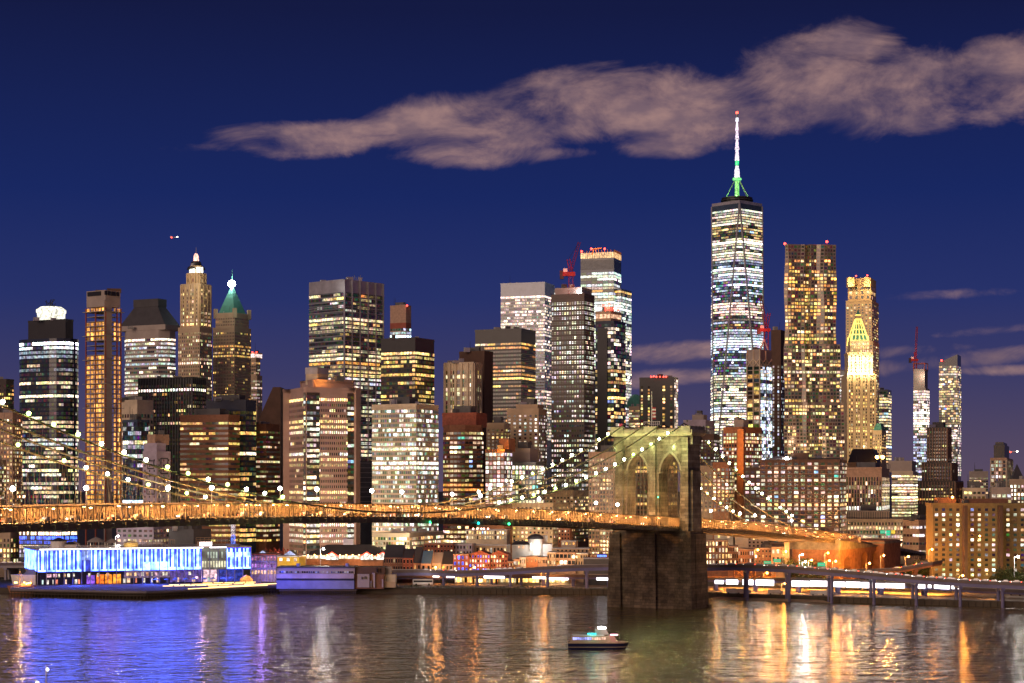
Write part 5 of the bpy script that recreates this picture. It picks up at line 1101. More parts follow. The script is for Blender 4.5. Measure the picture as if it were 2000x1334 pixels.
bld('apartment_low', 'dim brown walk-up under the deck beside the pavilion mast', [dict(D=1100, xL=-30, xC=20, xR=36, y=1040, w=M_['stone_tan'], phi=20, yv=1100, win=dict(fh=3.6, bw=3, wf=.5, hf=.6, lit=.7, run=1, pal='gold'))])
bld('office_by_tower', 'banded glass office low behind the bridge tower shaft', [dict(D=1240, xL=1150, xC=1205, xR=1232, y=885, w=M_['brick_pale'], phi=24, yv=1085, ribs=(2.4, .5, .4, M_['stone_tan']), win=dict(fh=3.3, bw=2.4, wf=.75, hf=.6, lit=.35, run=3, pal='warm', b=1.1))])
bld('dim_block', 'dim office block seen through the arches of the bridge tower', [dict(D=1300, xL=1225, xC=1290, xR=1322, y=868, w=M_['brick_brown'], phi=24, yv=1020, ribs=(2.4, .5, .4, M_['stone_tan']), win=dict(fh=3.4, bw=2.4, wf=.75, hf=.6, lit=.12, run=3, pal='gold')), ])
bld('infill_block', 'brown block between the banded office and the dark grid tower foot', [dict(D=1290, xL=1060, xC=1120, xR=1150, y=960, w=M_['brick_pale'], phi=22, yv=1060, win=dict(fh=3.1, bw=3.2, wf=.55, lit=.45, run=1, pal='warm'))])
bld('infill_hall', 'low beige block under the deck right of the river tower', [dict(D=1270, xL=1395, xC=1432, xR=1462, y=1030, w=M_['cream'], phi=25, yv=1070, win=dict(fh=6, bw=10, wf=.2, hf=.4, lit=.3, run=1, pal='warm'))], plant=False)

# ------------------------------------------------------------------ pier pavilion with the glowing facade
pa = Vector((X(73, 993), 993, 0)); pb_ = Vector((X(490, 1037), 1037, 0)); pe = (pb_ - pa); PL = pe.length; pe.normalize(); pn = Vector((-pe.y, pe.x, 0)); pang = atan2(pe.y, pe.x)
def PV(s_, d, z=0): q = pa + pe * s_ + pn * d; return (q.x, q.y, z)
def pbox(m, s0, s1, d0, d1, z0, z1, mi=0, c=None): return m.prism([PV(s0, d0)[:2], PV(s1, d0)[:2], PV(s1, d1)[:2], PV(s0, d1)[:2]], z0, z1, mi, c)
pier = thing('pier', 'long wooden pier deck on dark piles carrying the blue lit pavilion', 'pier', (pa.x + 30, pa.y, 0))
DKP = [(X(20, 961), 961), (X(286, 938), 938), (X(545, 993), 993), (X(545, 1010), 1012), (X(20, 1010), 1012)]
MB().prism(DKP, 2.9, 3.8).build('deck', M_['planks'], pier)
m = MB(); 
for a, b in zip(DKP[:2], DKP[1:3]):
    n = Vector((b[1] - a[1], -(b[0] - a[0]), 0)).normalized() * .35
    for dz in (2.5, 1.5): m.tube((a[0] + n.x, a[1] + n.y, dz), (b[0] + n.x, b[1] + n.y, dz), .28, n=4)
m.build('fender_beam_lattice', M_['pile_wood'], pier)
for a, b, k in ((DKP[0], DKP[1], 40), (DKP[1], DKP[2], 42)):
    pm = None
    for i in range(k):
        q = lerp(a, b, (i + .3) / k); MB().tube((q[0], q[1] + .2, -2), (q[0], q[1] + .2, 3.0), .3, .28, 6).build('pile', M_['pile_wood'], pier)
m = MB()
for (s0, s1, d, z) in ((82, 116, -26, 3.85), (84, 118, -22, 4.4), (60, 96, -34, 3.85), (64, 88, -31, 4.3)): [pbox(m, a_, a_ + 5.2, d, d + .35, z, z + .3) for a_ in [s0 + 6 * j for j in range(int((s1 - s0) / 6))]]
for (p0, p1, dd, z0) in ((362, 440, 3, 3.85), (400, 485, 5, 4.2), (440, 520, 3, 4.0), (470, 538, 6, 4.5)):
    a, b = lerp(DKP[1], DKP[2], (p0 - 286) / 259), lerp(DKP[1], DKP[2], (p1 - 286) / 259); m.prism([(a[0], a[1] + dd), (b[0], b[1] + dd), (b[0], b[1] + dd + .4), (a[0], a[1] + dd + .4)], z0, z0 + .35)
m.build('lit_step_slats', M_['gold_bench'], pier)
m = MB()
for i in range(60):
    q = lerp(DKP[0], DKP[1], i / 59); m.tube((q[0], q[1] + .5, 3.8), (q[0], q[1] + .5, 4.9), .05, n=4)
m.tube((DKP[0][0], DKP[0][1] + .5, 4.9), (DKP[1][0], DKP[1][1] + .5, 4.9), .06, n=4); m.build('railing', M_['blue_metal'], pier)
pv = thing('pier_pavilion', 'wide pavilion on the pier with a glowing white and blue ribbed upper facade', 'building', PV(PL / 2, 25, 3.8))
NB = 25; BW = PL / NB; ZB, ZT = 10.9, 22.7
m = MB(); pbox(m, .3, PL - .3, .5, 52, ZB, ZT); m.build('upper_storey', M_['blue_metal'], pv)
pbox(MB(), -.6, PL + .4, -.6, 53, ZT, ZT + .7).build('roof', M_['silver'], pv)
m = MB(); pbox(m, 1, BW * 19.2, -1.0, -.5, ZT + .05, ZT + .5); pbox(m, BW * 20, BW * 22, -1.0, -.5, ZT + .05, ZT + .5); m.build('edge_light', M_['edge_white'], pv)
def pquad(m, s0, s1, z0, z1, c, d=-.12): m.face([PV(s0, d, z0), PV(s1, d, z0), PV(s1, d, z1), PV(s0, d, z1)], 0, c)
WHT = (1.1, 2.2, 18.0); BLU = (.01, .09, 2.6)
PG = glass_mat('pavilion_panel', (.1, .1, .12), .3, .25, True)
for i in range(NB):
    s0 = i * BW; m = MB()
    if i == 5:
        pquad(m, s0 + .2, s0 + BW - .2, ZB, 17, (.01, .05, .7)); pquad(m, s0 + .2, s0 + BW - .2, 17, ZT, (.25, .4, 1.2)); pquad(m, s0 + 1.2, s0 + 2.0, ZB, ZT - 1, (.6, .9, 1.8), -.2); pquad(m, s0 + 2.8, s0 + 3.4, 18, ZT - 1, (.8, 1, 1.8), -.2)
    elif i in (19, 20, 21):
        pquad(m, s0 + .1, s0 + BW - .1, ZB, ZT, (.10, .12, .09)); 
        for j in range(3): pquad(m, s0 + .3 + j * BW / 3, s0 + (j + .8) * BW / 3, 12, 15.5, (.9, .85, .55), -.2); 
        for j in range(3):
            if R() < .6: pquad(m, s0 + .3 + j * BW / 3, s0 + (j + .75) * BW / 3, 17.2, 20.5, (.5, .62, .5), -.2)
    else:
        pquad(m, s0 + .1, s0 + BW - .1, ZB, ZT, BLU); k = random.uniform(.8, 1.1); W2 = tuple(x * k for x in WHT)
        pquad(m, s0 + .3, s0 + BW * .19, ZB + .4, ZT - .4, W2, -.25); pquad(m, s0 + BW * (.46 if i % 3 else .42), s0 + BW * .74, ZB + .4, ZT - .4, W2, -.25); pquad(m, s0 + BW * .88, s0 + BW * .93, ZB + .4, ZT - 1.2 - 2 * R(), tuple(x * .5 for x in W2), -.25)
        pquad(m, s0 + .25, s0 + BW * .95, ZB + .15, ZB + (1.0 if i < 12 or i > 21 else 4.6 if 11 < i < 15 else 1.6), W2, -.3)
        if i > 21: pquad(m, s0 + .25, s0 + BW * .9, 17.5, 20.2, tuple(x * .85 for x in WHT), -.3)
    m.build('light_panel', PG, pv)
for i in range(NB + 1):
    m = MB(); pbox(m, i * BW - .18, i * BW + .18, -.75, -.38, 3.8, ZT); m.build('facade_post', M_['blue_metal'], pv)
# end wall panels
m = MB()
for j in range(10):
    a, b = PV(-.1, 4 + j * 4.6, 0), PV(-.1, 7.4 + j * 4.6, 0); m.face([(*b[:2], ZB + .5), (*a[:2], ZB + .5), (*a[:2], ZT - .5), (*b[:2], ZT - .5)], 0, tuple(x * .8 for x in WHT))
m.build('side_panel_slats', PG, pv)
# ground storey, set back, with rooms
m = MB(); pbox(m, 2, PL - 12, 3.5, 50, 3.8, ZB); m.build('ground_storey', M_['navy_hull'], pv)
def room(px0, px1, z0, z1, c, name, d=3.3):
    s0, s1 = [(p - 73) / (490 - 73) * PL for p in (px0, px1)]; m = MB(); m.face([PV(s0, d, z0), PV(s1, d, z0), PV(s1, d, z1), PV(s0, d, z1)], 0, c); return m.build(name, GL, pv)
for px0, px1, c in ((187, 201, (1.5, .30, .03)), (203, 217, (1.6, .42, .03)), (219, 234, (1.6, .5, .05))): room(px0, px1, 4, 9, c, 'orange_room')
room(168, 184, 4, 8.6, (.35, .12, .9), 'purple_room'); room(397, 424, 4, 10.6, (1.2, .75, .85), 'lobby'); room(424, 478, 4, 10.6, (.03, .05, .38), 'glowing_blue_wall'); room(240, 330, 6.8, 10.6, (.22, .14, .24), 'glowing_white_wall'); room(330, 396, 4, 10.6, (.10, .06, .30), 'screen_wall')  # the walls here are given a faint glow for the light on them
for px, w_ in [(92, 9), (104, 8), (114, 3), (124, 4), (131, 5), (141, 4), (171, 4), (188, 5), (206, 5), (245, 5), (251, 4), (259, 5), (274, 4), (283, 5), (293, 3), (301, 4), (315, 4), (321, 4), (367, 5)]:
    room(px, px + w_, 7.9, 9.7, random.choice([(1.2, .7, .35), (1, .45, .2), (1, .9, .7), (.9, .5, .6)]), 'window', 3.1)
for px, w_ in [(83, 3), (92, 4), (103, 2), (109, 4), (127, 3), (145, 5), (152, 3), (238, 6), (246, 6), (262, 3), (277, 4), (293, 3), (303, 4), (345, 3), (374, 6), (405, 5), (415, 6)]:
    room(px, px + w_, 4.2, 6.6, random.choice([(1.3, .8, .5), (.6, .8, .75), (1, .9, .8), (1.2, .35, .2)]), 'window', 3.1)
light(pv, PV(88, -4, 6), 1600, (1, .5, .6), .5)
for s_ in (20, 60, 100): light(pv, PV(s_, -6, 10.4), 14000, (.04, .09, 1), .5, 'SPOT', 150, PV(s_, -8, 0))  # added blue spots, no fixtures, colour the pier deck
light(pv, (X(538, 966), 966, 12), 16000, (.03, .07, 1), .5, 'SPOT', 110, (X(590, 982), 982, 4)); light(pv, (X(600, 962), 960, 14), 9000, (.2, .16, 1), .5, 'SPOT', 100, (X(650, 982), 982, 6))  # added blue and violet spots tint the shed; no fixtures there
# roof furniture of the pavilion
def roof_thing(name, label, cat, s_, d): return thing(name, label, cat, PV(s_, d, ZT + .7))
def cone_canopy(label, s_, d, r0, h0, h1, group='canopies on the pavilion roof'):
    t_ = thing('roof_canopy', label, 'canopy', PV(s_, d, ZT + .7), group=group); x, y, _ = PV(s_, d)
    MB().lathe(x, y, [(r0, ZT + h0), (r0 * .5, ZT + h0 + (h1 - h0) * .62), (.2, ZT + h1)], 12).build('canopy_roof', M_['stone_grey'], t_)
    for k in range(6): a = k * pi / 3; MB().tube((x + r0 * .86 * cos(a), y + r0 * .86 * sin(a), ZT + .7), (x + r0 * .86 * cos(a), y + r0 * .86 * sin(a), ZT + h0), .1, n=5).build('post', M_['white_metal'], t_)
    light(t_, (x, y - r0 - .5, ZT + h0 - .6), 350, (1, .75, .5), .3)
cone_canopy('widest grey cone shaped canopy on the pavilion roof', 33, 12, 5.4, 3.6, 6.4); cone_canopy('smaller grey canopy just right of the widest one on the pavilion roof', 42, 14, 4.2, 3.0, 5.4); cone_canopy('low dark canopy beside the white round kiosk on the pavilion roof', 22, 16, 3.4, 2.4, 4.2)
k_ = roof_thing('kiosk', 'white round kiosk with dark pointed roof near the end of the pavilion roof', 'kiosk', 13, 12); x, y, _ = PV(13, 12); MB().lathe(x, y, [(4.4, ZT + .7), (4.4, ZT + 4.4)], 14).build('wall', M_['white_metal'], k_); MB().lathe(x, y, [(4.9, ZT + 4.4), (.2, ZT + 6.4)], 14).build('roof', M_['slate'], k_)
k_ = roof_thing('roof_shed', 'low white shed with dark gable roof beside the round kiosk', 'shed', 19, 9); m = MB(); pbox(m, 16, 21.5, 7, 11, ZT + .7, ZT + 2.6); m.build('wall', M_['white_metal'], k_); P = [PV(15.7, 6.7)[:2], PV(21.8, 6.7)[:2], PV(21.8, 11.3)[:2], PV(15.7, 11.3)[:2]]; MB().prism(P, ZT + 2.6, ZT + 4, top=shrink(P, .3)).build('roof', M_['slate'], k_)
k_ = roof_thing('party_tent', 'small lit yellow tent with pale frame on the pavilion roof', 'tent', 52, 10); m = MB(); pbox(m, 48, 55, 8, 12, ZT + .7, ZT + 3); m.build('wall', mat('tent_cloth', (.7, .55, .25)), k_); P = [PV(47.8, 7.8)[:2], PV(55.2, 7.8)[:2], PV(55.2, 12.2)[:2], PV(47.8, 12.2)[:2]]; MB().prism(P, ZT + 3, ZT + 4.2, top=shrink(P, .4)).build('roof', M_['cream'], k_); light(k_, PV(51, 5, ZT + 2.5), 400, (1, .7, .3), .3)
k_ = roof_thing('pergola', 'pale open pergola frame spanning the middle of the pavilion roof', 'pergola', 66, 12); m = MB()
for i in range(8):
    for d in (9, 14): a = PV(58 + i * 2.5, d); m.tube((a[0], a[1], ZT + .7), (a[0], a[1], ZT + 4.4), .12, n=4)
for d in (9, 14): m.tube((*PV(58, d)[:2], ZT + 4.4), (*PV(75.5, d)[:2], ZT + 4.4), .15, n=4)
m.build('frame_lattice', M_['brick_pale'], k_); m = MB(); P = [PV(60, 9.5)[:2], PV(70, 9.5)[:2], PV(70, 13.5)[:2], PV(60, 13.5)[:2]]; m.prism(P, ZT + 2.2, ZT + 3.6, top=shrink(P, .4)); m.build('tent_roof', M_['white_metal'], k_)
k_ = roof_thing('stage', 'bright lit stage front with row of white lamps on the pavilion roof', 'stage', 92, 12); m = MB(); pbox(m, 89, 96.5, 9, 14, ZT + .7, ZT + 3.4); m.build('stage_box', M_['brick_pale'], k_)
for i in range(8): q = PV(89.6 + i * .9, 8.8, 0); MB().box((q[0] - .25, q[1] - .1, ZT + 1.1), (q[0] + .25, q[1], ZT + 3)).build('stage_lamp', M_['edge_white'], k_)
m = MB()
for i in range(10):
    a = PV(88 + i * 2.4, 12); m.tube((a[0], a[1], ZT + .7), (a[0], a[1], ZT + 5.4), .12, n=4)
for dz in (4.3, 5.4): m.tube((*PV(88, 12)[:2], ZT + dz), (*PV(109.6, 12)[:2], ZT + dz), .12, n=4)
m.build('truss_lattice', M_['stone_tan'], k_)
k_ = roof_thing('light_mast', 'slender lattice mast glittering blue and white at the end of the pavilion roof', 'mast', 108, 8); m = MB(); q = PV(108, 8); 
for i in range(8):
    z0, z1 = ZT + .7 + i * 1.6, ZT + .7 + (i + 1) * 1.6
    for k in range(4):
        a, b = k * pi / 2, (k + 1) * pi / 2; m.tube((q[0] + 1.1 * cos(a), q[1] + 1.1 * sin(a), z0), (q[0] + 1.1 * cos(b), q[1] + 1.1 * sin(b), z1), .12, n=4, c=(.3, .5, 1.6) if i < 4 else (1, .85, .9)); m.tube((q[0] + 1.1 * cos(a), q[1] + 1.1 * sin(a), z0), (q[0] + 1.1 * cos(a), q[1] + 1.1 * sin(a), z1), .12, n=4, c=(.05, .15, 1.2) if i < 4 else (.5, .4, .5))
m.build('mast_lattice', GL, k_); x, y, _ = q; MB().lathe(x, y, [(4, ZT + .75), (4, ZT + 1.8)], 8).build('base', M_['blue_metal'], k_)
# blue parasols and loungers on the pier
par = thing('parasol', 'blue lit parasol standing on the pier beside the pavilion', 'parasol', PV(62, -7, 3.8), group='parasols on the pier')
MB().tube(PV(62, -7, 3.8), PV(62, -7, 6.6), .07, n=5).build('pole', M_['blue_metal'], par); MB().lathe(*PV(62, -7)[:2], [(1.7, 6.1), (.1, 7.0)], 8).build('shade', mat('blue_cloth', (.1, .2, .7)), par)
for i in range(1, 9): o = copy_tree(par); o.location = PV(62 + i * 5.2, -7 - (i % 2) * 2, 3.8)
sc_ = thing('event_tent', 'orange glowing round tent on the pier steps by the pavilion corner', 'tent', PV(112, -18, 3.8)); x, y, _ = PV(109, -18); MB().lathe(x, y, [(3.4, 3.8), (3.6, 6.0), (1.8, 7.6), (.2, 8.3)], 12, c=(1.4, .5, .12)).build('tent_skin', GL, sc_)
# moored sailing ship off the near end of the pier
sh = thing('sailing_ship', 'orange lit old sailing ship moored beside the end of the pier', 'ship', (X(46, 985), 985, 0))
D = 985; m = MB(); x0, x1 = X(28, D), X(66, D)
for a, b, za, zb_ in ((x0 - 3, x1, 3.6, 6.0),): m.prism([(x0, D - 2), (x1, D - 3), (x1, D + 3), (x0, D + 2), (x0 - 2, D)], -.5, 4.2, top=[(x0 - 1, D - 2.6), (x1 + 1, D - 3.6), (x1 + 1, D + 3.6), (x0 - 1, D + 2.6), (x0 - 4, D)])
m.build('hull', M_['brick_orange'], sh); m = MB(); m.box((x0 + 4, D - 1.5, 4.2), (x1 - 1, D + 1.5, 5.8)); m.build('deckhouse', M_['stone_tan'], sh)
for px in (39, 62): MB().tube((X(px, D), D, 4), (X(px, D), D, 13 if px == 39 else 8), .3, .15, 5).build('mast', M_['stone_tan'], sh)
m = MB()
for a, b in ((39, 28), (39, 52), (62, 50)): m.tube((X(39, D), D, 12), (X(b, D), D, 4.3), .06, n=3)
m.build('rigging', M_['stone_tan'], sh)
for px in (32, 35, 50, 54, 58, 62): MB().ball((X(px, D), D - 2.6, 5.1 + R() * 1.2), .34, n=6, k=4).build('deck_lamp', M_['sodium'], sh)
light(sh, (X(45, D), D - 5, 7), 2500, (1, .5, .15), .3)
yt = thing('grey_yacht', 'sleek pale motor yacht with a sloping bow tied up behind the sailing ship', 'boat', (X(50, 1000), 1000, 0)); D = 1003
m = MB(); x0, x1 = X(28, D), X(72, D); m.prism([(x0, D), (x0 + 3, D - 2.5), (x1, D - 2.5), (x1, D + 2.5), (x0 + 3, D + 2.5)], -.3, 9.2, top=[(x0 - 2, D), (x0 + 3, D - 2.7), (x1, D - 2.7), (x1, D + 2.7), (x0 + 3, D + 2.7)]); m.build('hull', M_['white_metal'], yt)
MB().prism([(x0 + 5, D - 2), (x1, D - 2), (x1, D + 2), (x0 + 5, D + 2)], 9.2, 12, top=[(x0 + 8, D - 1.8), (x1, D - 1.8), (x1, D + 1.8), (x0 + 8, D + 1.8)]).build('deckhouse', M_['grey_glass'], yt)

# ------------------------------------------------------------------ sheds, hall and houses along the shore
def house(name, label, px0, px1, ytop, D, wall, cols, rows_, roof='flat', roofm='slate', ybot=1118, pal='warm', lit=.6, wsz=(.45, .5), depth=16, group=None, cat='house', tops=None, b=1.2, ph=.12, wz=None):
    x0, x1 = X(px0, D), X(px1, D); w_ = x1 - x0; c_ = (x0 + x1) / 2; z1 = Z(ytop, D); z0 = ZG - .4
    h_ = thing(name, label, cat, (c_, D + depth / 2, z0), group=group)
    a = (x0, D + w_ * ph); b_ = (x1, D); nv = Vector((b_[1] - a[1], -(b_[0] - a[0]), 0)).normalized(); bk = Vector((w_ * ph, w_, 0)).normalized() * depth
    P = [a, b_, (b_[0] + bk.x, b_[1] + bk.y), (a[0] + bk.x, a[1] + bk.y)]; MB().prism(P, z0, z1).build('wall', M_[wall], h_)
    mid = lambda i, j: ((P[i][0] + P[j][0]) / 2, (P[i][1] + P[j][1]) / 2)
    if roof == 'flat': MB().prism(shrink(P, 1.02), z1, z1 + .5).build('cornice', M_['brick_pale' if 'brick' in wall else 'silver'], h_)
    else:
        hz = z1 + (tops if tops else w_ * .32); m = MB()
        if roof == 'gable':      # gable end towards the river
            A, B_g = mid(0, 1), mid(2, 3); m.v = [(*P[0], z1), (*P[1], z1), (*P[2], z1), (*P[3], z1), (*A, hz), (*B_g, hz)]
            m.idx((0, 1, 4), 1); m.idx((2, 3, 5), 1); m.idx((1, 2, 5, 4)); m.idx((3, 0, 4, 5))
        elif roof == 'slope':    # eaves towards the river
            A, B_g = mid(0, 3), mid(1, 2); m.v = [(*P[0], z1), (*P[1], z1), (*P[2], z1), (*P[3], z1), (*A, hz), (*B_g, hz)]
            m.idx((0, 1, 5, 4)); m.idx((2, 3, 4, 5)); m.idx((1, 2, 5), 1); m.idx((3, 0, 4), 1)
        elif roof == 'hip': m.prism(shrink(P, 1.04), z1, hz, top=shrink(P, .45))
        m.build('roof', [M_[roofm], M_[wall]], h_)
    zb = max(z0, Z(ybot, D)) if wz is None else wz; H_ = (z1 - zb) / max(rows_, 1)
    for r_ in range(rows_):
        for c2 in range(cols):
            f = (c2 + .5) / cols; q = lerp(a, b_, f); ww = w_ / cols * wsz[0] / 2; d = Vector((b_[0] - a[0], b_[1] - a[1], 0)).normalized(); za = zb + H_ * r_ + H_ * .28; zh = H_ * wsz[1]
            m = MB(); o = nv * .12; cc = lamp_col(pal, b) if R() < lit else (0, 0, 0)
            p0 = (q[0] - d.x * ww + o.x, q[1] - d.y * ww + o.y); p1 = (q[0] + d.x * ww + o.x, q[1] + d.y * ww + o.y)
            m.face([(*p0, za), (*p1, za), (*p1, za + zh), (*p0, za + zh)], 0, cc); k = .16
            m.prism([(p0[0], p0[1]), (p1[0], p1[1]), (p1[0] + o.x, p1[1] + o.y), (p0[0] + o.x, p0[1] + o.y)], za - .22, za, 1, (0, 0, 0)); m.prism([(p0[0], p0[1]), (p1[0], p1[1]), (p1[0] + o.x, p1[1] + o.y), (p0[0] + o.x, p0[1] + o.y)], za + zh, za + zh + .2, 1, (0, 0, 0))
            m.build('window', [GL, M_['brick_pale']], h_)
    return h_, P, z1
sd_ = thing('metal_shed', 'long windowed metal shed on piles washed in blue light', 'building', (X(616, 985), 990, 0)); D = 982
def sbox(t_, name, m_, px0, px1, ya, yb, dd=0, dep=18, D=982): return MB().prism([(X(px0, D), D + dd), (X(px1, D), D + dd - 1.5), (X(px1, D), D + dd + dep), (X(px0, D), D + dd + dep)], Z(yb, D), Z(ya, D)).build(name, m_, t_)
sbox(sd_, 'lower_wall', M_['blue_metal'], 540, 692, 1133, 1150); sbox(sd_, 'dark_band', M_['navy_hull'], 540, 691, 1129.5, 1133, -.6); sbox(sd_, 'middle_wall', M_['lilac'], 540, 692, 1121, 1129.5, -.8); sbox(sd_, 'upper_wall', M_['stone_grey'], 541, 693, 1109, 1121, .6); sbox(sd_, 'roof', M_['slate'], 540, 694, 1107, 1109, -.5)
for i in range(34):
    if R() < .85:
        px = 541.5 + i * 4.4; m = MB(); cc = random.choice([(.35, .4, .9), (.5, .45, .7), (.1, .1, .3), (.9, .8, .9)]) if R() < .75 else (0, 0, 0); m.face([(X(px, D), D - .2 - .0098 * i * 4.4, Z(1119, D)), (X(px + 2.8, D), D - .2 - .0098 * i * 4.4, Z(1119, D)), (X(px + 2.8, D), D - .2 - .0098 * i * 4.4, Z(1115.5, D)), (X(px, D), D - .2 - .0098 * i * 4.4, Z(1115.5, D))], 0, tuple(x * .6 for x in cc)); m.build('window', GL, sd_)
for px in (578, 674): sbox(sd_, 'roof_box', M_['blue_metal'], px, px + 6, 1101, 1107, 2, 5)
m = MB()
for i in range(44): px = 548 + i * 3.4; m.tube((X(px, 976), 976, -2), (X(px, 976), 976, 1.9), .22, n=5)
m.prism([(X(545, 976), 975.4), (X(696, 976), 975.4), (X(696, 976), 990), (X(545, 976), 990)], 1.8, 2.5); m.build('pile_deck_lattice', M_['pile_wood'], sd_)
wf = thing('derelict_wharf_building', 'rusty brown derelict wharf building with pale door panels and faded writing', 'building', (X(720, 985), 990, 0))
sbox(wf, 'upper_wall', M_['dark_brown'], 692.5, 752, 1108, 1122, .8); sbox(wf, 'lower_wall', M_['brick_brown'], 692.5, 750, 1122, 1150, 0)
for a, b, ya in ((698, 722, 1121), (727, 733, 1119), (743, 749, 1131), (722.5, 726, 1134)): sbox(wf, 'door_panel', M_['stone_grey'], a, b, ya, 1147, -.6, .5)
for k, px in enumerate((706, 711.5, 714.5)): sbox(wf, 'faded_writing', M_['dark_steel'], px, px + 1.6, 1126 - k % 2, 1131, -.75, .1)
for a, b, ya, yb in ((734, 738, 1110, 1118), (741, 743, 1110, 1118)): sbox(wf, 'opening', M_['black_steel'], a, b, ya, yb, .2, .5)
wt2 = thing('water_tank', 'pale boxy tanks stacked at the end of the derelict wharf', 'tank', (X(760, 985), 985, 2)); sbox(wt2, 'upper_tank', M_['stone_grey'], 752, 764, 1108, 1122, 1, 8, 984); sbox(wt2, 'middle_tank', M_['cream'], 748, 773, 1122, 1136, 0, 8, 984); sbox(wt2, 'lower_tank', M_['stone_tan'], 736, 773, 1136, 1147, -1, 8, 984)
gb_ = thing('gallery_building', 'two storey building with open galleries lit pink and violet beside the pavilion', 'building', (X(515, 1045), 1055, ZG)); D = 1045
MB().prism([(X(489, D), D + 3), (X(541, D), D), (X(541, D), D + 25), (X(489, D), D + 25)], ZG, Z(1084, D)).build('wall', M_['lilac'], gb_); MB().prism([(X(488, D), D - 2), (X(542, D), D - 3), (X(542, D), D + 26), (X(488, D), D + 26)], Z(1084, D), Z(1082, D)).build('roof', M_['rust_band'], gb_)
for y_ in (1096, 1110): MB().prism([(X(489, D), D - 1), (X(541, D), D - 2), (X(541, D), D + 1), (X(489, D), D + 1)], Z(y_ + 1.2, D), Z(y_, D)).build('gallery_floor', M_['blue_metal'], gb_)
for i in range(9): px = 490 + i * 6.3; MB().tube((X(px, D), D - 1.6, ZG), (X(px, D), D - 1.6, Z(1084, D)), .16, n=4).build('post', M_['blue_metal'], gb_)
for y_, c in ((1090, (.8, .3, .5)), (1104, (.7, .3, .9)), (1117, (1.4, .8, .4))):
    for i in range(8): px = 491.5 + i * 6.2; m = MB(); k = random.uniform(.5, 1.2); m.face([(X(px, D), D - .25, Z(y_ + 4, D)), (X(px + 3.6, D), D - .25, Z(y_ + 4, D)), (X(px + 3.6, D), D - .25, Z(y_ - 3, D)), (X(px, D), D - .25, Z(y_ - 3, D))], 0, tuple(x * k for x in c)); m.build('window', GL, gb_)
light(gb_, (X(515, D), D - 9, 10), 3500, (.35, .2, 1), 1)
for px in (513, 566):
    q = thing('glass_gable', 'pointed glass gable skylight, ' + ('above the violet galleries' if px == 513 else 'above the yellow walled building'), 'skylight', (X(px, 1062), 1062, Z(1084, 1062))); D = 1062; m = MB(); m.g = True; c = (.6, .65, 1.0)
    MB().prism([(X(px - 13, D), D), (X(px + 13, D), D), (X(px + 13, D), D + 14), (X(px - 13, D), D + 14)], ZG, Z(1084, D)).build('base_wall', M_['brick_brown'], q)
    m.v = [(X(px - 12, D), D - .2, Z(1084, D)), (X(px + 12, D), D - .2, Z(1084, D)), (X(px, D), D - .2, Z(1075, D)), (X(px - 12, D), D + 12, Z(1084, D)), (X(px + 12, D), D + 12, Z(1084, D)), (X(px, D), D + 12, Z(1075, D))]; m.idx((0, 1, 2), 0, c); m.idx((1, 4, 5, 2), 1); m.idx((3, 0, 2, 5), 1); m.build('gable', [GL, M_['slate']], q)
house('yellow_building', 'bright yellow walled building with three windows by the blue shed', 541, 584, 1088, 1040, 'yellow_wall', 3, 1, pal='pink', lit=.4, cat='building', wz=14.2, wsz=(.4, .55)); light(None, (X(560, 1030), 1028, 19), 3000, (1, .8, .4), .5)
hl = thing('market_hall', 'market hall with huge dark hipped roof, lit clerestory and three glowing gables', 'building', (X(675, 1075), 1095, ZG)); D = 1075
P = [(X(597, D), D + 4), (X(748, D), D), (X(758, D), D + 50), (X(605, D), D + 50)]; MB().prism(P, ZG, Z(1092, D)).build('lower_wall', M_['brick_orange'], hl); MB().prism(shrink(P, .985), Z(1092, D), Z(1084, D)).build('clerestory_wall', M_['cream'], hl)
MB().prism(shrink(P, 1.02), Z(1084.5, D), Z(1064, D + 25), top=[(X(637, D + 22), D + 22), (X(722, D + 22), D + 20), (X(722, D + 30), D + 30), (X(640, D + 30), D + 30)]).build('roof', M_['tile_roof'], hl)
for i in range(26):
    f0, f1 = (i + .06) / 26, (i + .94) / 26; a, b = lerp(P[0], P[1], f0), lerp(P[0], P[1], f1); m = MB(); k = random.uniform(.8, 1.5); m.face([(a[0], a[1] - .2, Z(1091.5, D)), (b[0], b[1] - .2, Z(1091.5, D)), (b[0], b[1] - .2, Z(1085.5, D)), (a[0], a[1] - .2, Z(1085.5, D))], 0, (1.5 * k, 1.25 * k, .85 * k)); m.build('clerestory_window', GL, hl)
for px in (649, 717, 748):
    m = MB(); z0 = Z(1093, D); m.v = []; hw_ = 3.6; x = X(px, D); y = D - 2
    m.g = True; pts_ = [(x - hw_, z0), (x + hw_, z0), (x + hw_, Z(1086, D)), (x, Z(1079, D)), (x - hw_, Z(1086, D))]; m.v = [(a, y, b) for a, b in pts_] + [(a, y + 8, b) for a, b in pts_]; m.idx((0, 1, 2, 3, 4), 0, (1.5, 1.4, 1.2)); m.idx((2, 7, 8, 3), 1); m.idx((4, 3, 8, 9), 1); m.idx((1, 6, 7, 2), 1); m.idx((5, 0, 4, 9), 1); g_ = m.build('glass_gable', [GL, M_['tile_roof']], hl)
    m = MB(); m.tube((x - hw_ - .4, y - .2, Z(1087, D)), (x, y - .2, Z(1078.3, D)), .25, n=4); m.tube((x + hw_ + .4, y - .2, Z(1087, D)), (x, y - .2, Z(1078.3, D)), .25, n=4); m.build('gable_trim', emit('red_neon', (1, .08, .04), 2.5, False), g_)
for i in range(12): px = 603 + i * 12.4; MB().ball((X(px, D), D - 3, Z(1083.5, D)), .28, n=6, k=4).build('eave_lamp', M_['sodium'], hl)
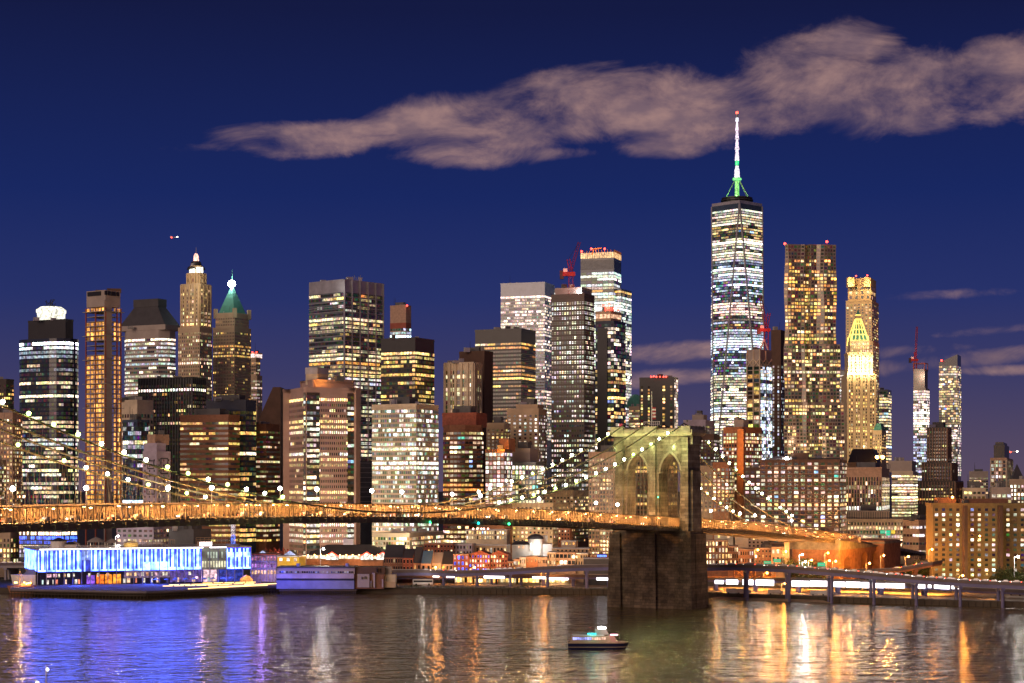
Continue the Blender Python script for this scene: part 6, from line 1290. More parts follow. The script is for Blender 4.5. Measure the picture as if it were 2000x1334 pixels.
for px in (620, 700): light(hl, (X(px, D), D - 8, 18), 3500, (1, .6, .3), 1)
MB().rbox(X(681, D + 20), D + 20, 0, 6, 4, Z(1066, D), Z(1054, D)).build('vent_box', M_['silver'], hl)
for px in (520, 532, 546): pass
ma = thing('red_mast_frame', 'row of red lit steel roof frames behind the yellow building', 'steel frame', (X(540, 1080), 1080, ZG)); m = MB(); D = 1080
for i in range(6): px = 519 + i * 8.6; m.tube((X(px, D), D, ZG), (X(px, D), D, Z(1069 + (i % 2) * 3, D)), .4, n=4); m.tube((X(px, D), D, Z(1070 + (i % 2) * 2, D)), (X(px + 8.6, D), D, Z(1083, D)), .2, n=4)
m.tube((X(517, D), D, Z(1084, D)), (X(566, D), D, Z(1084, D)), .4, n=4); m.build('frame_lattice', M_['rust_band'], ma); light(ma, (X(545, D - 6), D - 8, Z(1078, D)), 1500, (1, .3, .2), .5)
H_ = house
H_('brick_house', 'brick house row with dark steep roof and dormer next to the market hall', 749, 786, 1089, 1050, 'brick_brown', 8, 2, 'slope', wsz=(.5, .55), lit=.15, tops=7)
H_('brick_house', 'narrow red house with white upper wall beside the steep roofed row', 786, 807, 1090, 1046, 'brick_red', 3, 2, 'slope', lit=.2, tops=5)
H_('brick_house', 'low brick house with two lit dormers under a black roof', 807, 822, 1100, 1044, 'brick_orange', 2, 1, 'slope', lit=.9, tops=9, pal='warm')
H_('gabled_house', 'gabled house with a sloping blue roof facing the raised road', 822, 842, 1101, 1040, 'brick_pale', 2, 1, 'slope', 'blue_roof', lit=.2, tops=7)
H_('gabled_house', 'gabled stone house between the blue roof and the dark roof', 842, 862, 1101, 1042, 'stone_grey', 3, 1, 'slope', 'stone_grey', lit=.2, tops=6, pal='gold')
H_('gabled_house', 'house with broad black roof slope left of the blue windowed brick rows', 862, 885, 1102, 1043, 'stone_grey', 3, 1, 'slope', lit=.1, tops=7)
H_('blue_window_row', 'red brick row with four columns of blue and white windows', 885, 915, 1084, 1042, 'brick_red', 4, 3, pal='blue', lit=.95, b=1.4, wsz=(.5, .55))
H_('blue_window_row', 'wide red brick row under the first pointed gable with blue upper windows', 916, 957, 1083, 1043, 'brick_red', 8, 4, 'gable', 'brick_red', tops=2.2, pal='blue', lit=.9, b=1.3, wsz=(.5, .55))
H_('brick_house', 'red brick row under the second pointed gable with amber windows', 957.5, 991, 1083, 1044, 'brick_red', 6, 4, 'gable', 'brick_red', tops=2.2, lit=.5, wsz=(.45, .55))
H_('brick_house', 'small peach lit house, lowest of the row after the gabled brick pair', 991, 1003, 1098, 1040, 'brick_orange', 4, 2, lit=.2)
H_('brick_house', 'small tan house with six bright windows in the shore row', 1003, 1015, 1094, 1041, 'brick_pale', 4, 2, lit=.9, b=1.4)
H_('stone_house', 'pale grey narrow house with tall dark windows in the shore row', 1015, 1027, 1090, 1042, 'whitewash', 3, 2, lit=.15)
H_('brick_house', 'plain orange brown house with two lit windows in the shore row', 1027, 1050, 1089, 1043, 'brick_orange', 3, 1, lit=.8, ybot=1100, wsz=(.3, .5))
H_('brick_house', 'bright orange lit house row with a line of small windows', 1050, 1069, 1090, 1043, 'brick_pale', 6, 2, lit=.3)
H_('stone_house', 'tan corner house one storey taller than the orange row', 1069, 1085, 1080, 1045, 'stone_tan', 4, 3, lit=.45)
H_('balcony_house', 'pinkish apartment house with long glass balconies above the raised road', 1085, 1124, 1081, 1046, 'brick_pale', 5, 3, lit=.15, wsz=(.8, .6), pal='pink')
H_('stone_house', 'tan house with bright yellow shop windows by the raised road bend', 1124, 1148, 1082, 1048, 'stone_tan', 5, 3, lit=.5, pal='gold', b=1.4)
hb_, P, _ = H_('long_brick_row', 'long low red brick row with a blue neon sign on its roof', 1148, 1200, 1085, 1050, 'brick_red', 12, 1, lit=.3, wz=17)
m = MB(); x0 = X(1166, 1046); 
m.prism([(x0, 1045.6), (x0 + 5.4, 1045.6), (x0 + 5.4, 1046.2), (x0, 1046.2)], Z(1088, 1046), Z(1083, 1046)); m.build('sign_board', M_['navy_hull'], hb_)
for i in range(7): m = MB(); m.box((x0 + .2 + i * .75, 1045.35, Z(1087.4, 1046)), (x0 + .62 + i * .75, 1045.5, Z(1083.8, 1046))); m.build('neon_letter', emit('blue_neon', (.08, .18, 1), 5, False), hb_)
H_('flat_shed', 'dark flat shed in front of the long brick row', 1140, 1202, 1092, 1020, 'plant_grey', 0, 0, cat='shed', depth=14)
h_, P, _ = H_('floodlit_stone_row', 'cream floodlit stone block with arched rows of windows', 910, 990, 1036, 1120, 'cream', 16, 2, lit=.8, pal='warm', wsz=(.5, .62), ybot=1056, cat='building', b=1.0); light(h_, (X(930, 1100), 1096, 20), 22000, (1, .78, .5), 1); light(h_, (X(970, 1100), 1096, 20), 22000, (1, .78, .5), 1)
for px in (924, 932, 940, 945, 953): MB().ball((X(px, 1118), 1123, Z(1033, 1118)), .55, n=6, k=4).build('roof_lamp', emit('pink_bulb', (1, .4, .3), 9), h_)
H_('brick_block', 'dark red brick block with a few lit windows behind the blue roofed house', 828, 885, 1063, 1075, 'brick_red', 9, 3, lit=.25, pal='gold', cat='building', ybot=1090)
H_('brick_block', 'lilac brick block behind the blue windowed rows', 885, 922, 1064, 1078, 'lilac', 6, 2, lit=.2, ybot=1085, cat='building')
H_('pale_block', 'low pale block behind the first pointed gable', 922, 990, 1066, 1085, 'stone_tan', 10, 1, lit=.3, ybot=1085, cat='building')
mh = thing('white_hall', 'white hall with a dark domed entrance and pale wing, brightly lit', 'building', (X(1040, 1110), 1120, ZG)); D = 1110
MB().prism([(X(1000, D), D), (X(1036, D), D), (X(1036, D), D + 18), (X(1000, D), D + 18)], ZG, Z(1064, D)).build('wing_wall', M_['whitewash'], mh); P = [(X(999, D), D - 1), (X(1037, D), D - 1), (X(1037, D), D + 19), (X(999, D), D + 19)]; MB().prism(P, Z(1064, D), Z(1058, D), top=shrink(P, .6)).build('wing_roof', M_['slate'], mh)
MB().lathe(X(1046, D), D + 4, [(4.6, ZG), (4.6, Z(1053, D))], 14).build('round_wall', M_['whitewash'], mh); MB().lathe(X(1046, D), D + 4, [(4.9, Z(1053, D)), (4.4, Z(1048, D)), (2.4, Z(1044, D)), (.3, Z(1043, D))], 14).build('dome', M_['slate'], mh)
MB().prism([(X(1050, D), D + 3), (X(1079, D), D + 3), (X(1079, D), D + 20), (X(1050, D), D + 20)], ZG, Z(1063, D)).build('annex_wall', M_['white_metal'], mh); MB().prism([(X(1058, D), D + 8), (X(1070, D), D + 8), (X(1070, D), D + 20), (X(1058, D), D + 20)], Z(1063, D), Z(1047, D)).build('annex_tower', M_['whitewash'], mh)
for px, ya, yb, c in ((1037, 1060, 1076, (1.5, 1.5, 1.3)), (1014, 1066, 1071, (1.2, .7, .4)), (1048, 1064, 1072, (1.3, 1.4, 1.4)), (1022, 1066, 1071, (1.1, .6, .3))):
    m = MB(); m.face([(X(px - 2, D), D - 1.2, Z(yb, D)), (X(px + 2, D), D - 1.2, Z(yb, D)), (X(px + 2, D), D - 1.2, Z(ya, D)), (X(px - 2, D), D - 1.2, Z(ya, D))], 0, c); m.build('window', GL, mh)
light(mh, (X(1052, D), D - 6, 20), 5000, (1, .97, .9), 1)
H_('grey_loft', 'grey stepped loft building with one bright yellow window row', 1096, 1124, 1058, 1075, 'stone_grey', 4, 1, lit=.9, pal='gold', b=1.6, ybot=1066, cat='building')
H_('pale_block', 'small pale terraces in front of the grey loft building', 1078, 1150, 1072, 1066, 'stone_tan', 9, 1, lit=.3, ybot=1082, cat='building')
H_('orange_tall_house', 'narrow orange brick building behind the grey loft', 1090, 1113, 1020, 1130, 'brick_orange', 4, 6, lit=.25, ybot=1062, cat='building')
# right of the bridge tower
H_('loft_building', 'six storey dark loft building with rows of white arched windows beside the tower base', 1366, 1422, 1057, 1090, 'brick_brown', 9, 4, lit=.75, pal='warm', ybot=1106, cat='building', wsz=(.5, .62), b=1.3)
H_('loft_building', 'orange brown loft building attached to the dark one with arched windows', 1422, 1442, 1068, 1088, 'brick_orange', 5, 3, lit=.5, ybot=1106, cat='building', wsz=(.5, .6))
H_('brick_house', 'orange lit low brick house right of the loft buildings', 1442, 1472, 1074, 1080, 'brick_orange', 7, 2, lit=.5, ybot=1102, pal='white')
H_('blank_tower_block', 'tall blank cream wall block under the bridge deck', 1436, 1461, 1046, 1120, 'cream', 0, 0, cat='building'); H_('pale_block', 'pale lilac block under the deck with tiny windows', 1461, 1500, 1049, 1150, 'stone_grey', 5, 3, lit=.3, ybot=1070, cat='building')
H_('brick_house', 'shadowed brick house with dark cupola under the deck', 1474, 1507, 1072, 1075, 'brick_brown', 5, 3, lit=.25, ybot=1102); 
H_('floodlit_house', 'narrow house floodlit golden orange with tall windows', 1507, 1541, 1070, 1072, 'brick_pale', 4, 2, lit=.3, ybot=1100, pal='white'); light(None, (X(1520, 1060), 1058, 20), 12000, (1, .5, .12), 1)
H_('hoarding', 'tall tan hoarding board on legs beside the golden house', 1532, 1542, 1056, 1068, 'stone_tan', 0, 0, cat='billboard', depth=1)
cu = thing('cupola', 'dark cupola on the roof of the shadowed brick house', 'cupola', (X(1497, 1083), 1083, Z(1072, 1083))); MB().lathe(X(1497, 1083), 1083, [(3.4, Z(1072, 1083)), (3.2, Z(1064, 1083)), (2.2, Z(1060, 1083)), (1.2, Z(1057, 1083))], 10).build('drum', M_['slate'], cu)

# ------------------------------------------------------------------ raised roads
def road(name, label, pts_, width, m_, girder=1.7, cols_at=(), colm=None, cr=.9):
    P3 = [(X(px, D), D, Z(y, D)) for px, y, D in pts_]; t_ = thing(name, label, 'viaduct', P3[len(P3) // 2][:2] + (0,))
    fine = []
    for (a, b) in zip(P3[:-1], P3[1:]):
        n = 4
        for i in range(n): u = i / n; fine.append(tuple(a[k] + (b[k] - a[k]) * u for k in range(3)))
    fine.append(P3[-1])
    def sweep(o0, o1, z0, z1, nm, mm):
        m = MB()
        for k, p in enumerate(fine):
            q = Vector(fine[min(k + 1, len(fine) - 1)]) - Vector(fine[max(k - 1, 0)]); nrm = Vector((-q.y, q.x, 0)).normalized()
            for o, dz in ((o0, z0), (o1, z0), (o1, z1), (o0, z1)): m.v.append((p[0] + nrm.x * o, p[1] + nrm.y * o, p[2] + dz))
        for i in range(len(fine) - 1):
            for k in range(4): j = (k + 1) % 4; m.idx((i * 4 + k, i * 4 + j, i * 4 + 4 + j, i * 4 + 4 + k))
        m.idx((0, 1, 2, 3)); e = (len(fine) - 1) * 4; m.idx((e + 3, e + 2, e + 1, e)); return m.build(nm, mm, t_)
    sweep(0, width, -1.4, -.9, 'road_slab', M_['asphalt']); sweep(-.25, .1, -1.5, 0, 'parapet', mat('parapet_grey', (.13, .10, .10))); sweep(width - .1, width + .25, -1.5, 0, 'parapet', M_['concrete']); sweep(.1, .6, -1.5 - girder, -1.4, 'girder', M_[m_]); sweep(width - .6, width - .1, -1.5 - girder, -1.4, 'girder', M_[m_])
    def at(px):
        for (a, b) in zip(pts_[:-1], pts_[1:]):
            if a[0] <= px <= b[0]: u = (px - a[0]) / (b[0] - a[0]); return (X(px, a[2] + (b[2] - a[2]) * u), a[2] + (b[2] - a[2]) * u, Z(a[1] + (b[1] - a[1]) * u, a[2] + (b[2] - a[2]) * u))
    for px in cols_at:
        x, y, z = at(px); m = MB(); zz = z - 1.5 - girder
        for o in (1.4, width - 1.4): m.tube((x, y + o, -2), (x, y + o, zz - .9), cr, cr, 6)
        m.prism([(x - cr, y), (x + cr, y), (x + cr, y + width), (x - cr, y + width)], zz - 1.1, zz); m.build('column', M_[colm or m_], t_)
    return t_, at
UP = [(640, 1114, 1024), (820, 1113, 1018), (900, 1115, 1012), (1000, 1111, 1000), (1040, 1108, 994), (1120, 1104, 984), (1198, 1102, 968), (1290, 1101, 950), (1380, 1103, 936), (1434, 1102, 928), (1541, 1106, 914), (1680, 1117, 895), (1823, 1129, 880), (1900, 1134, 872), (2000, 1138, 862), (2120, 1141, 850)]
rd, rat = road('elevated_road', 'long raised riverside road on violet grey columns passing behind the bridge tower', UP, 11, 'viaduct_steel', 1.6, (866, 932, 997, 1070, 1147, 1240, 1310, 1460, 1542, 1625, 1708, 1791, 1877, 1960), 'viaduct_steel', .75)
LO = [(620, 1123, 1044), (900, 1123, 1034), (1000, 1121, 1022), (1200, 1123, 994), (1380, 1127, 966), (1520, 1129, 948), (1680, 1134, 930), (1800, 1141, 916), (1900, 1148, 900), (2100, 1156, 880)]
lo, lat_ = road('lower_road', 'lower raised road with blazing white headlight trails beneath it behind the upper one', LO, 10, 'viaduct_steel', .9, (835, 890, 960, 1018, 1062, 1120, 1190, 1400, 1478, 1562, 1640, 1724, 1810), 'viaduct_steel', .8)
BKR = [(-140, 1100, 1080), (60, 1099, 1075), (300, 1101, 1068), (560, 1103, 1060), (640, 1108, 1050)]
bk_, bat = road('back_road', 'raised road with traffic passing behind the pavilion', BKR, 10, 'viaduct_grey', 1.5, (-60, 10, 52), 'viaduct_grey')
for a, b, ya, yb in [(1396, 1413, 1133, 1140), (1418, 1441, 1132, 1141), (1450, 1471, 1132, 1142), (1476, 1511, 1132, 1143), (1534, 1541, 1134, 1143), (1546, 1580, 1134, 1145), (1582, 1624, 1134, 1145), (1628, 1650, 1136, 1146), (1652, 1680, 1136, 1147), (1682, 1705, 1137, 1148), (1709, 1726, 1139, 1148), (1728, 1766, 1139, 1148), (1792, 1806, 1141, 1149), (1812, 1818, 1142, 1148), (1824, 1834, 1142, 1149), (1835, 1854, 1141, 1150), (1858, 1876, 1144, 1150),
                     (845, 858, 1124.5, 1127), (872, 900, 1125, 1128), (945, 985, 1124.5, 1129), (1040, 1066, 1126, 1130), (1072, 1110, 1128, 1132), (1165, 1198, 1128, 1133)]:
    p, q = lat_(a), lat_(b); m = MB(); zt_ = Z((ya + yb) / 2, p[1]) + abs(yb - ya) / F * p[1] / 2; m.prism([(p[0], p[1] - .8), (q[0], q[1] - .8), (q[0], q[1] - .4), (p[0], p[1] - .4)], Z(yb, p[1]), Z(ya, p[1])); m.build('trail_strip', M_['trail_white'], lo)  # glowing white strips stand for headlight trails of passing traffic
# bright market stalls below the road
for k, (a, b) in enumerate([(888, 922), (926, 968), (972, 1008), (1012, 1060), (1064, 1110)]):
    h_, P, z1 = H_('market_stall', ['first', 'second', 'third', 'fourth', 'fifth'][k] + ' bright yellow glass market stall under the raised road, counting from the blue windowed rows', a, b, 1128, 1030, 'cream', 7, 1, lit=.95, pal='gold', b=1.6, wsz=(.8, .75), depth=8, ybot=1142, cat='market stall', group='glass market stalls under the raised road')
# trestle with crossed bracing beside the tower
tr = thing('trestle', 'orange lit crossed steel trestle carrying the ramp beside the bridge tower', 'trestle', (X(1450, 958), 958, ZG)); m = MB(); D = 958
for i in range(5):
    px = 1434 + i * 20; m.tube((X(px, D), D, Z(1127, D)), (X(px, D), D, Z(1110, D)), .35, n=4)
    if i < 4 and i != 2: m.tube((X(px, D), D, Z(1127, D)), (X(px + 20, D), D, Z(1111, D)), .25, n=4); m.tube((X(px + 20, D), D, Z(1127, D)), (X(px, D), D, Z(1111, D)), .25, n=4)
m.tube((X(1376, D), D, Z(1127, D)), (X(1514, D), D, Z(1127, D)), .3, n=4); m.tube((X(1376, D), D, Z(1110, D)), (X(1514, D), D, Z(1110, D)), .3, n=4); m.build('truss_lattice', M_['brick_orange'], tr)
for px in (1400, 1450, 1500): light(tr, (X(px, D - 4), D - 5, Z(1118, D)), 2600, (1, .42, .06), .5)
rampP = [(1690, 1112, 985), (1760, 1109, 975), (1830, 1100, 968), (1880, 1092, 985)]
rp_, _a = road('ramp', 'curving pale orange ramp rising towards the brick housing', [(1560, 1113, 1010), (1690, 1112, 985), (1760, 1109, 976), (1821, 1098, 974), (1840, 1094, 985)], 8, 'brick_orange', 1.0, (1740, 1790))

# street lamps
def lamp_proto(name, label, m_, hh=9.5):
    t_ = thing(name, label, 'street lamp', (0, 0, 0)); MB().tube((0, 0, 0), (0, 0, hh), .14, .09, 6).build('post', M_['white_steel'], t_); MB().tube((0, 0, hh), (1.6, -.4, hh + .5), .08, .06, 5).build('arm', M_['white_steel'], t_); MB().ball((1.7, -.45, hh + .35), .52, n=8, k=5).build('lamp_head', m_, t_); return t_
sp_ = lamp_proto('street_lamp', '', M_['sodium']); wp_ = lamp_proto('street_lamp', '', M_['white_lamp'])
SL = [(1480, 1074, 1055, 's', 'orange street lamp in front of the low orange brick house'), (1535, 1077, 1050, 's', 'orange street lamp at the hoarding board'), (1567, 1083, 1040, 'w', 'white street lamp before the dark trees by the approach'), (1573, 1097, 1030, 'w', 'low bright lamp lighting a yellow green bush'), (1585, 1094, 1032, 's', 'orange street lamp just right of the lit bush'), (1617, 1080, 1030, 's', 'tall orange street lamp before the brick approach wall'), (1620, 1095, 1020, 's', 'shorter orange street lamp below the tall one at the approach wall'), (1632, 1096, 1010, 's', 'orange street lamp next to the shorter one at the approach wall'),
      (1698, 1100, 960, 's', 'orange street lamp on the raised road before the dark archway'), (1726, 1085, 1000, 's', 'orange street lamp against the bright anchorage block'), (1774, 1087, 1000, 's', 'orange street lamp right of the anchorage block under the truss'), (1820, 1073, 1008, 's', 'orange street lamp at the corner of the brick housing'), (1880, 1124, 955, 's', 'orange street lamp at the foot of the brick housing'), (1988, 1087, 900, 'w', 'white street lamp before the dark tree at the frame edge'),
      (851, 1108, 1032, 's', 'orange street lamp between the gabled houses and the raised road'), (927, 1108, 1030, 's', 'orange street lamp before the blue windowed brick row'), (1063, 1114, 1006, 's', 'orange street lamp below the bend of the raised road'), (632, 1072, 1030, 'w', 'white street lamp standing before the market hall roof'), (231, 1047, 1090, 'w', 'white lamp above the pavilion roof near the grey warehouse'), (1533, 1139, 950, 's', 'low orange lamp under the lower road'), (1498, 1119, 962, 's', 'orange lamp inside the crossed trestle')]
first = {}
for i, (px, y_, D, k, lab) in enumerate(SL):
    src = sp_ if k == 's' else wp_; o = src if k not in first else copy_tree(src); first[k] = 1
    o['label'] = lab; o['group'] = 'street lamps along the shore'; zh = Z(y_, D); o.location = (X(px, D) - 1.7, D, zh - 9.85)
    light(None, (X(px, D), D - 1.6, zh - .6), 7500, (1, .34, .05) if k == 's' else (1, .93, .8), 1.2)
for px, y_, D, pw in ((1630, 1085, 1040, 14000), (1735, 1085, 1062, 52000), (1700, 1085, 1050, 34000), (1660, 1085, 1050, 30000), (1600, 1150, 930, 10000), (1700, 1152, 915, 9000), (1650, 1150, 925, 9000), (1770, 1152, 905, 8000), (1385, 1150, 950, 8000), (1480, 1150, 945, 12000), (1420, 1150, 950, 12000), (1560, 1150, 935, 12000), (1830, 1155, 900, 3500), (1930, 1158, 890, 3500)): light(None, (X(px, D), D, max(6, Z(y_, D))), pw * .8, (1, .36, .05), .5, 'SPOT' if y_ > 1140 else 'POINT', 140 if y_ > 1140 else None, (X(px, D), D + 1.5, 0) if y_ > 1140 else None)  # more lights without fixtures, added for the orange glow of shore and approach
qp = MB(); qp.v = []
for (x, y) in [p for p in SHORE if -160 < p[0] < 430]: qp.v += [(x, y + 1.4, 2.604), (x, y + 70, 2.604)]
for k in range(len(qp.v) // 2 - 1): qp.idx((2 * k, 2 * k + 2, 2 * k + 3, 2 * k + 1))
tag(qp.build('added_pale_ground', mat('pale_ground', (.30, .25, .21), .9, scale=.3)), kind='structure')  # paler sheet added over the asphalt to catch the orange light
for px, D in ((1395, 975), (1440, 985), (1490, 975), (1545, 970), (1600, 975), (1650, 955), (1700, 950), (1760, 940), (1820, 930), (900, 1040), (960, 1040), (1030, 1035), (1090, 1030)):
    light(None, (X(px, D), D, 8.5), 38000 if px > 1200 else 14000, (1, .36, .05) if px > 1200 else (1, .6, .25), .5, 'SPOT', 150, (X(px, D), D + 1.5, 0))  # added downward spots, no fixtures, brighten the quay ground
for px, D, c, pw in ((600, 1150, (1, .66, .4), 26000), (690, 1140, (1, .66, .4), 26000), (780, 1100, (1, .8, .5), 16000), (850, 1030, (1, .5, .2), 5000), (950, 1028, (1, .5, .2), 6000), (1040, 1030, (1, .5, .2), 6000), (1110, 1028, (1, .6, .3), 6000), (1000, 1180, (1, .65, .3), 20000), (450, 1170, (1, .6, .3), 14000), (300, 1060, (.7, .6, 1), 9000), (1180, 1180, (1, .6, .3), 14000), (1700, 1200, (1, .6, .3), 30000), (1780, 1200, (1, .6, .3), 30000), (1580, 1130, (1, .5, .2), 14000)): light(None, (X(px, D), D, 16), pw * 2.4, c, 1, 'SPOT', 150, (X(px, D), D + 40, 50))  # added spots without fixtures, aimed up to warm the facades

# motor traffic at rest on the roads
def car_proto():
    t_ = thing('car', 'small dark car', 'car', (0, 0, 0)); b = MB(); b.prism([(-2.2, -.85), (2.2, -.85), (2.2, .85), (-2.2, .85)], .35, .95); b.prism([(-1.4, -.75), (1.1, -.75), (1.1, .75), (-1.4, .75)], .95, 1.5, top=[(-1.0, -.65), (.6, -.65), (.6, .65), (-1.0, .65)]); b.build('body', M_['silver'], t_)
    for x in (-1.4, 1.4):
        for y in (-.8, .8): MB().tube((x, y - .1, .34), (x, y + .1, .34), .34, n=10).build('wheel', M_['black_steel'], t_)
    for y in (-.55, .55): MB().box((2.2, y - .16, .6), (2.32, y + .16, .82)).build('headlight', M_['head_lamp'], t_); MB().box((-2.32, y - .16, .62), (-2.2, y + .16, .84)).build('tail_light', M_['tail_lamp'], t_)
    return t_
car = car_proto(); first_car = True
def put_car(x, y, z, ang, label, group):
    global first_car
    o = car if first_car else copy_tree(car); first_car = False; o.location = (x, y, z); o.rotation_euler = (0, 0, ang); o['label'] = label; o['group'] = group
def path_cars(at, pxs, lane, lab, grp):
    for i, px in enumerate(pxs):
        p, q = at(px), at(px + 4); an = atan2(q[1] - p[1], q[0] - p[0]); rev = lane > 5; put_car(p[0] - sin(an) * lane, p[1] + lane, p[2] - .9, an + (pi if rev else 0), lab, grp)
path_cars(rat, [830, 880, 950, 1010, 1090, 1390, 1480, 1560, 1640, 1720, 1770, 1860, 1940], 3.0, 'small car with lit lamps in the near lane of the long riverside road', 'cars on the riverside road, near lane')
path_cars(rat, [850, 960, 965, 975, 985, 1450, 1455, 1520, 1620, 1690, 1745, 1830, 1900, 1980], 8.0, 'small car with lit headlights in the far lane of the long riverside road', 'cars on the riverside road, far lane')
path_cars(rat, [1400, 1420, 1500, 1540, 1575, 1600, 1660, 1705, 1735, 1790, 1815, 1850, 1880, 1920, 1960], 5.8, 'small car with red or white lamps in the middle lane of the long riverside road', 'cars on the riverside road, middle lane')
path_cars(bat, [-20, 5, 18, 35, 50], 3.0, 'car on the back road beyond the end of the pavilion', 'cars on the back road')
path_cars(_a, [1750, 1770, 1795, 1810], 3.0, 'car with bright lamps climbing the curving ramp', 'cars on the curving ramp')
for i, tt in enumerate([-235, -205, -180, -150, -70, -40, 40, 68, 95, 118, 150, 166, 182, 196, 214, 230, 250, 262, 280, 292, 305, 325, 338, 352, 368, 385, 398, 412, 425, 437, 448]):
    off = 8.6 if i % 2 else 11.0; p = BP(tt, off, ztop(tt) - HT - .72); put_car(p[0], p[1], p[2], A0 + (0 if i % 3 else pi), 'car driving on the near roadway of the suspension bridge', 'cars on the suspension bridge')
# buses and vans parked behind the seawall
bs = thing('coach', 'white coach parked by the seawall under the raised road near the wharf', 'coach', (X(826, 1020), 1020, 2.6)); MB().rbox(X(826, 1020), 1020, 0, 11, 2.5, 3.1, 5.8).build('body', M_['white_metal'], bs); MB().rbox(X(826, 1018.7), 1018.7, 0, 10.2, .1, 4.3, 5.3).build('window_strip', M_['black_steel'], bs)
for dx in (-3.6, 3.4): MB().tube((X(826, 1020) + dx, 1018.6, 3.1), (X(826, 1020) + dx, 1019, 3.1), .5, n=10).build('wheel', M_['black_steel'], bs)
light(bs, (X(826, 1012), 1012, 8), 900, (1, .9, .8), .3)
for i, (px, D, lab) in enumerate([(1430, 938, 'parked van nearest the bridge tower behind the seawall'), (1450, 936, 'parked van beside the first column past the tower'), (1512, 930, 'long low truck glowing orange under the lower road'), (1595, 922, 'parked truck with a pale roof behind the promenade fence'), (1615, 921, 'second pale truck next to the one behind the promenade fence')]):
    v_ = thing('van', lab, 'van', (X(px, D), D, 2.6)); MB().rbox(X(px, D), D, 0, 6, 2.2, 3.0, 5.3).build('body', M_['white_metal'], v_); MB().rbox(X(px, D) + 3.6, D, 0, 1.4, 2.1, 3.0, 4.6).build('cab', M_['silver'], v_)
    for dx in (-2, 2.8): MB().tube((X(px, D) + dx, D - 1.25, 3.0), (X(px, D) + dx, D - .95, 3.0), .42, n=8).build('wheel', M_['black_steel'], v_)
# promenade railing on top of the seawall
rl_ = thing('promenade_railing', 'long metal railing along the top of the seawall', 'railing', (100, 930, 2.6)); m = MB()
S2 = [(x, y + .5) for x, y in SHORE if -160 < x < 430]
for a, b in zip(S2[:-1], S2[1:]):
    for dz in (3.2, 3.8): m.tube((*a, dz), (*b, dz), .05, n=4)
    n = max(1, int(sqrt((a[0] - b[0]) ** 2 + (a[1] - b[1]) ** 2) / 2.5))
    for i in range(n): q = lerp(a, b, i / n); m.tube((*q, 2.6), (*q, 3.85), .06, n=4)
m.build('rail_lattice', M_['rail_steel'], rl_)
# road signs
def sign(label, px0, px1, ya, yb, D, cm, post_to):
    s_ = thing('road_sign', label, 'sign', (X((px0 + px1) / 2, D), D, post_to), group='green road signs'); x0, x1 = X(px0, D), X(px1, D); MB().box((x0, D - .1, Z(yb, D)), (x1, D + .1, Z(ya, D))).build('board', cm, s_)
    for i in range(4): u = x0 + (x1 - x0) * (.12 + .2 * i); zc = (Z(ya, D) + Z(yb, D)) / 2; MB().box((u, D - .16, zc - .22), (u + (x1 - x0) * .14, D - .11, zc + .22)).build('lettering', M_['white_metal'], s_)
    for x in (x0 + .4, x1 - .4): MB().tube((x, D + .3, post_to), (x, D + .3, Z(ya, D)), .12, n=4).build('post', M_['rail_steel'], s_)
GS = emit('sign_green', (.02, .55, .32), .9, False); YS = emit('sign_yellow', (.9, .7, .05), .9, False)
sign('green road sign, first of the pair over the road before the brick houses', 1492, 1506, 1096, 1101, 1000, GS, 14); sign('green road sign next to the first, slightly higher', 1511, 1525, 1092, 1098, 1000, GS, 14); sign('green road sign before the dark trees at the approach wall', 1597, 1612, 1099, 1106, 985, GS, 12)
zz = ztop(-330) - HT - 1; sign('green bridge sign, lower left of three over the approach', 1719, 1728, 1036, 1042, 1175, GS, zz); sign('tall green bridge sign in the middle of three over the approach', 1731, 1739, 1036, 1046, 1176, GS, zz); sign('green and yellow bridge sign, last of three over the approach', 1741, 1748, 1036, 1042, 1177, YS, zz)

# ------------------------------------------------------------------ trees
def tree_mesh(seed, h=9.0, r=4.2, n=2600):
    rnd = random.Random(seed); m = MB(); cl = [(rnd.gauss(0, r * .42), rnd.gauss(0, r * .42), h * .62 + rnd.gauss(0, h * .16), rnd.uniform(.28, .5) * r) for _ in range(16)]
    for i in range(n):
        c = rnd.choice(cl); d = Vector((rnd.gauss(0, 1), rnd.gauss(0, 1), rnd.gauss(0, .8))).normalized() * c[3] * rnd.uniform(.55, 1.05); p = Vector(c[:3]) + d; s_ = rnd.uniform(.16, .34); u = Vector((rnd.gauss(0, 1), rnd.gauss(0, 1), rnd.gauss(0, 1))).normalized(); v_ = u.orthogonal().normalized(); w_ = u.cross(v_)
        m.face([p + v_ * s_, p + w_ * s_ * .7, p - v_ * s_, p - w_ * s_ * .7], rnd.randint(0, 1))
    t_ = MB(); t_.tube((0, 0, 0), (0, 0, h * .45), .3, .2, 7)
    for c in cl[:7]: t_.tube((0, 0, h * (.3 + .15 * rnd.random())), c[:3], .14, .05, 5)
    return m, t_
leafA = mat('leaf_green', (.06, .085, .02), .7, scale=.8); leafB = mat('leaf_olive', (.10, .10, .03), .7, scale=.8)
protos = []
for sd in (1, 2, 3):
    r_ = thing('tree', 'tree', 'tree', (0, 0, 0)); a, b = tree_mesh(sd); a.build('crown', [leafA, leafB], r_); b.build('trunk', M_['bark'], r_); protos.append(r_)
used = set()
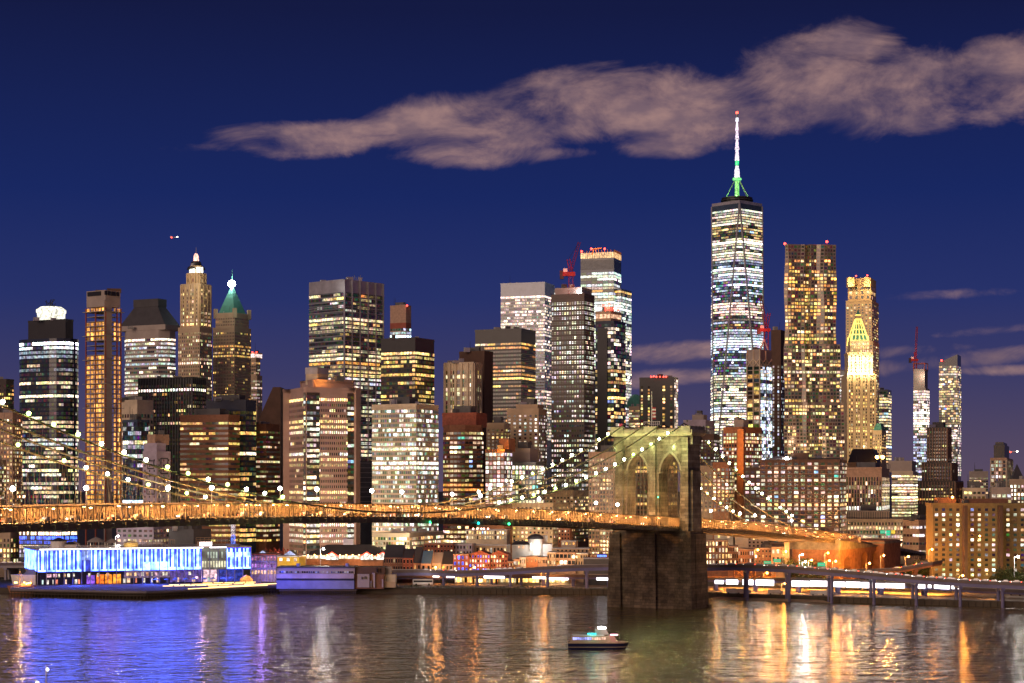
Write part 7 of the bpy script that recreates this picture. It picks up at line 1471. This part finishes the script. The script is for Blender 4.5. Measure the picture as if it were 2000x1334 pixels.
TR = [(1138, 1118, 1085, 1.5, 'first olive green tree from the grey loft building'), (1152, 1118, 1080, 1.7, 'second olive tree between the loft and the bridge tower'), (1168, 1118, 1075, 1.6, 'third olive tree between the loft and the bridge tower'), (1182, 1118, 1070, 1.3, 'olive tree closest to the bridge tower base'),
      (1552, 1110, 1060, 1.5, 'dark tree nearest the hoarding board'), (1566, 1108, 1052, 1.4, 'dark green tree behind the white street lamp'), (1580, 1108, 1048, 1.6, 'tall green tree in the middle before the approach wall'), (1596, 1108, 1044, 1.3, 'green tree touching the brick approach wall'), (1574, 1112, 1026, .8, 'small yellow green lit bush like tree by the low lamp'),
      (1786, 1100, 1040, 1.3, 'dark tree under the side truss right of the anchorage'), (1802, 1100, 1036, 1.5, 'dark tree at the corner of the brick housing'), (1960, 1130, 930, 1.4, 'dark tree in front of the brick housing'), (1975, 1130, 925, 1.7, 'big dark tree in front of the brick housing near the white lamp'), (1992, 1130, 920, 1.6, 'dark tree at the frame edge in front of the brick housing')]
for i, (px, y_, D, s_, lab) in enumerate(TR):
    k = i % 3; o = protos[k] if k not in used else copy_tree(protos[k]); used.add(k); o['label'] = lab; o['group'] = 'trees along the shore'; o.location = (X(px, D), D, 2.6); o.scale = (s_ * 1.05, s_ * 1.05, s_); o.rotation_euler.z = R() * 6
sh_ = MB(); 
for i in range(2600):
    u = R(); x = -64 + u * 170; yb = 984
    for a, b in zip(SHORE[:-1], SHORE[1:]):
        if a[0] <= x < b[0]: yb = a[1] + (b[1] - a[1]) * (x - a[0]) / (b[0] - a[0])
    hh = .5 + 1.3 * abs(sin(x * .21) * sin(x * .053 + 1)); p = Vector((x + random.gauss(0, .6), yb + 1.2 + R() * 1.5, 2.6 + R() * hh)); s_ = .28; v_ = Vector((random.gauss(0, 1), random.gauss(0, 1), random.gauss(0, 1))).normalized(); w_ = v_.orthogonal().normalized(); sh_.face([p + v_ * s_, p + w_ * s_, p - v_ * s_, p - w_ * s_])
tag(sh_.build('shore_scrub', leafA), 'dark scrub growing along the seawall', None, None, 'stuff')

# ------------------------------------------------------------------ ferry
D = 645; fy = thing('ferry', 'small passenger ferry with navy hull, cabin lights in white, cyan and pink', 'ferry', (X(1167, D), D, 0)); fx0, fx1 = X(1106, D), X(1228, D); L_ = fx1 - fx0
def fpt(u, v_, z): return (fx0 + L_ * u, D + v_, z)
m = MB(); pl = [(0.02, -2.9), (.80, -3.0), (.93, -2.2), (1.0, 0), (.93, 2.2), (.80, 3.0), (.02, 2.9)]; pw = [(.03, -2.4), (.76, -2.4), (.88, -1.4), (.93, 0), (.88, 1.4), (.76, 2.4), (.03, 2.4)]
m.prism([(fx0 + L_ * a, D + b) for a, b in pw], -.6, 2.3, top=[(fx0 + L_ * a, D + b) for a, b in pl]); m.build('hull', M_['navy_hull'], fy)
m = MB(); m.prism([(fx0 + L_ * a, D + b * 1.01) for a, b in pl], 2.3, 2.75); m.prism([(fx0 + L_ * a, D + b * 1.015) for a, b in pl], .95, 1.1); m.build('rubbing_band', M_['stone_tan'], fy)
MB().prism([fpt(.06, -2.6, 0)[:2], fpt(.72, -2.6, 0)[:2], fpt(.82, -1.4, 0)[:2], fpt(.82, 1.4, 0)[:2], fpt(.72, 2.6, 0)[:2], fpt(.06, 2.6, 0)[:2]], 2.75, 4.9, top=[fpt(.08, -2.4, 0)[:2], fpt(.68, -2.4, 0)[:2], fpt(.76, -1.2, 0)[:2], fpt(.76, 1.2, 0)[:2], fpt(.68, 2.4, 0)[:2], fpt(.08, 2.4, 0)[:2]]).build('cabin', M_['stone_tan'], fy)
MB().prism([fpt(.10, -2.1, 0)[:2], fpt(.60, -2.1, 0)[:2], fpt(.60, 2.1, 0)[:2], fpt(.10, 2.1, 0)[:2]], 4.9, 5.2).build('upper_deck', M_['white_metal'], fy)
MB().prism([fpt(.46, -1.7, 0)[:2], fpt(.68, -1.6, 0)[:2], fpt(.68, 1.6, 0)[:2], fpt(.46, 1.7, 0)[:2]], 5.2, 7.0, top=[fpt(.46, -1.5, 0)[:2], fpt(.64, -1.4, 0)[:2], fpt(.64, 1.4, 0)[:2], fpt(.46, 1.5, 0)[:2]]).build('wheelhouse', M_['stone_grey'], fy)
m = MB()
for i in range(14): u0 = .10 + i * .038; m.face([fpt(u0, -2.62, 3.5), fpt(u0 + .031, -2.62, 3.5), fpt(u0 + .031, -2.55, 4.4), fpt(u0, -2.55, 4.4)], 0, (.55, .6, 1.5) if i < 8 else (1.2, .7, .5))
m.build('window_strip', GL, fy)
m = MB(); m.box(fpt(.34, -2.3, 5.35), fpt(.47, -2.1, 5.75)); m.build('cyan_light', M_['cyan_lamp'], fy); m = MB(); m.box(fpt(.70, -1.9, 5.0), fpt(.82, -1.7, 5.4)); m.build('pink_light', M_['pink_lamp'], fy)
MB().tube(fpt(.56, 0, 7), fpt(.56, 0, 8.3), .12, .08, 6).build('mast', M_['white_steel'], fy); m = MB(); m.box(fpt(.50, -.9, 7.25), fpt(.63, -.6, 7.75)); m.build('mast_light', M_['white_lamp'], fy)
m = MB()
for i in range(12): m.tube(fpt(.10 + i * .03, -2.05, 5.2), fpt(.10 + i * .03, -2.05, 6.1), .035, n=4)
m.tube(fpt(.10, -2.05, 6.1), fpt(.44, -2.05, 6.1), .04, n=4); m.build('rail_lattice', M_['white_steel'], fy)
light(fy, fpt(.42, -4, 5.5), 160, (.1, 1, .9), .3); light(fy, fpt(.62, -4, 7.4), 260, (1, .95, .85), .3); light(fy, fpt(.78, -4, 5.2), 160, (1, .4, .5), .3)

# poles on the near bank
for px, y_, D, hh, lab in ((90, 1300, 290, 0, 'thin pale lamp pole rising at the bottom edge of the view'), (70, 1326, 285, 0, 'shorter pale pole just beside the thin lamp pole')):
    z = Z(y_, D); q = thing('lamp_pole', lab, 'pole', (X(px, D), D, 2.2)); MB().tube((X(px, D), D, 2.2), (X(px, D), D, z), .13, .1, 6).build('post', M_['cream'], q); MB().ball((X(px + 3, D), D, z - .6), .16, n=6, k=4).build('lamp_head', M_['white_lamp'], q)
    if px == 90: MB().tube((X(px, D), D, z - 1.0), (X(px + 7, D), D, z - 1.1), .06, n=4).build('arm', M_['dark_steel'], q); MB().tube((X(px, D), D, z - 1.6), (X(px + 5, D), D, z - 1.7), .05, n=4).build('bracket', M_['dark_steel'], q)
# two airliners far off
for px, y_, D, lab in ((341, 464, 6000, 'tiny airliner with red light high over the art deco tower'), (1980, 883, 5000, 'tiny airliner with white landing lights low by the speckled tower')):
    z = Z(y_, D); x = X(px, D); a = thing('airliner', lab, 'aeroplane', (x, D, z)); red = px < 1000
    MB().lathe(0, 0, [(.3, -14), (1.8, -9), (1.9, 9), (.4, 15)], 8)
    m = MB(); m.tube((x - 14, D, z - .6), (x + 12, D, z + 2), 1.7, 1.4, 8); m.build('fuselage', M_['white_metal'], a); m = MB(); m.prism([(x - 4, D - 14), (x + 2, D - 14), (x + 4, D + 14), (x - 2, D + 14)], z, z + .5); m.build('wing', M_['white_metal'], a); m = MB(); m.prism([(x - 14, D - .3), (x - 10, D - .3), (x - 10, D + .3), (x - 14, D + .3)], z, z + 5); m.build('tail_fin', M_['white_metal'], a)
    MB().ball((x - 9, D - 2, z), 2.0, n=6, k=4).build('navigation_light', M_['red_lamp'], a); MB().ball((x + 9, D - 2, z + 1.6), 2.0, n=6, k=4).build('landing_light', M_['head_lamp'], a)

wk = MB()
for i in range(900):
    u = R() ** 1.6; side = random.choice((-1, 1, 0)); x = fx0 + 1 - u * 62; y = 645 + side * (2.4 + u * 9) + random.gauss(0, .5 + u * 1.2); a = random.uniform(.12, .45) * (1.15 - u)
    wk.face([(x - a * 2, y, .05), (x, y - a, .06), (x + a * 2, y, .05), (x, y + a, .06)])
for i in range(160):
    u = R(); x = fx1 + .6 - u * 9; y = 645 - .6 - u * 3.2 + random.gauss(0, .25); a = .2
    wk.face([(x - a * 2, y, .07), (x, y - a, .08), (x + a * 2, y, .07), (x, y + a, .08)])
tag(wk.build('foam', mat('foam_white', (.55, .52, .46), .8)), 'thin foam wake trailing behind the ferry', None, None, 'stuff')

for k, (px, w_, y_, D, m_, lab) in enumerate([(2130, 90, 960, 1150, 'brick_brown', 'brick slab beyond the brick housing'), (2230, 70, 900, 1500, 'stone_grey', 'grey tower beyond the brick housing')]):
    bld('apartment_house', lab, [dict(D=D, xL=px - w_ / 2, xC=px + w_ * .35, xR=px + w_ / 2, y=y_, w=M_[m_], phi=22, yv=1120, win=dict(fh=6, bw=6, wf=.4, lit=.5, run=1, pal='warm'))])
